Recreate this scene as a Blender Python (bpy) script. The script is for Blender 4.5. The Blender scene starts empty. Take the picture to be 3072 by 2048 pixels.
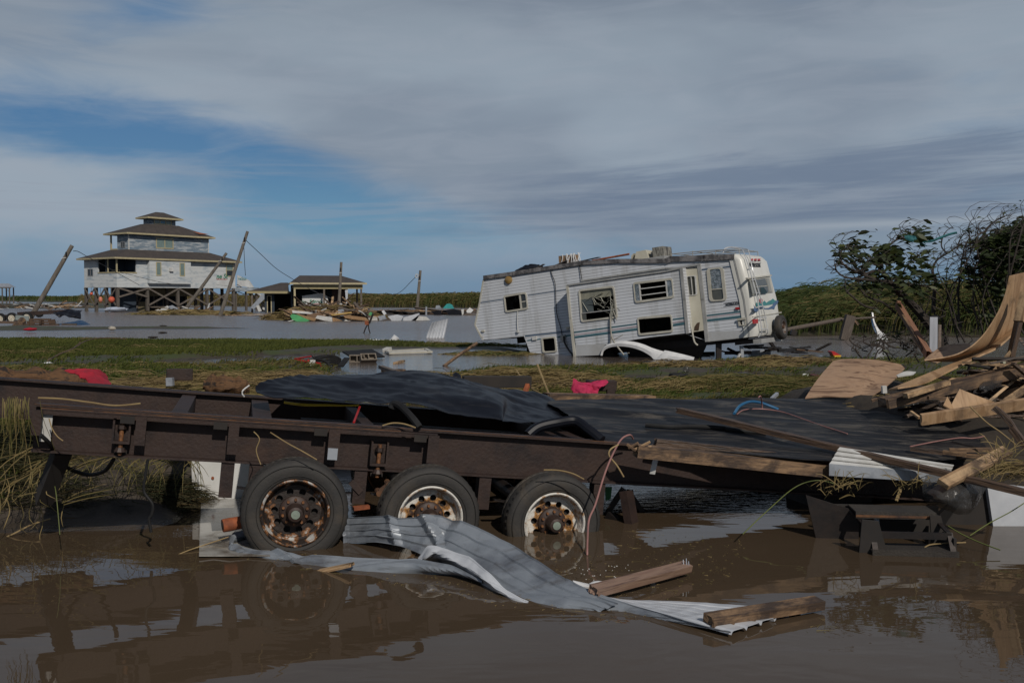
import bpy, bmesh, math, random
import numpy as np
from mathutils import Vector, Matrix
from mathutils.geometry import tessellate_polygon

random.seed(7)
rng = np.random.default_rng(11)
R = math.radians
scene = bpy.context.scene
col = scene.collection

# ------------------------------------------------------------------ camera
F = 2987.0                      # focal length in pixels of a 3072 px wide frame (35 mm)
CAM = Vector((0, 0, 1.9))
PITCH = math.atan(129 / F)
cd = bpy.data.cameras.new('camera')
cd.lens = 35; cd.sensor_width = 36 * 3072 / 3071.0; cd.clip_start = 0.05; cd.clip_end = 20000
cd.lens = F / 3072 * cd.sensor_width
cam = bpy.data.objects.new('camera', cd); col.objects.link(cam)
cam.location = CAM; cam.rotation_euler = (R(90) - PITCH, 0, 0)
scene.camera = cam

# ------------------------------------------------------------------ light
SUN = Vector((0.39, -0.92, 0)).normalized() * math.cos(R(38)) + Vector((0, 0, math.sin(R(38))))
sd = bpy.data.lights.new('sun', 'SUN'); sd.energy = 5.0; sd.angle = R(0.6); sd.color = (1.0, 0.93, 0.84)
so = bpy.data.objects.new('sun', sd); col.objects.link(so)
so.rotation_euler = (-SUN).to_track_quat('-Z', 'Y').to_euler(); so.location = (20, -40, 40)
scene.view_settings.view_transform = 'Standard'; scene.view_settings.look = 'None'
scene.view_settings.gamma = 1; scene.view_settings.use_curve_mapping = False
scene.view_settings.exposure = -0.95
scene.cycles.use_denoising = True
scene.cycles.max_bounces = 6; scene.cycles.transparent_max_bounces = 8
scene.cycles.caustics_reflective = False; scene.cycles.caustics_refractive = False

world = bpy.data.worlds.new('World'); scene.world = world; world.use_nodes = True
nt = world.node_tree; nt.nodes.clear()
def N(t, **k):
    n = nt.nodes.new(t)
    for a, b in k.items(): setattr(n, a, b)
    return n
def lk(a, b): nt.links.new(a, b)
def math_(op, a, b=None, c=None, clamp=False):
    n = N('ShaderNodeMath', operation=op, use_clamp=clamp)
    for i, v in enumerate((a, b, c)):
        if v is None: continue
        if isinstance(v, (int, float)): n.inputs[i].default_value = v
        else: lk(v, n.inputs[i])
    return n.outputs[0]
def sstep(v, lo, hi, a=0.0, b=1.0):
    n = N('ShaderNodeMapRange', interpolation_type='SMOOTHSTEP')
    lk(v, n.inputs['Value'])
    for k, x in (('From Min', lo), ('From Max', hi), ('To Min', a), ('To Max', b)): n.inputs[k].default_value = x
    return n.outputs[0]
def mixc(fac, a, b):
    n = N('ShaderNodeMix', data_type='RGBA', blend_type='MIX'); n.clamp_factor = True
    if isinstance(fac, float): n.inputs['Factor'].default_value = fac
    else: lk(fac, n.inputs['Factor'])
    for k, v in ((6, a), (7, b)):
        if isinstance(v, tuple): n.inputs[k].default_value = (*v, 1)
        else: lk(v, n.inputs[k])
    return n.outputs[2]
sky = N('ShaderNodeTexSky', sky_type='NISHITA'); sky.sun_disc = False
sky.sun_elevation = R(38); sky.sun_rotation = R(157); sky.air_density = 1.0; sky.dust_density = 0.6; sky.ozone_density = 2.0
tc = N('ShaderNodeTexCoord'); sep = N('ShaderNodeSeparateXYZ'); lk(tc.outputs['Generated'], sep.inputs[0])
az = math_('ARCTAN2', sep.outputs[0], sep.outputs[1])
el = math_('ARCSINE', sep.outputs[2])
def noise(su, sv, scale=1.0, detail=6, rough=0.55, dist=0.0, ou=0.0, ov=0.0, shear=0.0, w=None):
    u = math_('MULTIPLY', az, su); v = math_('MULTIPLY_ADD', el, sv, ov)
    if shear: v = math_('MULTIPLY_ADD', az, shear, v)
    cmb = N('ShaderNodeCombineXYZ'); lk(u, cmb.inputs[0]); lk(v, cmb.inputs[1]); cmb.inputs[2].default_value = ou
    n = N('ShaderNodeTexNoise'); n.inputs['Scale'].default_value = scale; n.inputs['Detail'].default_value = detail
    n.inputs['Roughness'].default_value = rough; n.inputs['Distortion'].default_value = dist
    lk(cmb.outputs[0], n.inputs['Vector']); return n.outputs['Fac']
def blob(a0, e0, sa, se, tilt=0.0):
    """soft elliptical patch of sky, by azimuth and elevation"""
    da = math_('ADD', az, -a0)
    de = math_('ADD', el, -e0)
    de = math_('MULTIPLY_ADD', da, -tilt, de)
    q = math_('ADD', math_('POWER', math_('ABSOLUTE', math_('DIVIDE', da, sa)), 2.0), math_('POWER', math_('ABSOLUTE', math_('DIVIDE', de, se)), 2.0))
    return math_('EXPONENT', math_('MULTIPLY', q, -1.0))
K = 10.0 / 0.46     # world strength 0.1 and the exposure
def C(r, g, b): return tuple(((c / 255 / 12.92) if c / 255 < .04045 else ((c / 255 + .055) / 1.055) ** 2.4) * K for c in (r, g, b))
n1 = noise(3.0, 11.0, 1.0, 7, .55, .5, 1.3)
n2 = noise(9.0, 42.0, 1.0, 8, .6, .8, 4.1, shear=-1.0)
n3 = noise(2.0, 6.0, 1.0, 4, .5, .3, 9.0)
cover = math_('MULTIPLY_ADD', n1, 1.7, 0.02)
cover = math_('MULTIPLY_ADD', n2, 0.75, cover)
for (a0, e0, sa, se, t, k) in ((-0.42, 0.155, 0.20, 0.034, -0.06, .62), (-0.24, 0.122, 0.15, 0.042, -0.10, .66), (-0.20, 0.075, 0.15, 0.034, -0.05, .50), (-0.44, 0.11, 0.10, 0.012, .1, -.35),
                               (-0.335, 0.262, 0.045, 0.022, 0.0, .42), (-0.39, 0.245, 0.04, 0.02, 0.0, .2), (-0.345, 0.178, 0.06, 0.012, 0.0, .25),
                               (-0.13, 0.085, 0.12, 0.02, 0.0, .32), (-0.37, 0.085, 0.10, 0.015, 0.1, -.3),
                               (0.10, 0.20, 0.45, 0.09, 0.0, -.45)):
    cover = math_('MULTIPLY_ADD', blob(a0, e0, sa, se, t), -k, cover)
cover = math_('MAXIMUM', sstep(cover, 0.25, 1.35), 0.08)
blue = mixc(sstep(el, 0.03, 0.17), C(96, 144, 172), C(64, 112, 156))
blue = mixc(0.9, sky.outputs[0], blue)
cl = mixc(sstep(el, 0.12, 0.62), C(148, 161, 174), C(72, 78, 92))
cl = mixc(math_('MULTIPLY', sstep(n3, 0.42, 0.62), 0.5), cl, C(104, 116, 134))
cl = mixc(math_('MULTIPLY', sstep(n2, 0.40, 0.72), 0.30), cl, C(152, 160, 172))
base = mixc(cover, blue, cl)
# the long slate cloud bank low on the right
n4 = noise(7.0, 50.0, 1.0, 9, .62, .6, 2.2, shear=-4.0)
u = math_('MULTIPLY_ADD', n4, 0.055, math_('MULTIPLY_ADD', az, -0.055, el))
top = sstep(u, 0.138, 0.164, 1.0, 0.0)
n5 = noise(5.0, 70.0, 1.0, 6, .6, .4, 6.2, shear=-3.0)
low = sstep(math_('MULTIPLY_ADD', n5, 0.03, math_('MULTIPLY_ADD', az, -0.02, el)), 0.066, 0.090)
right = sstep(math_('MULTIPLY_ADD', n4, 0.3, az), -0.06, 0.30)
bank = math_('MULTIPLY', math_('MULTIPLY', top, low), right)
tex = sstep(n5, 0.36, 0.60, 0.35, 1.0)
base = mixc(math_('MULTIPLY', math_('MULTIPLY', bank, tex), 0.72), base, C(98, 114, 137))
base = mixc(math_('MULTIPLY', math_('MULTIPLY', blob(0.40, 0.050, 0.22, 0.020), sstep(n5, .30, .55)), 0.75), base, C(134, 146, 158))
base = mixc(math_('MULTIPLY', blob(0.36, 0.070, 0.20, 0.0035, 0.02), 0.6), base, C(158, 166, 175))
# faint streaks and the blue-grey air over the horizon
hz = sstep(el, 0.0, 0.085, 1.0, 0.0)
base = mixc(math_('MULTIPLY', hz, 0.66), base, C(88, 124, 154))
st = math_('MULTIPLY', sstep(noise(4.0, 90.0, 1.0, 5, .6, .3, 7.7), 0.52, 0.66), sstep(el, 0.02, 0.09))
base = mixc(math_('MULTIPLY', math_('MULTIPLY', st, sstep(el, 0.16, 0.10)), 0.35), base, C(140, 150, 164))
base = mixc(sstep(el, -0.02, 0.0, 1.0, 0.0), base, C(60, 62, 62))
bg = N('ShaderNodeBackground'); bg.inputs['Strength'].default_value = 0.092
out = N('ShaderNodeOutputWorld'); lk(base, bg.inputs[0]); lk(bg.outputs[0], out.inputs[0])

# ------------------------------------------------------------------ picture -> place helpers
def ray(px, py):
    dx = (px - 1536) / F; dy = -(py - 1024) / F
    return Vector((dx, math.cos(PITCH) + dy * math.sin(PITCH), -math.sin(PITCH) + dy * math.cos(PITCH)))
def at(px, py, Y):
    d = ray(px, py); return CAM + d * (Y / d.y)
def gp(px, py, z=0.0):
    d = ray(px, py); return CAM + d * ((z - CAM.z) / d.z)
def proj(p):
    v = p - CAM
    zc = v.y * math.cos(PITCH) - v.z * math.sin(PITCH)
    yc = v.y * math.sin(PITCH) + v.z * math.cos(PITCH)
    return (1536 + F * v.x / zc, 1024 - F * yc / zc)
ZZ = dict(A=(0, 600, .34014), B=(700, 680, .34014), C=(1400, 700, .26786), D=(1950, 720, .2551), E=(2400, 620, .31894),
          F=(0, 1060, .38259), G=(700, 1060, .38259), H=(1400, 1060, .38259), I=(2100, 1060, .41327), J=(0, 1500, .65306),
          K=(1436, 1500, .69558), b=(850, 900, .27636), a=(0, 860, .22109), r=(2080, 1000, .26361), q=(2560, 800, .44638), u=(0, 1350, .29762))
def Z(k, x, y):
    a = ZZ[k]; return (a[0] + x * a[2], a[1] + y * a[2])
def ZA(k, x, y, Y): return at(*Z(k, x, y), Y)
class Frame:
    """a local system: x along the thing, y away, z up"""
    def __init__(s, o, yaw, pitch=0.0, roll=0.0):
        s.o = Vector(o)
        s.m = Matrix.Rotation(yaw, 3, 'Z') @ Matrix.Rotation(-pitch, 3, 'Y') @ Matrix.Rotation(roll, 3, 'X')
        s.mi = s.m.inverted()
        s.M = Matrix.Translation(s.o) @ s.m.to_4x4()
    def L(s, p): return s.mi @ (Vector(p) - s.o)
    def W(s, p): return s.m @ Vector(p) + s.o
    def hit(s, px, py, axis, val=0.0):
        o = s.L(CAM); d = s.mi @ ray(px, py)
        return o + d * ((val - o[axis]) / d[axis])
    def solve(s, px, p0, d, lo=-60, hi=60):
        p0 = Vector(p0); d = Vector(d)
        f = lambda t: proj(s.W(p0 + d * t))[0] - px
        a, b = lo, hi
        fa = f(a)
        for _ in range(50):
            m = (a + b) / 2; fm = f(m)
            if (fm > 0) == (fa > 0): a, fa = m, fm
            else: b = m
        return p0 + d * (a + b) / 2

# ------------------------------------------------------------------ naming
def tag(o, label=None, cat=None, group=None, kind=None):
    if label: o['label'] = label
    if cat: o['category'] = cat
    if group: o['group'] = group
    if kind: o['kind'] = kind
    return o
def empty(name, loc=(0, 0, 0), label=None, cat=None, group=None, M=None):
    o = bpy.data.objects.new(name, None); col.objects.link(o); o.empty_display_size = .2
    if M is not None: o.matrix_world = M
    else: o.location = loc
    return tag(o, label, cat, group)
def copy_tree(o, parent=None):
    c = o.copy(); col.objects.link(c)
    if parent is not None: c.parent = parent
    for ch in [x for x in col.objects if x.parent == o]: copy_tree(ch, c)
    return c

# ------------------------------------------------------------------ mesh building
class MB:
    def __init__(s): s.v = []; s.f = []
    def add(s, vs, fs):
        n = len(s.v); s.v += [tuple(p) for p in vs]; s.f += [tuple(n + i for i in f) for f in fs]; return s
    def box(s, c, d, m=None):
        c = Vector(c); h = Vector(d) / 2
        vs = [Vector((x * h.x, y * h.y, z * h.z)) for x in (-1, 1) for y in (-1, 1) for z in (-1, 1)]
        if m is not None: vs = [m @ v for v in vs]
        return s.add([v + c for v in vs], [(0, 1, 3, 2), (4, 6, 7, 5), (0, 4, 5, 1), (2, 3, 7, 6), (0, 2, 6, 4), (1, 5, 7, 3)])
    def b2(s, a, b):
        a = Vector(a); b = Vector(b); return s.box((a + b) / 2, [abs(x) for x in (b - a)])
    def bar(s, p0, p1, w, t=None, up=(0, 0, 1), e=0.0):
        p0 = Vector(p0); p1 = Vector(p1); t = t or w
        x = (p1 - p0).normalized(); u = Vector(up)
        if abs(x.dot(u)) > .98: u = Vector((0, 1, 0))
        y = u.cross(x).normalized(); z = x.cross(y)
        m = Matrix((x, y, z)).transposed()
        return s.box((p0 + p1) / 2, ((p1 - p0).length + e, w, t), m)
    def tube(s, pts, r, n=6, cap=True):
        pts = [Vector(p) for p in pts]
        rr = r if isinstance(r, (list, tuple)) else [r] * len(pts)
        ref = Vector((0.13, 0.31, 1)).normalized(); base = len(s.v); k = len(pts)
        for i, p in enumerate(pts):
            tg = (pts[min(i + 1, k - 1)] - pts[max(i - 1, 0)])
            tg = tg.normalized() if tg.length > 1e-9 else Vector((0, 0, 1))
            if i == 0:
                a = tg.cross(ref)
                if a.length < .05: a = tg.cross(Vector((1, 0, 0)))
            else: a = a - tg * a.dot(tg)
            a.normalize(); b = tg.cross(a)
            for j in range(n):
                th = 2 * math.pi * j / n
                s.v.append(tuple(p + (a * math.cos(th) + b * math.sin(th)) * rr[i]))
        for i in range(k - 1):
            for j in range(n):
                q = base + i * n; s.f.append((q + j, q + (j + 1) % n, q + n + (j + 1) % n, q + n + j))
        if cap:
            s.f.append(tuple(base + j for j in range(n))[::-1]); s.f.append(tuple(base + (k - 1) * n + j for j in range(n)))
        return s
    def prism(s, poly, depth, m=None, holes=()):
        """poly: 2D outline in local x,z; extruded along +y by depth; m maps to place"""
        loops = [list(poly)] + [list(h) for h in holes]
        tri = tessellate_polygon([[Vector((a, b, 0)) for a, b in l] for l in loops])
        flat = [p for l in loops for p in l]; n = len(flat)
        vs = [Vector((a, 0, b)) for a, b in flat] + [Vector((a, depth, b)) for a, b in flat]
        fs = [tuple(t) for t in tri] + [tuple(i + n for i in t[::-1]) for t in tri]
        o = 0
        for l in loops:
            k = len(l)
            for i in range(k): fs.append((o + i, o + (i + 1) % k, n + o + (i + 1) % k, n + o + i))
            o += k
        if m is not None: vs = [m @ v for v in vs]
        return s.add(vs, fs)
    def lathe(s, prof, n=32, axis='Y', c=(0, 0, 0), sq=None):
        """prof: list of (r, h) around the axis through c"""
        c = Vector(c); base = len(s.v)
        for r, h in prof:
            for j in range(n):
                th = 2 * math.pi * j / n; a, b = r * math.cos(th), r * math.sin(th)
                p = {'Y': Vector((a, h, b)), 'Z': Vector((a, b, h)), 'X': Vector((h, a, b))}[axis]
                s.v.append(tuple(p + c))
        for i in range(len(prof) - 1):
            for j in range(n):
                q = base + i * n; s.f.append((q + j, q + (j + 1) % n, q + n + (j + 1) % n, q + n + j))
        return s
    def ball(s, c, rad, n=10, m=6):
        rad = Vector(rad) if not isinstance(rad, (int, float)) else Vector((rad,) * 3); c = Vector(c)
        base = len(s.v)
        for i in range(m + 1):
            ph = math.pi * i / m
            for j in range(n):
                th = 2 * math.pi * j / n
                s.v.append(tuple(c + Vector((rad.x * math.sin(ph) * math.cos(th), rad.y * math.sin(ph) * math.sin(th), rad.z * math.cos(ph)))))
        for i in range(m):
            for j in range(n):
                q = base + i * n; s.f.append((q + j, q + n + j, q + n + (j + 1) % n, q + (j + 1) % n))
        return s
    def grid(s, P, thick=0.0):
        """P[i][j]: rows of points; with thickness it is closed into a thin solid"""
        ni, nj = len(P), len(P[0]); P = [[Vector(p) for p in r] for r in P]
        base = len(s.v)
        for r in P: s.v += [tuple(p) for p in r]
        q = lambda i, j, o=0: base + o + i * nj + j
        for i in range(ni - 1):
            for j in range(nj - 1): s.f.append((q(i, j), q(i, j + 1), q(i + 1, j + 1), q(i + 1, j)))
        if thick:
            off = ni * nj
            for i in range(ni):
                for j in range(nj):
                    a = P[min(i + 1, ni - 1)][j] - P[max(i - 1, 0)][j]; b = P[i][min(j + 1, nj - 1)] - P[i][max(j - 1, 0)]
                    n = a.cross(b); n = n.normalized() if n.length > 1e-12 else Vector((0, 0, 1))
                    s.v.append(tuple(P[i][j] + n * thick))
            for i in range(ni - 1):
                for j in range(nj - 1): s.f.append((q(i, j, off), q(i + 1, j, off), q(i + 1, j + 1, off), q(i, j + 1, off)))
            for i in range(ni - 1):
                for j in (0, nj - 1): s.f.append((q(i, j), q(i + 1, j), q(i + 1, j, off), q(i, j, off)))
            for j in range(nj - 1):
                for i in (0, ni - 1): s.f.append((q(i, j), q(i, j + 1), q(i, j + 1, off), q(i, j, off)))
        return s
    def build(s, name, mat, parent=None, smooth=False, M=None, keep=False, angle=35):
        """one mesh object; at top level its origin moves to the base of the shape"""
        vs = s.v; o_loc = None
        if parent is None and M is None and not keep:
            a = np.array(vs); mn, mx = a.min(0), a.max(0)
            o_loc = Vector(((mn[0] + mx[0]) / 2, (mn[1] + mx[1]) / 2, mn[2]))
            vs = [tuple(p) for p in (a - np.array(o_loc))]
        me = bpy.data.meshes.new(name); me.from_pydata(vs, [], s.f); me.validate()
        bm = bmesh.new(); bm.from_mesh(me); bmesh.ops.recalc_face_normals(bm, faces=bm.faces); bm.to_mesh(me); bm.free()
        if smooth:
            me.polygons.foreach_set('use_smooth', [True] * len(me.polygons)); me.set_sharp_from_angle(angle=R(angle))
        for m in (mat if isinstance(mat, (list, tuple)) else [mat]): me.materials.append(m)
        o = bpy.data.objects.new(name, me); col.objects.link(o)
        if parent is not None: o.parent = parent
        if o_loc is not None: o.location = o_loc
        if M is not None: o.matrix_world = M
        return o
def bevel(o, w=.004, seg=1):
    m = o.modifiers.new('bevel', 'BEVEL'); m.width = w; m.segments = seg; m.limit_method = 'ANGLE'; m.angle_limit = R(40)
    return o
def plank(name, p0, p1, w, t, mat, label=None, cat=None, group=None, roll=0.0, parent=None, rag=0.0, seg=1, bend=0.0):
    """a board with its own x along the grain; rag splinters both ends"""
    p0 = Vector(p0); p1 = Vector(p1); x = (p1 - p0).normalized(); L = (p1 - p0).length
    up = Vector((0, 0, 1)) if abs(x.z) < .95 else Vector((0, 1, 0))
    y = up.cross(x).normalized(); z = x.cross(y)
    m = Matrix((x, y, z)).transposed() @ Matrix.Rotation(roll, 3, 'X')
    mb = MB()
    if rag or bend:
        xs = [0, .012, .03, .2, .4, .6, .8, .97, .988, 1]; n = len(xs) - 1
        rows = []
        prof = [(-1, -1), (-.5, -1), (0, -1), (.5, -1), (1, -1), (1, 0), (1, 1), (.5, 1), (0, 1), (-.5, 1), (-1, 1), (-1, 0)]
        for i, xx in enumerate(xs):
            row = []
            for k, (a, b) in enumerate(prof):
                e = 0
                if i == 0: e = random.uniform(0, rag)
                if i == n: e = -random.uniform(0, rag)
                sh = .82 if (rag and i in (0, n)) else 1
                row.append(Vector((xx * L + e, a * w / 2 * (sh if i in (0, n) else 1), b * t / 2 * sh + bend * 4 * xx * (1 - xx))))
            rows.append(row + [row[0]])
        mb.grid(rows)
        mb.f.append(tuple(range(12))); k = n * 13; mb.f.append(tuple(k + i for i in range(12)))
    else: mb.box((L / 2, 0, 0), (L, w, t))
    M = Matrix.Translation(p0) @ m.to_4x4()
    o = mb.build(name, mat, M=M)
    if parent is not None:
        o.parent = parent; o.matrix_world = M
        o.matrix_parent_inverse = Matrix.Identity(4); o.matrix_basis = parent.matrix_world.inverted() @ M
    if not rag: bevel(o, min(t, w) * .06)
    return tag(o, label, cat, group)
def crs(P, n):
    """Catmull-Rom through the points, n samples"""
    P = [Vector(p) for p in P]; k = len(P) - 1; out = []
    for i in range(n):
        t = i / (n - 1) * k; j = min(int(t), k - 1); f = t - j
        a = P[max(j - 1, 0)]; b = P[j]; c = P[j + 1]; d = P[min(j + 2, k)]
        out.append(.5 * ((2 * b) + (c - a) * f + (2 * a - 5 * b + 4 * c - d) * f * f + (3 * b - a - 3 * c + d) * f ** 3))
    return out
def loft(rows, nu, nv):
    """rows of control points -> smooth grid"""
    R1 = [crs(r, nu) for r in rows]
    cols = [crs([r[i] for r in R1], nv) for i in range(nu)]
    return [[cols[i][j] for i in range(nu)] for j in range(nv)]
from mathutils import noise as mn
def fb(p, sc, oct=3):
    return mn.fractal(Vector(p) * sc, 1.0, 2.0, oct)

def ribbons(name, P, width, tint, mat, parent=None, kind='stuff', taper=True, flatdir=None):
    """P (n,k,3) polylines as thin tapering blades in one mesh, tint per blade"""
    P = np.asarray(P, dtype=np.float32); n, k, _ = P.shape
    w = np.broadcast_to(np.asarray(width, dtype=np.float32), (n,))
    t = P[:, -1] - P[:, 0]
    rv = rng.normal(size=(n, 3)).astype(np.float32)
    if flatdir is not None: rv = rv * .35 + np.array(flatdir, dtype=np.float32)
    s = np.cross(t, rv); s /= (np.linalg.norm(s, axis=1, keepdims=True) + 1e-9)
    tp = np.linspace(1, 0.12, k) if taper is True else (np.ones(k) if taper is False else np.array(taper))
    off = s[:, None, :] * (w[:, None] * .5)[:, :, None] * tp[None, :, None]
    V = np.stack([P - off, P + off], axis=2).reshape(-1, 3)
    i0 = (np.arange(n) * k * 2)[:, None] + (np.arange(k - 1) * 2)[None, :]
    Fq = np.stack([i0, i0 + 1, i0 + 3, i0 + 2], axis=2).reshape(-1)
    me = bpy.data.meshes.new(name)
    me.vertices.add(len(V)); me.vertices.foreach_set('co', V.reshape(-1))
    nf = len(Fq) // 4
    me.loops.add(nf * 4); me.loops.foreach_set('vertex_index', Fq.astype(np.int32))
    me.polygons.add(nf); me.polygons.foreach_set('loop_start', (np.arange(nf) * 4).astype(np.int32)); me.polygons.foreach_set('loop_total', np.full(nf, 4, dtype=np.int32))
    me.update(calc_edges=True)
    at_ = me.attributes.new('tint', 'FLOAT', 'POINT'); at_.data.foreach_set('value', np.repeat(np.asarray(tint, dtype=np.float32), k * 2))
    me.materials.append(mat)
    o = bpy.data.objects.new(name, me); col.objects.link(o)
    if parent is not None: o.parent = parent
    if kind: o['kind'] = kind
    return o

# ------------------------------------------------------------------ materials
def mat(name, c1, c2=None, c3=None, scale=4.0, rough=.7, metal=0.0, bump=0.0, bscale=None, stretch=(1, 1, 1), detail=6, pos=(.35, .65), spec=.5,
        vary=0.0, dist=0.0, extra=None, coat=0.0):
    m = bpy.data.materials.new(name); m.use_nodes = True; t = m.node_tree; t.nodes.clear()
    o = t.nodes.new('ShaderNodeOutputMaterial'); p = t.nodes.new('ShaderNodeBsdfPrincipled'); t.links.new(p.outputs[0], o.inputs[0])
    p.inputs['Roughness'].default_value = rough; p.inputs['Metallic'].default_value = metal
    p.inputs['Specular IOR Level'].default_value = spec; p.inputs['Coat Weight'].default_value = coat
    c = t.nodes.new('ShaderNodeTexCoord'); mp = t.nodes.new('ShaderNodeMapping'); mp.inputs['Scale'].default_value = stretch
    t.links.new(c.outputs['Object'], mp.inputs[0])
    nz = t.nodes.new('ShaderNodeTexNoise'); nz.inputs['Scale'].default_value = scale; nz.inputs['Detail'].default_value = detail
    nz.inputs['Roughness'].default_value = .62; nz.inputs['Distortion'].default_value = dist
    t.links.new(mp.outputs[0], nz.inputs['Vector'])
    rp = t.nodes.new('ShaderNodeValToRGB'); e = rp.color_ramp.elements
    c2 = c2 or tuple(x * .75 for x in c1)
    e[0].position = pos[0]; e[0].color = (*c1, 1); e[1].position = pos[1]; e[1].color = (*c2, 1)
    if c3: q = e.new((pos[0] + pos[1]) / 2); q.color = (*c3, 1)
    t.links.new(nz.outputs['Fac'], rp.inputs[0]); last = rp.outputs[0]
    if vary:
        oi = t.nodes.new('ShaderNodeObjectInfo'); mr = t.nodes.new('ShaderNodeMapRange'); mr.inputs['To Min'].default_value = 1 - vary; mr.inputs['To Max'].default_value = 1 + vary
        t.links.new(oi.outputs['Random'], mr.inputs[0])
        mx = t.nodes.new('ShaderNodeVectorMath'); mx.operation = 'SCALE'; t.links.new(last, mx.inputs[0]); t.links.new(mr.outputs[0], mx.inputs['Scale']); last = mx.outputs[0]
    t.links.new(last, p.inputs['Base Color'])
    if bump:
        b = t.nodes.new('ShaderNodeBump'); b.inputs['Strength'].default_value = min(bump, 1.0); b.inputs['Distance'].default_value = .02 * max(bump, .3)
        n2_ = t.nodes.new('ShaderNodeTexNoise'); n2_.inputs['Scale'].default_value = bscale or scale * 3; n2_.inputs['Detail'].default_value = 5
        t.links.new(mp.outputs[0], n2_.inputs['Vector']); t.links.new(n2_.outputs['Fac'], b.inputs['Height']); t.links.new(b.outputs[0], p.inputs['Normal'])
    if extra: extra(t, p, c, mp, rp)
    return m
def tint_mat(name, cols, rough=.75, trans=.25):
    m = bpy.data.materials.new(name); m.use_nodes = True; t = m.node_tree; t.nodes.clear()
    o = t.nodes.new('ShaderNodeOutputMaterial'); p = t.nodes.new('ShaderNodeBsdfPrincipled'); p.inputs['Roughness'].default_value = rough
    p.inputs['Specular IOR Level'].default_value = .25
    a = t.nodes.new('ShaderNodeAttribute'); a.attribute_name = 'tint'
    rp = t.nodes.new('ShaderNodeValToRGB'); el_ = rp.color_ramp.elements
    el_[0].color = (*cols[0], 1); el_[1].color = (*cols[-1], 1)
    for i, c in enumerate(cols[1:-1]): q = el_.new((i + 1) / (len(cols) - 1)); q.color = (*c, 1)
    t.links.new(a.outputs['Fac'], rp.inputs[0]); t.links.new(rp.outputs[0], p.inputs['Base Color'])
    tr = t.nodes.new('ShaderNodeBsdfTranslucent'); t.links.new(rp.outputs[0], tr.inputs[0])
    mx = t.nodes.new('ShaderNodeMixShader'); mx.inputs[0].default_value = trans
    t.links.new(p.outputs[0], mx.inputs[1]); t.links.new(tr.outputs[0], mx.inputs[2]); t.links.new(mx.outputs[0], o.inputs[0])
    return m
def siding_extra(period, depth=.35, axis=2, joint_dark=.35):
    """lapped boards: a saw-tooth across local z gives relief and a darker joint line"""
    def f(t, p, c, mp, rp):
        s = t.nodes.new('ShaderNodeSeparateXYZ'); t.links.new(c.outputs['Object'], s.inputs[0])
        d = t.nodes.new('ShaderNodeMath'); d.operation = 'DIVIDE'; d.inputs[1].default_value = period; t.links.new(s.outputs[axis], d.inputs[0])
        fr = t.nodes.new('ShaderNodeMath'); fr.operation = 'FRACT'; t.links.new(d.outputs[0], fr.inputs[0])
        b = t.nodes.new('ShaderNodeBump'); b.inputs['Strength'].default_value = 1.0; b.inputs['Distance'].default_value = depth; t.links.new(fr.outputs[0], b.inputs['Height'])
        b.invert = True
        if p.inputs['Normal'].is_linked: t.links.new(p.inputs['Normal'].links[0].from_socket, b.inputs['Normal'])
        t.links.new(b.outputs[0], p.inputs['Normal'])
        mr = t.nodes.new('ShaderNodeMapRange'); mr.inputs['From Min'].default_value = .80; mr.inputs['From Max'].default_value = .93; mr.inputs['To Max'].default_value = joint_dark
        t.links.new(fr.outputs[0], mr.inputs[0])
        mx = t.nodes.new('ShaderNodeMix'); mx.data_type = 'RGBA'; mx.blend_type = 'MULTIPLY'; t.links.new(mr.outputs[0], mx.inputs[0])
        src = p.inputs['Base Color'].links[0].from_socket; t.links.new(src, mx.inputs[6]); mx.inputs[7].default_value = (.25, .26, .28, 1); t.links.new(mx.outputs[2], p.inputs['Base Color'])
    return f
def grime(colr, sc, lo, hi, amt, st=(1, 1, 1)):
    """blotches of mud or wear laid over the base colour"""
    def f(t, p, c, mp, rp):
        m2 = t.nodes.new('ShaderNodeMapping'); m2.inputs['Scale'].default_value = st; n = t.nodes.new('ShaderNodeTexNoise'); n.inputs['Scale'].default_value = sc; n.inputs['Detail'].default_value = 10; n.inputs['Roughness'].default_value = .68; n.inputs['Distortion'].default_value = .6
        t.links.new(c.outputs['Object'], m2.inputs[0]); t.links.new(m2.outputs[0], n.inputs['Vector'])
        r = t.nodes.new('ShaderNodeMapRange'); r.inputs['From Min'].default_value = lo; r.inputs['From Max'].default_value = hi; r.inputs['To Max'].default_value = amt; t.links.new(n.outputs['Fac'], r.inputs[0])
        mx = t.nodes.new('ShaderNodeMix'); mx.data_type = 'RGBA'; t.links.new(r.outputs[0], mx.inputs[0]); t.links.new(p.inputs['Base Color'].links[0].from_socket, mx.inputs[6]); mx.inputs[7].default_value = (*colr, 1); t.links.new(mx.outputs[2], p.inputs['Base Color'])
    return f
def rusty_centre(t, p, c, mp, rp):
    s = t.nodes.new('ShaderNodeSeparateXYZ'); t.links.new(c.outputs['Object'], s.inputs[0]); cb = t.nodes.new('ShaderNodeCombineXYZ'); t.links.new(s.outputs[0], cb.inputs[0]); t.links.new(s.outputs[2], cb.inputs[2])
    l = t.nodes.new('ShaderNodeVectorMath'); l.operation = 'LENGTH'; t.links.new(cb.outputs[0], l.inputs[0])
    r = t.nodes.new('ShaderNodeMapRange'); r.inputs['From Min'].default_value = .12; r.inputs['From Max'].default_value = .20; r.inputs['To Min'].default_value = .13; r.inputs['To Max'].default_value = -.05; t.links.new(l.outputs['Value'], r.inputs[0])
    a = t.nodes.new('ShaderNodeMath'); a.operation = 'ADD'; t.links.new(rp.inputs[0].links[0].from_socket, a.inputs[0]); t.links.new(r.outputs[0], a.inputs[1]); t.links.new(a.outputs[0], rp.inputs[0])
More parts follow.
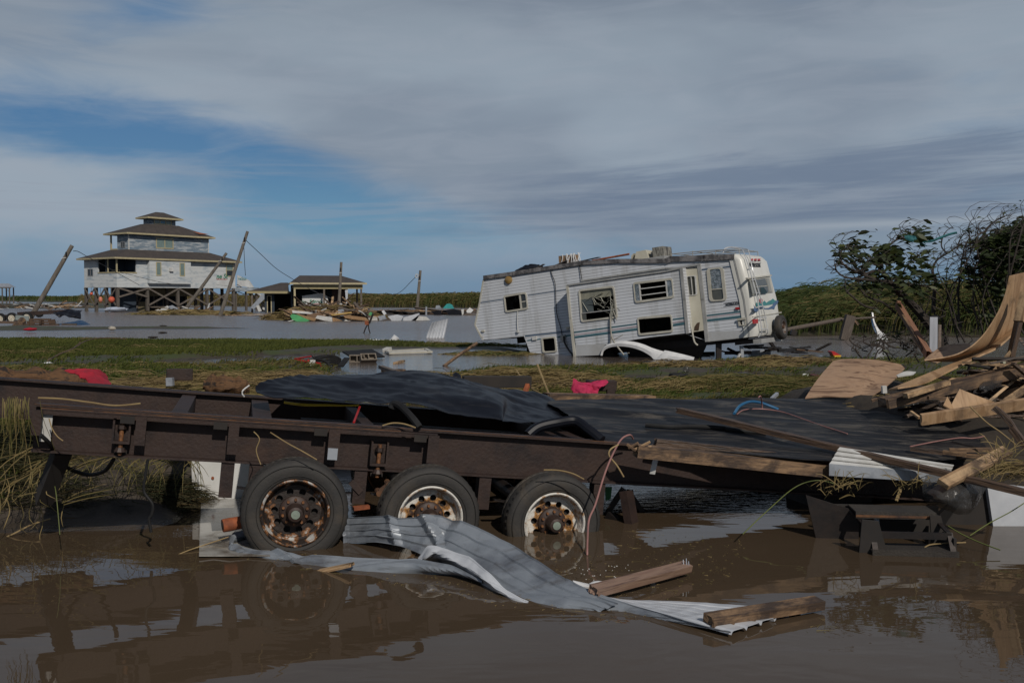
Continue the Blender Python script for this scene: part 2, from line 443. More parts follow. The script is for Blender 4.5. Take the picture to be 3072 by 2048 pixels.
def wrinkled(t, p, c, mp, rp):
    """fine creases of thin plastic sheeting"""
    m2 = t.nodes.new('ShaderNodeMapping'); m2.inputs['Scale'].default_value = (.45, 2.2, 2.0); m2.inputs['Rotation'].default_value = (0, 0, .12)
    n = t.nodes.new('ShaderNodeTexNoise'); n.noise_type = 'RIDGED_MULTIFRACTAL'; n.inputs['Scale'].default_value = 1.1; n.inputs['Detail'].default_value = 7; n.inputs['Distortion'].default_value = .5
    t.links.new(c.outputs['Object'], m2.inputs[0]); t.links.new(m2.outputs[0], n.inputs['Vector'])
    b = t.nodes.new('ShaderNodeBump'); b.inputs['Strength'].default_value = .8; b.inputs['Distance'].default_value = .045; t.links.new(n.outputs['Fac'], b.inputs['Height']); t.links.new(b.outputs[0], p.inputs['Normal'])
MT = {}
MT['rust_steel'] = mat('rusty brown painted steel', (.024, .014, .013), (.013, .008, .008), (.036, .020, .015), 3.2, .66, .1, .45, 40, detail=10, pos=(.3, .7), extra=grime((.07, .035, .018), 1.2, .58, .75, .6, (.5, 1, 3)))
MT['rust_edge'] = mat('rust orange steel', (.17, .075, .028), (.045, .026, .02), None, 7, .8, 0, .5)
MT['dark_steel'] = mat('dark greasy steel', (.018, .016, .016), (.035, .026, .022), None, 8, .5, .4, .3)
MT['tyre'] = mat('weathered tyre rubber', (.026, .025, .024), (.040, .036, .032), None, 5, .75, 0, .35, 60, extra=grime((.085, .066, .045), 2.5, .50, .72, .7))
MT['rim'] = mat('rusting white rim paint', (.62, .60, .55), (.045, .020, .010), (.36, .17, .04), 10, .6, 0, .7, 34, pos=(.46, .64), detail=10, extra=rusty_centre)
MT['rim_dark'] = mat('rusted dark rim', (.05, .028, .018), (.022, .014, .011), (.22, .09, .03), 12, .7, 0, .5, pos=(.3, .7))
MT['hub'] = mat('greasy hub', (.055, .034, .027), (.03, .02, .017), None, 8, .55, .2, .4)
MT['cap'] = mat('pale green hub cap', (.24, .29, .24), (.17, .2, .17), None, 9, .3)
MT['tarp'] = mat('black plastic sheeting', (.007, .008, .012), (.014, .015, .020), (.006, .007, .011), 2.2, .42, 0, .8, 7, pos=(.3, .75), spec=.24, detail=8, extra=lambda *a: (wrinkled(*a), grime((.055, .054, .053), 1.7, .56, .74, .7, (.5, 1.6, 1))(*a)))
def dusty(t, p, c, mp, rp):
    wrinkled(t, p, c, mp, rp)
    n = t.nodes.new('ShaderNodeTexNoise'); n.inputs['Scale'].default_value = 2.6; n.inputs['Detail'].default_value = 9; n.inputs['Roughness'].default_value = .7; n.inputs['Distortion'].default_value = 1.0
    m2 = t.nodes.new('ShaderNodeMapping'); m2.inputs['Scale'].default_value = (.6, 2.6, 1); t.links.new(c.outputs['Object'], m2.inputs[0]); t.links.new(m2.outputs[0], n.inputs['Vector'])
    r = t.nodes.new('ShaderNodeMapRange'); r.inputs['From Min'].default_value = .50; r.inputs['From Max'].default_value = .72; t.links.new(n.outputs['Fac'], r.inputs[0])
    mx = t.nodes.new('ShaderNodeMix'); mx.data_type = 'RGBA'; t.links.new(r.outputs[0], mx.inputs[0]); t.links.new(p.inputs['Base Color'].links[0].from_socket, mx.inputs[6]); mx.inputs[7].default_value = (.13, .115, .095, 1)
    t.links.new(mx.outputs[2], p.inputs['Base Color'])
MT['tarp_dusty'] = mat('muddy black sheeting', (.010, .011, .014), (.016, .017, .020), None, 3, .55, 0, .7, 9, spec=.2, extra=dusty)
MT['wood_old'] = mat('grey old timber', (.13, .105, .085), (.055, .042, .034), None, 5, .8, 0, .6, 14, stretch=(.5, 8, 8), vary=.25)
MT['wood_wet'] = mat('wet dark timber', (.060, .036, .024), (.022, .014, .011), (.10, .06, .035), 4, .5, 0, .7, 12, stretch=(.6, 7, 7), vary=.15)
MT['wood_new'] = mat('fresh pine', (.42, .27, .14), (.27, .16, .08), (.50, .34, .19), 3, .65, 0, .25, 14, stretch=(.5, 9, 9), vary=.15, dist=.6, extra=grime((.06, .038, .024), 6, .44, .62, .9, (.6, 1, 1)))
MT['wood_mid'] = mat('stained pine', (.20, .12, .065), (.075, .045, .028), (.26, .16, .085), 3.4, .7, 0, .45, 12, stretch=(.6, 8, 8), vary=.2, dist=.5, extra=grime((.035, .022, .016), 6, .40, .60, .92, (.6, 1, 1)))
MT['ply'] = mat('plywood face', (.33, .205, .125), (.15, .085, .05), (.38, .25, .16), 2.2, .7, 0, .1, 14, stretch=(.7, 2.6, 2.6), dist=2.6, detail=3, extra=grime((.10, .06, .04), 1.6, .50, .78, .6))
MT['osb'] = mat('chip board', (.36, .22, .11), (.22, .13, .065), None, 10, .8, 0, .2)
MT['white_metal'] = mat('white and lit roofing', (.56, .58, .61), (.44, .46, .49), None, 3, .34, 0, .1, 12, spec=.6)
MT['grey_metal'] = mat('light grey roofing sheet', (.30, .33, .37), (.19, .21, .24), (.36, .385, .42), 3, .38, .2, .12, 10, extra=grime((.10, .08, .06), 2.2, .56, .74, .65))
MT['white'] = mat('dirty white paint', (.62, .62, .60), (.46, .45, .42), None, 5, .5, 0, .1)
MT['white_clean'] = mat('white plastic', (.74, .74, .73), (.62, .62, .62), None, 5, .35)
MT['black'] = mat('black rubber', (.010, .010, .011), (.018, .018, .018), None, 8, .65, spec=.3)
MT['sheet_metal'] = mat('mud streaked grey roofing', (.20, .225, .255), (.14, .155, .18), (.24, .265, .295), 2.2, .40, .15, .10, 14, extra=grime((.07, .056, .044), 2.0, .52, .72, .75, (1, 2, 3)))
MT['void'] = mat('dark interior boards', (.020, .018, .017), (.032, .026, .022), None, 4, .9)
MT['magenta'] = mat('soaked red cloth', (.42, .012, .03), (.25, .008, .02), None, 6, .8, 0, .4)
MT['pink'] = mat('hot pink cloth', (.50, .02, .09), (.30, .015, .05), None, 9, .8, 0, .4)
MT['red'] = mat('red paint', (.45, .02, .02), (.3, .015, .015), None, 6, .4)
MT['orange_rust'] = mat('orange rusty pipe', (.36, .10, .035), (.15, .045, .02), None, 9, .8, 0, .5)
MT['yellow'] = mat('yellow cord', (.75, .50, .03), (.6, .38, .02), None, 6, .5)
MT['blue_hose'] = mat('blue hose', (.02, .13, .27), (.02, .09, .19), None, 6, .35)
MT['pink_wire'] = mat('dusty pink wire', (.34, .17, .15), (.24, .12, .11), None, 6, .5)
MT['straw_cord'] = mat('pale dry stalk', (.33, .24, .11), (.22, .15, .07), None, 6, .8)
MT['teal_tarp'] = mat('teal tarpaulin', (.03, .34, .32), (.02, .24, .24), None, 3, .6)
MT['blue_tarp'] = mat('blue tarpaulin', (.012, .06, .14), (.01, .04, .10), None, 3, .5, 0, .3)
MT['green_sheet'] = mat('bright green sheet', (.10, .42, .16), (.07, .30, .12), None, 3, .5)
MT['block'] = mat('concrete block', (.20, .17, .135), (.14, .115, .09), None, 12, .95, 0, .5, 40)
MT['grass'] = tint_mat('green grass blades', [(.040, .055, .012), (.060, .085, .016), (.095, .115, .022), (.13, .115, .035), (.17, .13, .055)])
MT['lawn'] = tint_mat('bright short grass', [(.045, .055, .013), (.070, .085, .016), (.100, .110, .022), (.12, .105, .035)])
MT['straw'] = tint_mat('matted straw and cane', [(.045, .062, .014), (.11, .10, .03), (.19, .145, .06), (.26, .19, .085), (.085, .06, .035)], trans=.15)
MT['cane'] = tint_mat('marsh cane leaves', [(.030, .050, .014), (.050, .075, .018), (.085, .100, .028), (.16, .125, .05), (.20, .15, .065)])
MT['leaf'] = tint_mat('dark leathery leaves', [(.020, .030, .010), (.030, .045, .014), (.048, .062, .018), (.085, .09, .025)], rough=.5, trans=.2)
MT['bark'] = mat('dark wet bark', (.030, .022, .018), (.05, .04, .032), None, 9, .8, 0, .5)
MT['straw_dark'] = tint_mat('dark matted cane', [(.018, .022, .008), (.034, .032, .012), (.060, .044, .020), (.12, .085, .035), (.20, .15, .06)], trans=.1)  # darker copy of the straw colours for the lower left bank
MT['clear'] = mat('cloudy plastic film', (.07, .068, .066), (.03, .03, .032), (.045, .045, .045), 3, .22, 0, .9, 16)
MT['clear'].node_tree.nodes['Principled BSDF'].inputs['Alpha'].default_value = .38
# ================================================================== the land and the water
def wpoly(px): return np.array([[gp(x, y).x, gp(x, y).y] for x, y in px])
LAND = [
 # outline on the water plane, height of the land, width of its bank
 (wpoly([(-1400, 1021), (0, 1021), (700, 1024), (1250, 1028), (1420, 1031), (1560, 1041), (1612, 1060), (1500, 1057), (1380, 1051), (1150, 1049), (1052, 1060),
         (1040, 1080), (1020, 1115), (1000, 1138), (1290, 1142), (1300, 1119), (1550, 1109), (1800, 1106), (1960, 1093), (2150, 1085), (2300, 1082), (2450, 1078), (2750, 1084), (3400, 1086), (4300, 1086),
         (4300, 1400), (2800, 1420), (2450, 1425), (1700, 1430), (1000, 1445), (640, 1500), (560, 1572), (300, 1590), (0, 1590), (-700, 1600), (-1400, 1620)]), .17, 1.2),
 (wpoly([(-1400, 978), (300, 981), (620, 984), (800, 985), (740, 988), (430, 989), (150, 994), (-1400, 998)]), .12, 2.0),
 (wpoly([(-2000, 913), (300, 914), (470, 917), (440, 924), (150, 926), (-2000, 927)]), .4, 8.0),
 (wpoly([(-2500, 896.6), (4200, 896.6), (4200, 1014), (2900, 1012), (2600, 1005), (2380, 1009), (2330, 1000), (2200, 965), (1700, 935), (1430, 924), (1100, 921), (700, 918), (300, 909), (0, 903.5), (-2500, 903)]), .5, 3.0),
]
def inside_sd(poly, x, y):
    """signed distance to the outline, positive inside"""
    n = len(poly); d = np.full(x.shape, 1e9); c = np.zeros(x.shape, dtype=bool)
    for i in range(n):
        ax, ay = poly[i]; bx, by = poly[(i + 1) % n]
        ex, ey = bx - ax, by - ay; wx, wy = x - ax, y - ay
        t = np.clip((wx * ex + wy * ey) / (ex * ex + ey * ey + 1e-12), 0, 1)
        d = np.minimum(d, (wx - ex * t) ** 2 + (wy - ey * t) ** 2)
        cond = ((ay > y) != (by > y)) & (x < (bx - ax) * (y - ay) / (by - ay + 1e-12) + ax)
        c ^= cond
    return np.where(c, 1, -1) * np.sqrt(d)
def vnoise(x, y, s, seed=0):
    """smooth value noise in numpy"""
    g = np.random.default_rng(100 + seed).random((64, 64))
    u, v = x * s + seed * 7.3, y * s + seed * 3.1
    i, j = np.floor(u).astype(int), np.floor(v).astype(int); fu, fv = u - i, v - j
    fu = fu * fu * (3 - 2 * fu); fv = fv * fv * (3 - 2 * fv)
    a = g[i % 64, j % 64]; b = g[(i + 1) % 64, j % 64]; c = g[i % 64, (j + 1) % 64]; d = g[(i + 1) % 64, (j + 1) % 64]
    return (a * (1 - fu) + b * fu) * (1 - fv) + (c * (1 - fu) + d * fu) * fv
def hump(x, y, cx, cy, sx, sy, h): return h * np.exp(-((x - cx) / sx) ** 2 - ((y - cy) / sy) ** 2)
def ss(t): t = np.clip(t, 0, 1); return t * t * (3 - 2 * t)
HOLES = [  # shallow standing water on the strip: pixel outlines
 wpoly([(1840, 1130), (2100, 1130), (2450, 1132), (2380, 1146), (2150, 1156), (1870, 1158)]),
 wpoly([(430, 1088), (560, 1078), (690, 1072), (1000, 1064), (1030, 1078), (880, 1090), (640, 1100), (470, 1106)]),
 wpoly([(560, 1104), (640, 1100), (700, 1108), (620, 1116)]),
 wpoly([(1000, 1142), (1300, 1142), (1305, 1200), (1290, 1400), (1000, 1400), (1010, 1200)]),
]
def ground_h(x, y):
    x = np.asarray(x, dtype=float); y = np.asarray(y, dtype=float)
    h = np.full(x.shape, -.45)
    for i, (p, hm, bw) in enumerate(LAND):
        sdv = inside_sd(p, x, y)
        if i == 0:
            hmx = .17 - .07 * ss((y - 19) / 4) * ss((x + 6) / 3) + .25 * ss((12.5 - y) / 3) * ss((-x) / 1.2) - .05 * ss((y - 36) / 3)
            hh = np.minimum(sdv / bw, 1) * hmx; hh = np.where(sdv > 0, ss(sdv / bw) * hmx, np.maximum(sdv * .25, -.45))
        else:
            hh = np.where(sdv > 0, ss(sdv / bw) * hm, np.maximum(sdv * .15, -.45))
        h = np.maximum(h, hh)
    for p in HOLES:
        sdv = inside_sd(p, x, y); h -= .20 * ss(sdv / .5 + .35) * (h > -.1)
    nz = (vnoise(x, y, .9, 1) - .5) * .07 + (vnoise(x, y, 3.1, 2) - .5) * .035 + (vnoise(x, y, .25, 3) - .5) * .10
    amp = np.where(y > 36, np.where(y < 60, .35, 1.0), 1.0)
    h = h + nz * amp
    h = np.where(y > 400, np.where(h > -.1, .5, h), h)
    return h
ys = [3.2]
while ys[-1] < 9000: ys.append(ys[-1] * (1.0095 if ys[-1] < 60 else 1.03))
ys = np.array(ys); us = np.linspace(-1.15, 1.15, 560)
U, Y = np.meshgrid(us, ys); X = U * Y
H = ground_h(X, Y)
ny, nx = X.shape
V = np.stack([X, Y, H], axis=2).reshape(-1, 3)
ii = (np.arange(ny - 1)[:, None] * nx + np.arange(nx - 1)[None, :])
Fq = np.stack([ii, ii + 1, ii + nx + 1, ii + nx], axis=2).reshape(-1)
me = bpy.data.meshes.new('ground'); me.vertices.add(len(V)); me.vertices.foreach_set('co', V.astype(np.float32).reshape(-1))
nf = len(Fq) // 4; me.loops.add(nf * 4); me.loops.foreach_set('vertex_index', Fq.astype(np.int32)); me.polygons.add(nf)
me.polygons.foreach_set('loop_start', (np.arange(nf) * 4).astype(np.int32)); me.polygons.foreach_set('loop_total', np.full(nf, 4, dtype=np.int32)); me.update(calc_edges=True)
me.polygons.foreach_set('use_smooth', [True] * nf)
def mud_extra(t, p, c, mp, rp):
    s = t.nodes.new('ShaderNodeSeparateXYZ'); t.links.new(c.outputs['Object'], s.inputs[0])
    r = t.nodes.new('ShaderNodeMapRange'); r.inputs['From Min'].default_value = .0; r.inputs['From Max'].default_value = .07; r.inputs['To Min'].default_value = .12; r.inputs['To Max'].default_value = .75
    t.links.new(s.outputs[2], r.inputs[0]); t.links.new(r.outputs[0], p.inputs['Roughness'])
    n = t.nodes.new('ShaderNodeTexNoise'); n.inputs['Scale'].default_value = .8; n.inputs['Detail'].default_value = 8; n.inputs['Roughness'].default_value = .7; t.links.new(c.outputs['Object'], n.inputs['Vector'])
    g = t.nodes.new('ShaderNodeMapRange'); g.inputs['From Min'].default_value = .42; g.inputs['From Max'].default_value = .58; t.links.new(n.outputs['Fac'], g.inputs[0])
    hgt = t.nodes.new('ShaderNodeMapRange'); hgt.inputs['From Min'].default_value = .02; hgt.inputs['From Max'].default_value = .10; t.links.new(s.outputs[2], hgt.inputs[0])
    nr = t.nodes.new('ShaderNodeMapRange'); nr.inputs['From Min'].default_value = 11; nr.inputs['From Max'].default_value = 14; t.links.new(s.outputs[1], nr.inputs[0])
    m0 = t.nodes.new('ShaderNodeMath'); m0.operation = 'MULTIPLY'; t.links.new(g.outputs[0], m0.inputs[0]); t.links.new(nr.outputs[0], m0.inputs[1])
    mm = t.nodes.new('ShaderNodeMath'); mm.operation = 'MULTIPLY'; t.links.new(m0.outputs[0], mm.inputs[0]); t.links.new(hgt.outputs[0], mm.inputs[1])
    mx = t.nodes.new('ShaderNodeMix'); mx.data_type = 'RGBA'; t.links.new(mm.outputs[0], mx.inputs[0]); t.links.new(p.inputs['Base Color'].links[0].from_socket, mx.inputs[6]); mx.inputs[7].default_value = (.045, .060, .018, 1)
    t.links.new(mx.outputs[2], p.inputs['Base Color'])
MT['mud'] = mat('wet marsh mud', (.050, .039, .029), (.028, .022, .017), (.062, .049, .036), 3, .5, 0, .6, 18, extra=mud_extra, detail=9)
me.materials.append(MT['mud'])
g_ = bpy.data.objects.new('ground', me); col.objects.link(g_); tag(g_, kind='structure')

# water: one sheet, calm in the lee of the wrecks, wind-ruffled further out
def water_mat():
    m = bpy.data.materials.new('muddy flood water'); m.use_nodes = True; t = m.node_tree; p = t.nodes['Principled BSDF']
    n_ = lambda k: t.nodes.new(k)
    c = n_('ShaderNodeTexCoord'); s = n_('ShaderNodeSeparateXYZ'); t.links.new(c.outputs['Object'], s.inputs[0])
    def nz(scale, st, det=3, rg=.5, dist=0.0, rot=0.0):
        mp = n_('ShaderNodeMapping'); mp.inputs['Scale'].default_value = st; mp.inputs['Rotation'].default_value = (0, 0, rot); t.links.new(c.outputs['Object'], mp.inputs[0])
        q = n_('ShaderNodeTexNoise'); q.inputs['Scale'].default_value = scale; q.inputs['Detail'].default_value = det; q.inputs['Roughness'].default_value = rg; q.inputs['Distortion'].default_value = dist
        t.links.new(mp.outputs[0], q.inputs['Vector']); return q.outputs['Fac']
    big = nz(.35, (1, .6, 1), 4)
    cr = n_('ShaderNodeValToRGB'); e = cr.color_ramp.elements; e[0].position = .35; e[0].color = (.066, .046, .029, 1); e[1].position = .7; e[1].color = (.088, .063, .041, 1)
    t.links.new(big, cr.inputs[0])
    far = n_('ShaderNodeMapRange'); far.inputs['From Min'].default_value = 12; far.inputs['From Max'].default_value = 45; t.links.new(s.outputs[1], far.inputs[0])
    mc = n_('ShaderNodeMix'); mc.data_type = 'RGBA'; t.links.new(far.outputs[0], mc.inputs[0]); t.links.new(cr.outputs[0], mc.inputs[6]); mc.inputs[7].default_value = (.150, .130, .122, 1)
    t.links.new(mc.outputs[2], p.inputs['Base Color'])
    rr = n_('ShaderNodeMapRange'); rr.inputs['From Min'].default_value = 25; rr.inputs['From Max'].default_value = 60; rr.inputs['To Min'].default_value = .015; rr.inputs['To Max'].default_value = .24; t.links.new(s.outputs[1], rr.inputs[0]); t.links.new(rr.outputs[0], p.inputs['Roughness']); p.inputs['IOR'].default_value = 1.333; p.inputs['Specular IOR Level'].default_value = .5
    # small ripples
    def amp(a, b, lo, hi):
        q = n_('ShaderNodeMapRange'); q.interpolation_type = 'SMOOTHSTEP'
        for k, v in zip(('From Min', 'From Max', 'To Min', 'To Max'), (a, b, lo, hi)): q.inputs[k].default_value = v
        t.links.new(s.outputs[1], q.inputs[0]); return q.outputs[0]
    def mul(a, b):
        q = n_('ShaderNodeMath'); q.operation = 'MULTIPLY'
        for i, v in enumerate((a, b)):
            if isinstance(v, float): q.inputs[i].default_value = v
            else: t.links.new(v, q.inputs[i])
        return q.outputs[0]
    def addn(a, b):
        q = n_('ShaderNodeMath'); q.operation = 'ADD'; t.links.new(a, q.inputs[0]); t.links.new(b, q.inputs[1]); return q.outputs[0]
    calm = addn(mul(nz(1.1, (.55, 1.3, 1), 3, .5, .6), .006), mul(nz(5.0, (.6, 1.4, 1), 2, .5, .4), .0007))
    chop = addn(mul(nz(.9, (.45, 1.5, 1), 5, .6, 1.0, .25), .26), mul(nz(9.0, (.7, 1.5, 1), 3, .6, .5, -.3), .02))
    mid = mul(nz(9.0, (.8, 1.6, 1), 3, .55, .6), .007)
    hgt = addn(addn(calm, mul(mid, amp(8.3, 9.3, 0.0, 1.0))), mul(chop, addn(amp(34, 48, 0.0, .9), amp(10, 26, 0.0, .05))))
    b = n_('ShaderNodeBump'); b.inputs['Strength'].default_value = 1; b.inputs['Distance'].default_value = 1.0; t.links.new(hgt, b.inputs['Height']); t.links.new(b.outputs[0], p.inputs['Normal'])
    return m
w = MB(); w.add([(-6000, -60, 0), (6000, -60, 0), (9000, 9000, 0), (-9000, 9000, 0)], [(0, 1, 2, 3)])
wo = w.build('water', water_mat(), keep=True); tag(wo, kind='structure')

# ------------------------------------------------------------------ grass, straw, cane (nobody could count them)
def scatter(poly_px, n, cond=None, jitter=None):
    """random points on the ground inside a pixel outline traced on the water plane, even over the picture of the ground"""
    P = wpoly(poly_px); ypx = np.array([p[1] for p in poly_px]); xpx = np.array([p[0] for p in poly_px])
    outx, outy = [], []; got = 0
    while got < n:
        a = rng.uniform(xpx.min(), xpx.max(), n * 2); b = rng.uniform(ypx.min(), ypx.max(), n * 2)
        # mix of even-in-picture rows
        dx = (a - 1536) / F; dz = -(b - 1024) / F
        dy_ = math.cos(PITCH) + dz * math.sin(PITCH); dzz = -math.sin(PITCH) + dz * math.cos(PITCH)
        k = -CAM.z / dzz; x = dx * k; y = dy_ * k
        ok = inside_sd(P, x, y) > 0
        x, y = x[ok], y[ok]
        if cond is not None: q = cond(x, y); x, y = x[q], y[q]
        outx.append(x); outy.append(y); got += len(x)
        if len(x) == 0: break
    x = np.concatenate(outx)[:n]; y = np.concatenate(outy)[:n]
    return x, y
def blades(name, x, y, z, h, wd, lean, m, tint, k=4, wind=(1.0, .15), parent=None, label=None, droop=.5):
    n = len(x); t = np.linspace(0, 1, k)[None, :]
    ang = rng.uniform(0, 2 * np.pi, n); la = np.abs(rng.normal(lean, lean * .5, n))
    dx = np.cos(ang) * .4 + wind[0] * rng.uniform(.4, 1, n); dy = np.sin(ang) * .4 + wind[1]
    h = h * rng.uniform(.6, 1.15, n)
    P = np.zeros((n, k, 3))
    P[:, :, 0] = x[:, None] + (dx * la * h)[:, None] * t ** 1.7
    P[:, :, 1] = y[:, None] + (dy * la * h)[:, None] * t ** 1.7
    P[:, :, 2] = z[:, None] + h[:, None] * (t - droop * np.minimum(la, 1.2)[:, None] * t ** 2.4)
    return ribbons(name, P, wd, tint, m, parent)
MAIN = [(-1000, 1022), (700, 1024), (1250, 1028), (1420, 1031), (1560, 1041), (1610, 1058), (1380, 1051), (1150, 1049), (1052, 1060), (1030, 1100), (1010, 1140), (1290, 1140), (1300, 1119), (1550, 1109),
        (1800, 1106), (1960, 1093), (2150, 1085), (2450, 1079), (2750, 1085), (4000, 1087), (4000, 1400), (1700, 1430), (1000, 1440), (640, 1500), (560, 1572), (0, 1590), (-700, 1600), (-1000, 1600)]
dry = lambda lo: (lambda x, y: ground_h(x, y) > lo)
x, y = scatter([(-700, 1022), (700, 1024), (1250, 1028), (1420, 1031), (1500, 1040), (1380, 1046), (1100, 1046), (900, 1056), (760, 1072), (560, 1078), (430, 1086), (-700, 1090)], 70000, dry(.045))
z = ground_h(x, y)
tg = np.clip(.35 + .5 * (vnoise(x, y, .35, 5) - .5) + rng.normal(0, .18, len(x)) + .10 * ss((y - 40) / 5), 0, 1)
o = blades('lawn_grass', x, y, z - .01, .10 + .05 * vnoise(x, y, 1.2, 6), .035 + .0006 * y, .5, MT['lawn'], tg, k=3)
tag(o, 'bright green short grass covering the left strip between the pools', 'grass')
# rough wet meadow nearer the flatbed
x, y = scatter([(-700, 1075), (430, 1086), (880, 1068), (1020, 1060), (1020, 1140), (1290, 1142), (1310, 1119), (1550, 1109), (1800, 1106), (1960, 1093), (2150, 1085), (2450, 1079), (2750, 1085), (3600, 1087), (3600, 1300), (1000, 1300), (600, 1300), (0, 1560), (-700, 1560)], 110000, dry(.005))
z = ground_h(x, y); m_ = vnoise(x, y, .8, 8) * .6 + vnoise(x, y, 2.5, 9) * .4
keep = m_ + .5 * (vnoise(x, y, .22, 33) - .5) + rng.normal(0, .08, len(x)) > .37
x, y, z, m_ = x[keep], y[keep], z[keep], m_[keep]
tg = np.clip(.15 + .8 * (vnoise(x, y, .5, 10)) + rng.normal(0, .15, len(x)), 0, 1)
o = blades('meadow_grass', x, y, z - .01, .10 + .13 * m_, .008 + .0011 * y, 1.0, MT['grass'], tg, k=4, wind=(.9, -.2))
tag(o, 'rough wet grass flattened by the flood behind the flatbed', 'grass')
def heaps(name, spots, n, m, label, L=(.35, .9), wd=.009, tb=.55):
    """matted heaps of drifted cane: long curved stalks lying over each other; spots: (x, y, rx, ry, height, z0)"""
    P = []; T = []
    wsum = sum(s[2] * s[3] for s in spots)
    for (cx, cy, rx, ry, hh, z0) in spots:
        k = int(n * rx * ry / wsum); a = rng.uniform(0, 2 * np.pi, k); r = np.sqrt(rng.uniform(0, 1, k))
        x = cx + rx * r * np.cos(a); y = cy + ry * r * np.sin(a)
        top = hh * (1 - r ** 2) ** .7 * (.65 + .6 * vnoise(x, y, 1.6, 12))
        z = z0 + top * rng.uniform(.35, 1.0, k)
        th = rng.normal(.12, .38, k) + 1.1 * (vnoise(x, y, .7, 31) - .5) + np.where(rng.random(k) < .5, np.pi, 0); l = rng.uniform(*L, k)
        t = np.linspace(0, 1, 5)[None, :]
        bow = rng.normal(.0, .09, k)[:, None]
        q = np.zeros((k, 5, 3))
        q[:, :, 0] = x[:, None] + np.cos(th)[:, None] * l[:, None] * (t - .4) - np.sin(th)[:, None] * bow * l[:, None] * 4 * t * (1 - t)
        q[:, :, 1] = y[:, None] + np.sin(th)[:, None] * l[:, None] * (t - .4) + np.cos(th)[:, None] * bow * l[:, None] * 4 * t * (1 - t)
        up = rng.normal(.02, .045, k)
        q[:, :, 2] = z[:, None] + up[:, None] * l[:, None] * 4 * t * (1 - t) * 1.5 - (.22 * l * rng.uniform(.2, 1.6, k) * (.3 + r))[:, None] * t ** 2 
        P.append(q); T.append(np.clip(tb + .5 * (vnoise(x, y, 1.0, 14) - .5) + rng.normal(0, .17, k), 0, 1))
    o = ribbons(name, np.concatenate(P), wd, np.concatenate(T), m, taper=[.6, 1, 1, .8, .3]); tag(o, label, 'drifted straw'); return o
def gz(px, py, z=0.0): q = gp(px, py, z); return q
def spot(px, py, z, rx, ry, hh):
    q = gp(px, py, z); g = float(ground_h(np.array([q.x]), np.array([q.y]))[0]); return (q.x, q.y, rx, ry, hh, max(g, 0) - .02)
# cane fields
def cane(name, poly, n, h, wd, label, stems=True, leafy=3, z0=None, tb=.4, lean=.35):
    x, y = scatter(poly, n); z = np.maximum(ground_h(x, y), 0)
    hh = h * (.62 + .55 * vnoise(x, y, 7.0 / max(y.mean(), 20), 21)) * (.85 + .3 * vnoise(x, y, .9, 22))
    P = []; T = []; W = []
    t = np.linspace(0, 1, 5)[None, :]
    ln = rng.normal(lean, .12, n); q = np.zeros((n, 5, 3))
    q[:, :, 0] = x[:, None] + (ln * hh)[:, None] * t ** 2; q[:, :, 1] = y[:, None] + rng.normal(0, .06, n)[:, None] * hh[:, None] * t
    q[:, :, 2] = z[:, None] + hh[:, None] * (t - .13 * t ** 3)
    tt = np.clip(tb + .55 * (vnoise(x, y, 3.0 / max(y.mean(), 20), 23) - .5) + rng.normal(0, .16, n), 0, 1)
    P.append(q); T.append(tt); W.append(np.full(n, wd))
    for j in range(leafy):
        f = rng.uniform(.25, .98, n); bx = x + ln * hh * f ** 2; bz = z + hh * (f - .13 * f ** 3); l = hh * rng.uniform(.16, .34, n)
        s = rng.normal(.75, .45, n); q = np.zeros((n, 5, 3))
        q[:, :, 0] = bx[:, None] + (s * l)[:, None] * t; q[:, :, 1] = y[:, None] + rng.normal(0, .35, n)[:, None] * l[:, None] * t
        q[:, :, 2] = bz[:, None] + l[:, None] * (.55 * t - .55 * t ** 2.2)
        P.append(q); T.append(np.clip(tt + rng.normal(-.02, .12, n), 0, 1)); W.append(np.full(n, wd * 1.5))
    o = ribbons(name, np.concatenate(P), np.concatenate(W), np.concatenate(T), MT['cane'], taper=[.8, 1, .9, .6, .15]); return tag(o, label, 'reeds')
cane('marsh_reeds', [(1060, 921), (1430, 924), (1520, 926), (1520, 909), (1060, 909)], 14000, 3.1, .09, 'tall windblown marsh cane behind the carport and left of the camper', tb=.68)
cane('marsh_reeds', [(700, 919), (1120, 922), (1120, 912), (700, 911)], 6000, 3.0, .10, 'marsh cane standing behind the carport wreck and the house stilts', tb=.72)
cane('marsh_reeds', [(230, 910), (700, 918), (700, 908), (230, 905)], 5000, 3.3, .14, 'brownish marsh scrub behind the stilts of the house', tb=.75)
cane('marsh_reeds', [(-1000, 903.5), (0, 903.8), (300, 909), (300, 902), (-1000, 901)], 5000, 3.2, .3, 'dark low reeds along the horizon at far left', tb=.3)
cane('marsh_reeds', [(2290, 1000), (2380, 1009), (2600, 1004.5), (2900, 1011), (4300, 1013), (4300, 978), (2900, 972), (2290, 965)], 16000, 2.3, .035, 'dense green cane thicket behind the camper on the right', leafy=4, tb=.36, lean=.42)
cane('marsh_reeds', [(2250, 960), (4300, 972), (4300, 930), (2200, 930)], 9000, 2.5, .06, 'farther cane thicket closing the view at right', leafy=3, tb=.34)
cane('marsh_reeds', [(2310, 1000), (2420, 1008), (2900, 1010), (4300, 1012), (4300, 985), (2310, 975)], 900, 3.0, .03, 'taller feathery cane plumes blown over the top of the right thicket', leafy=6, tb=.5, lean=.75)
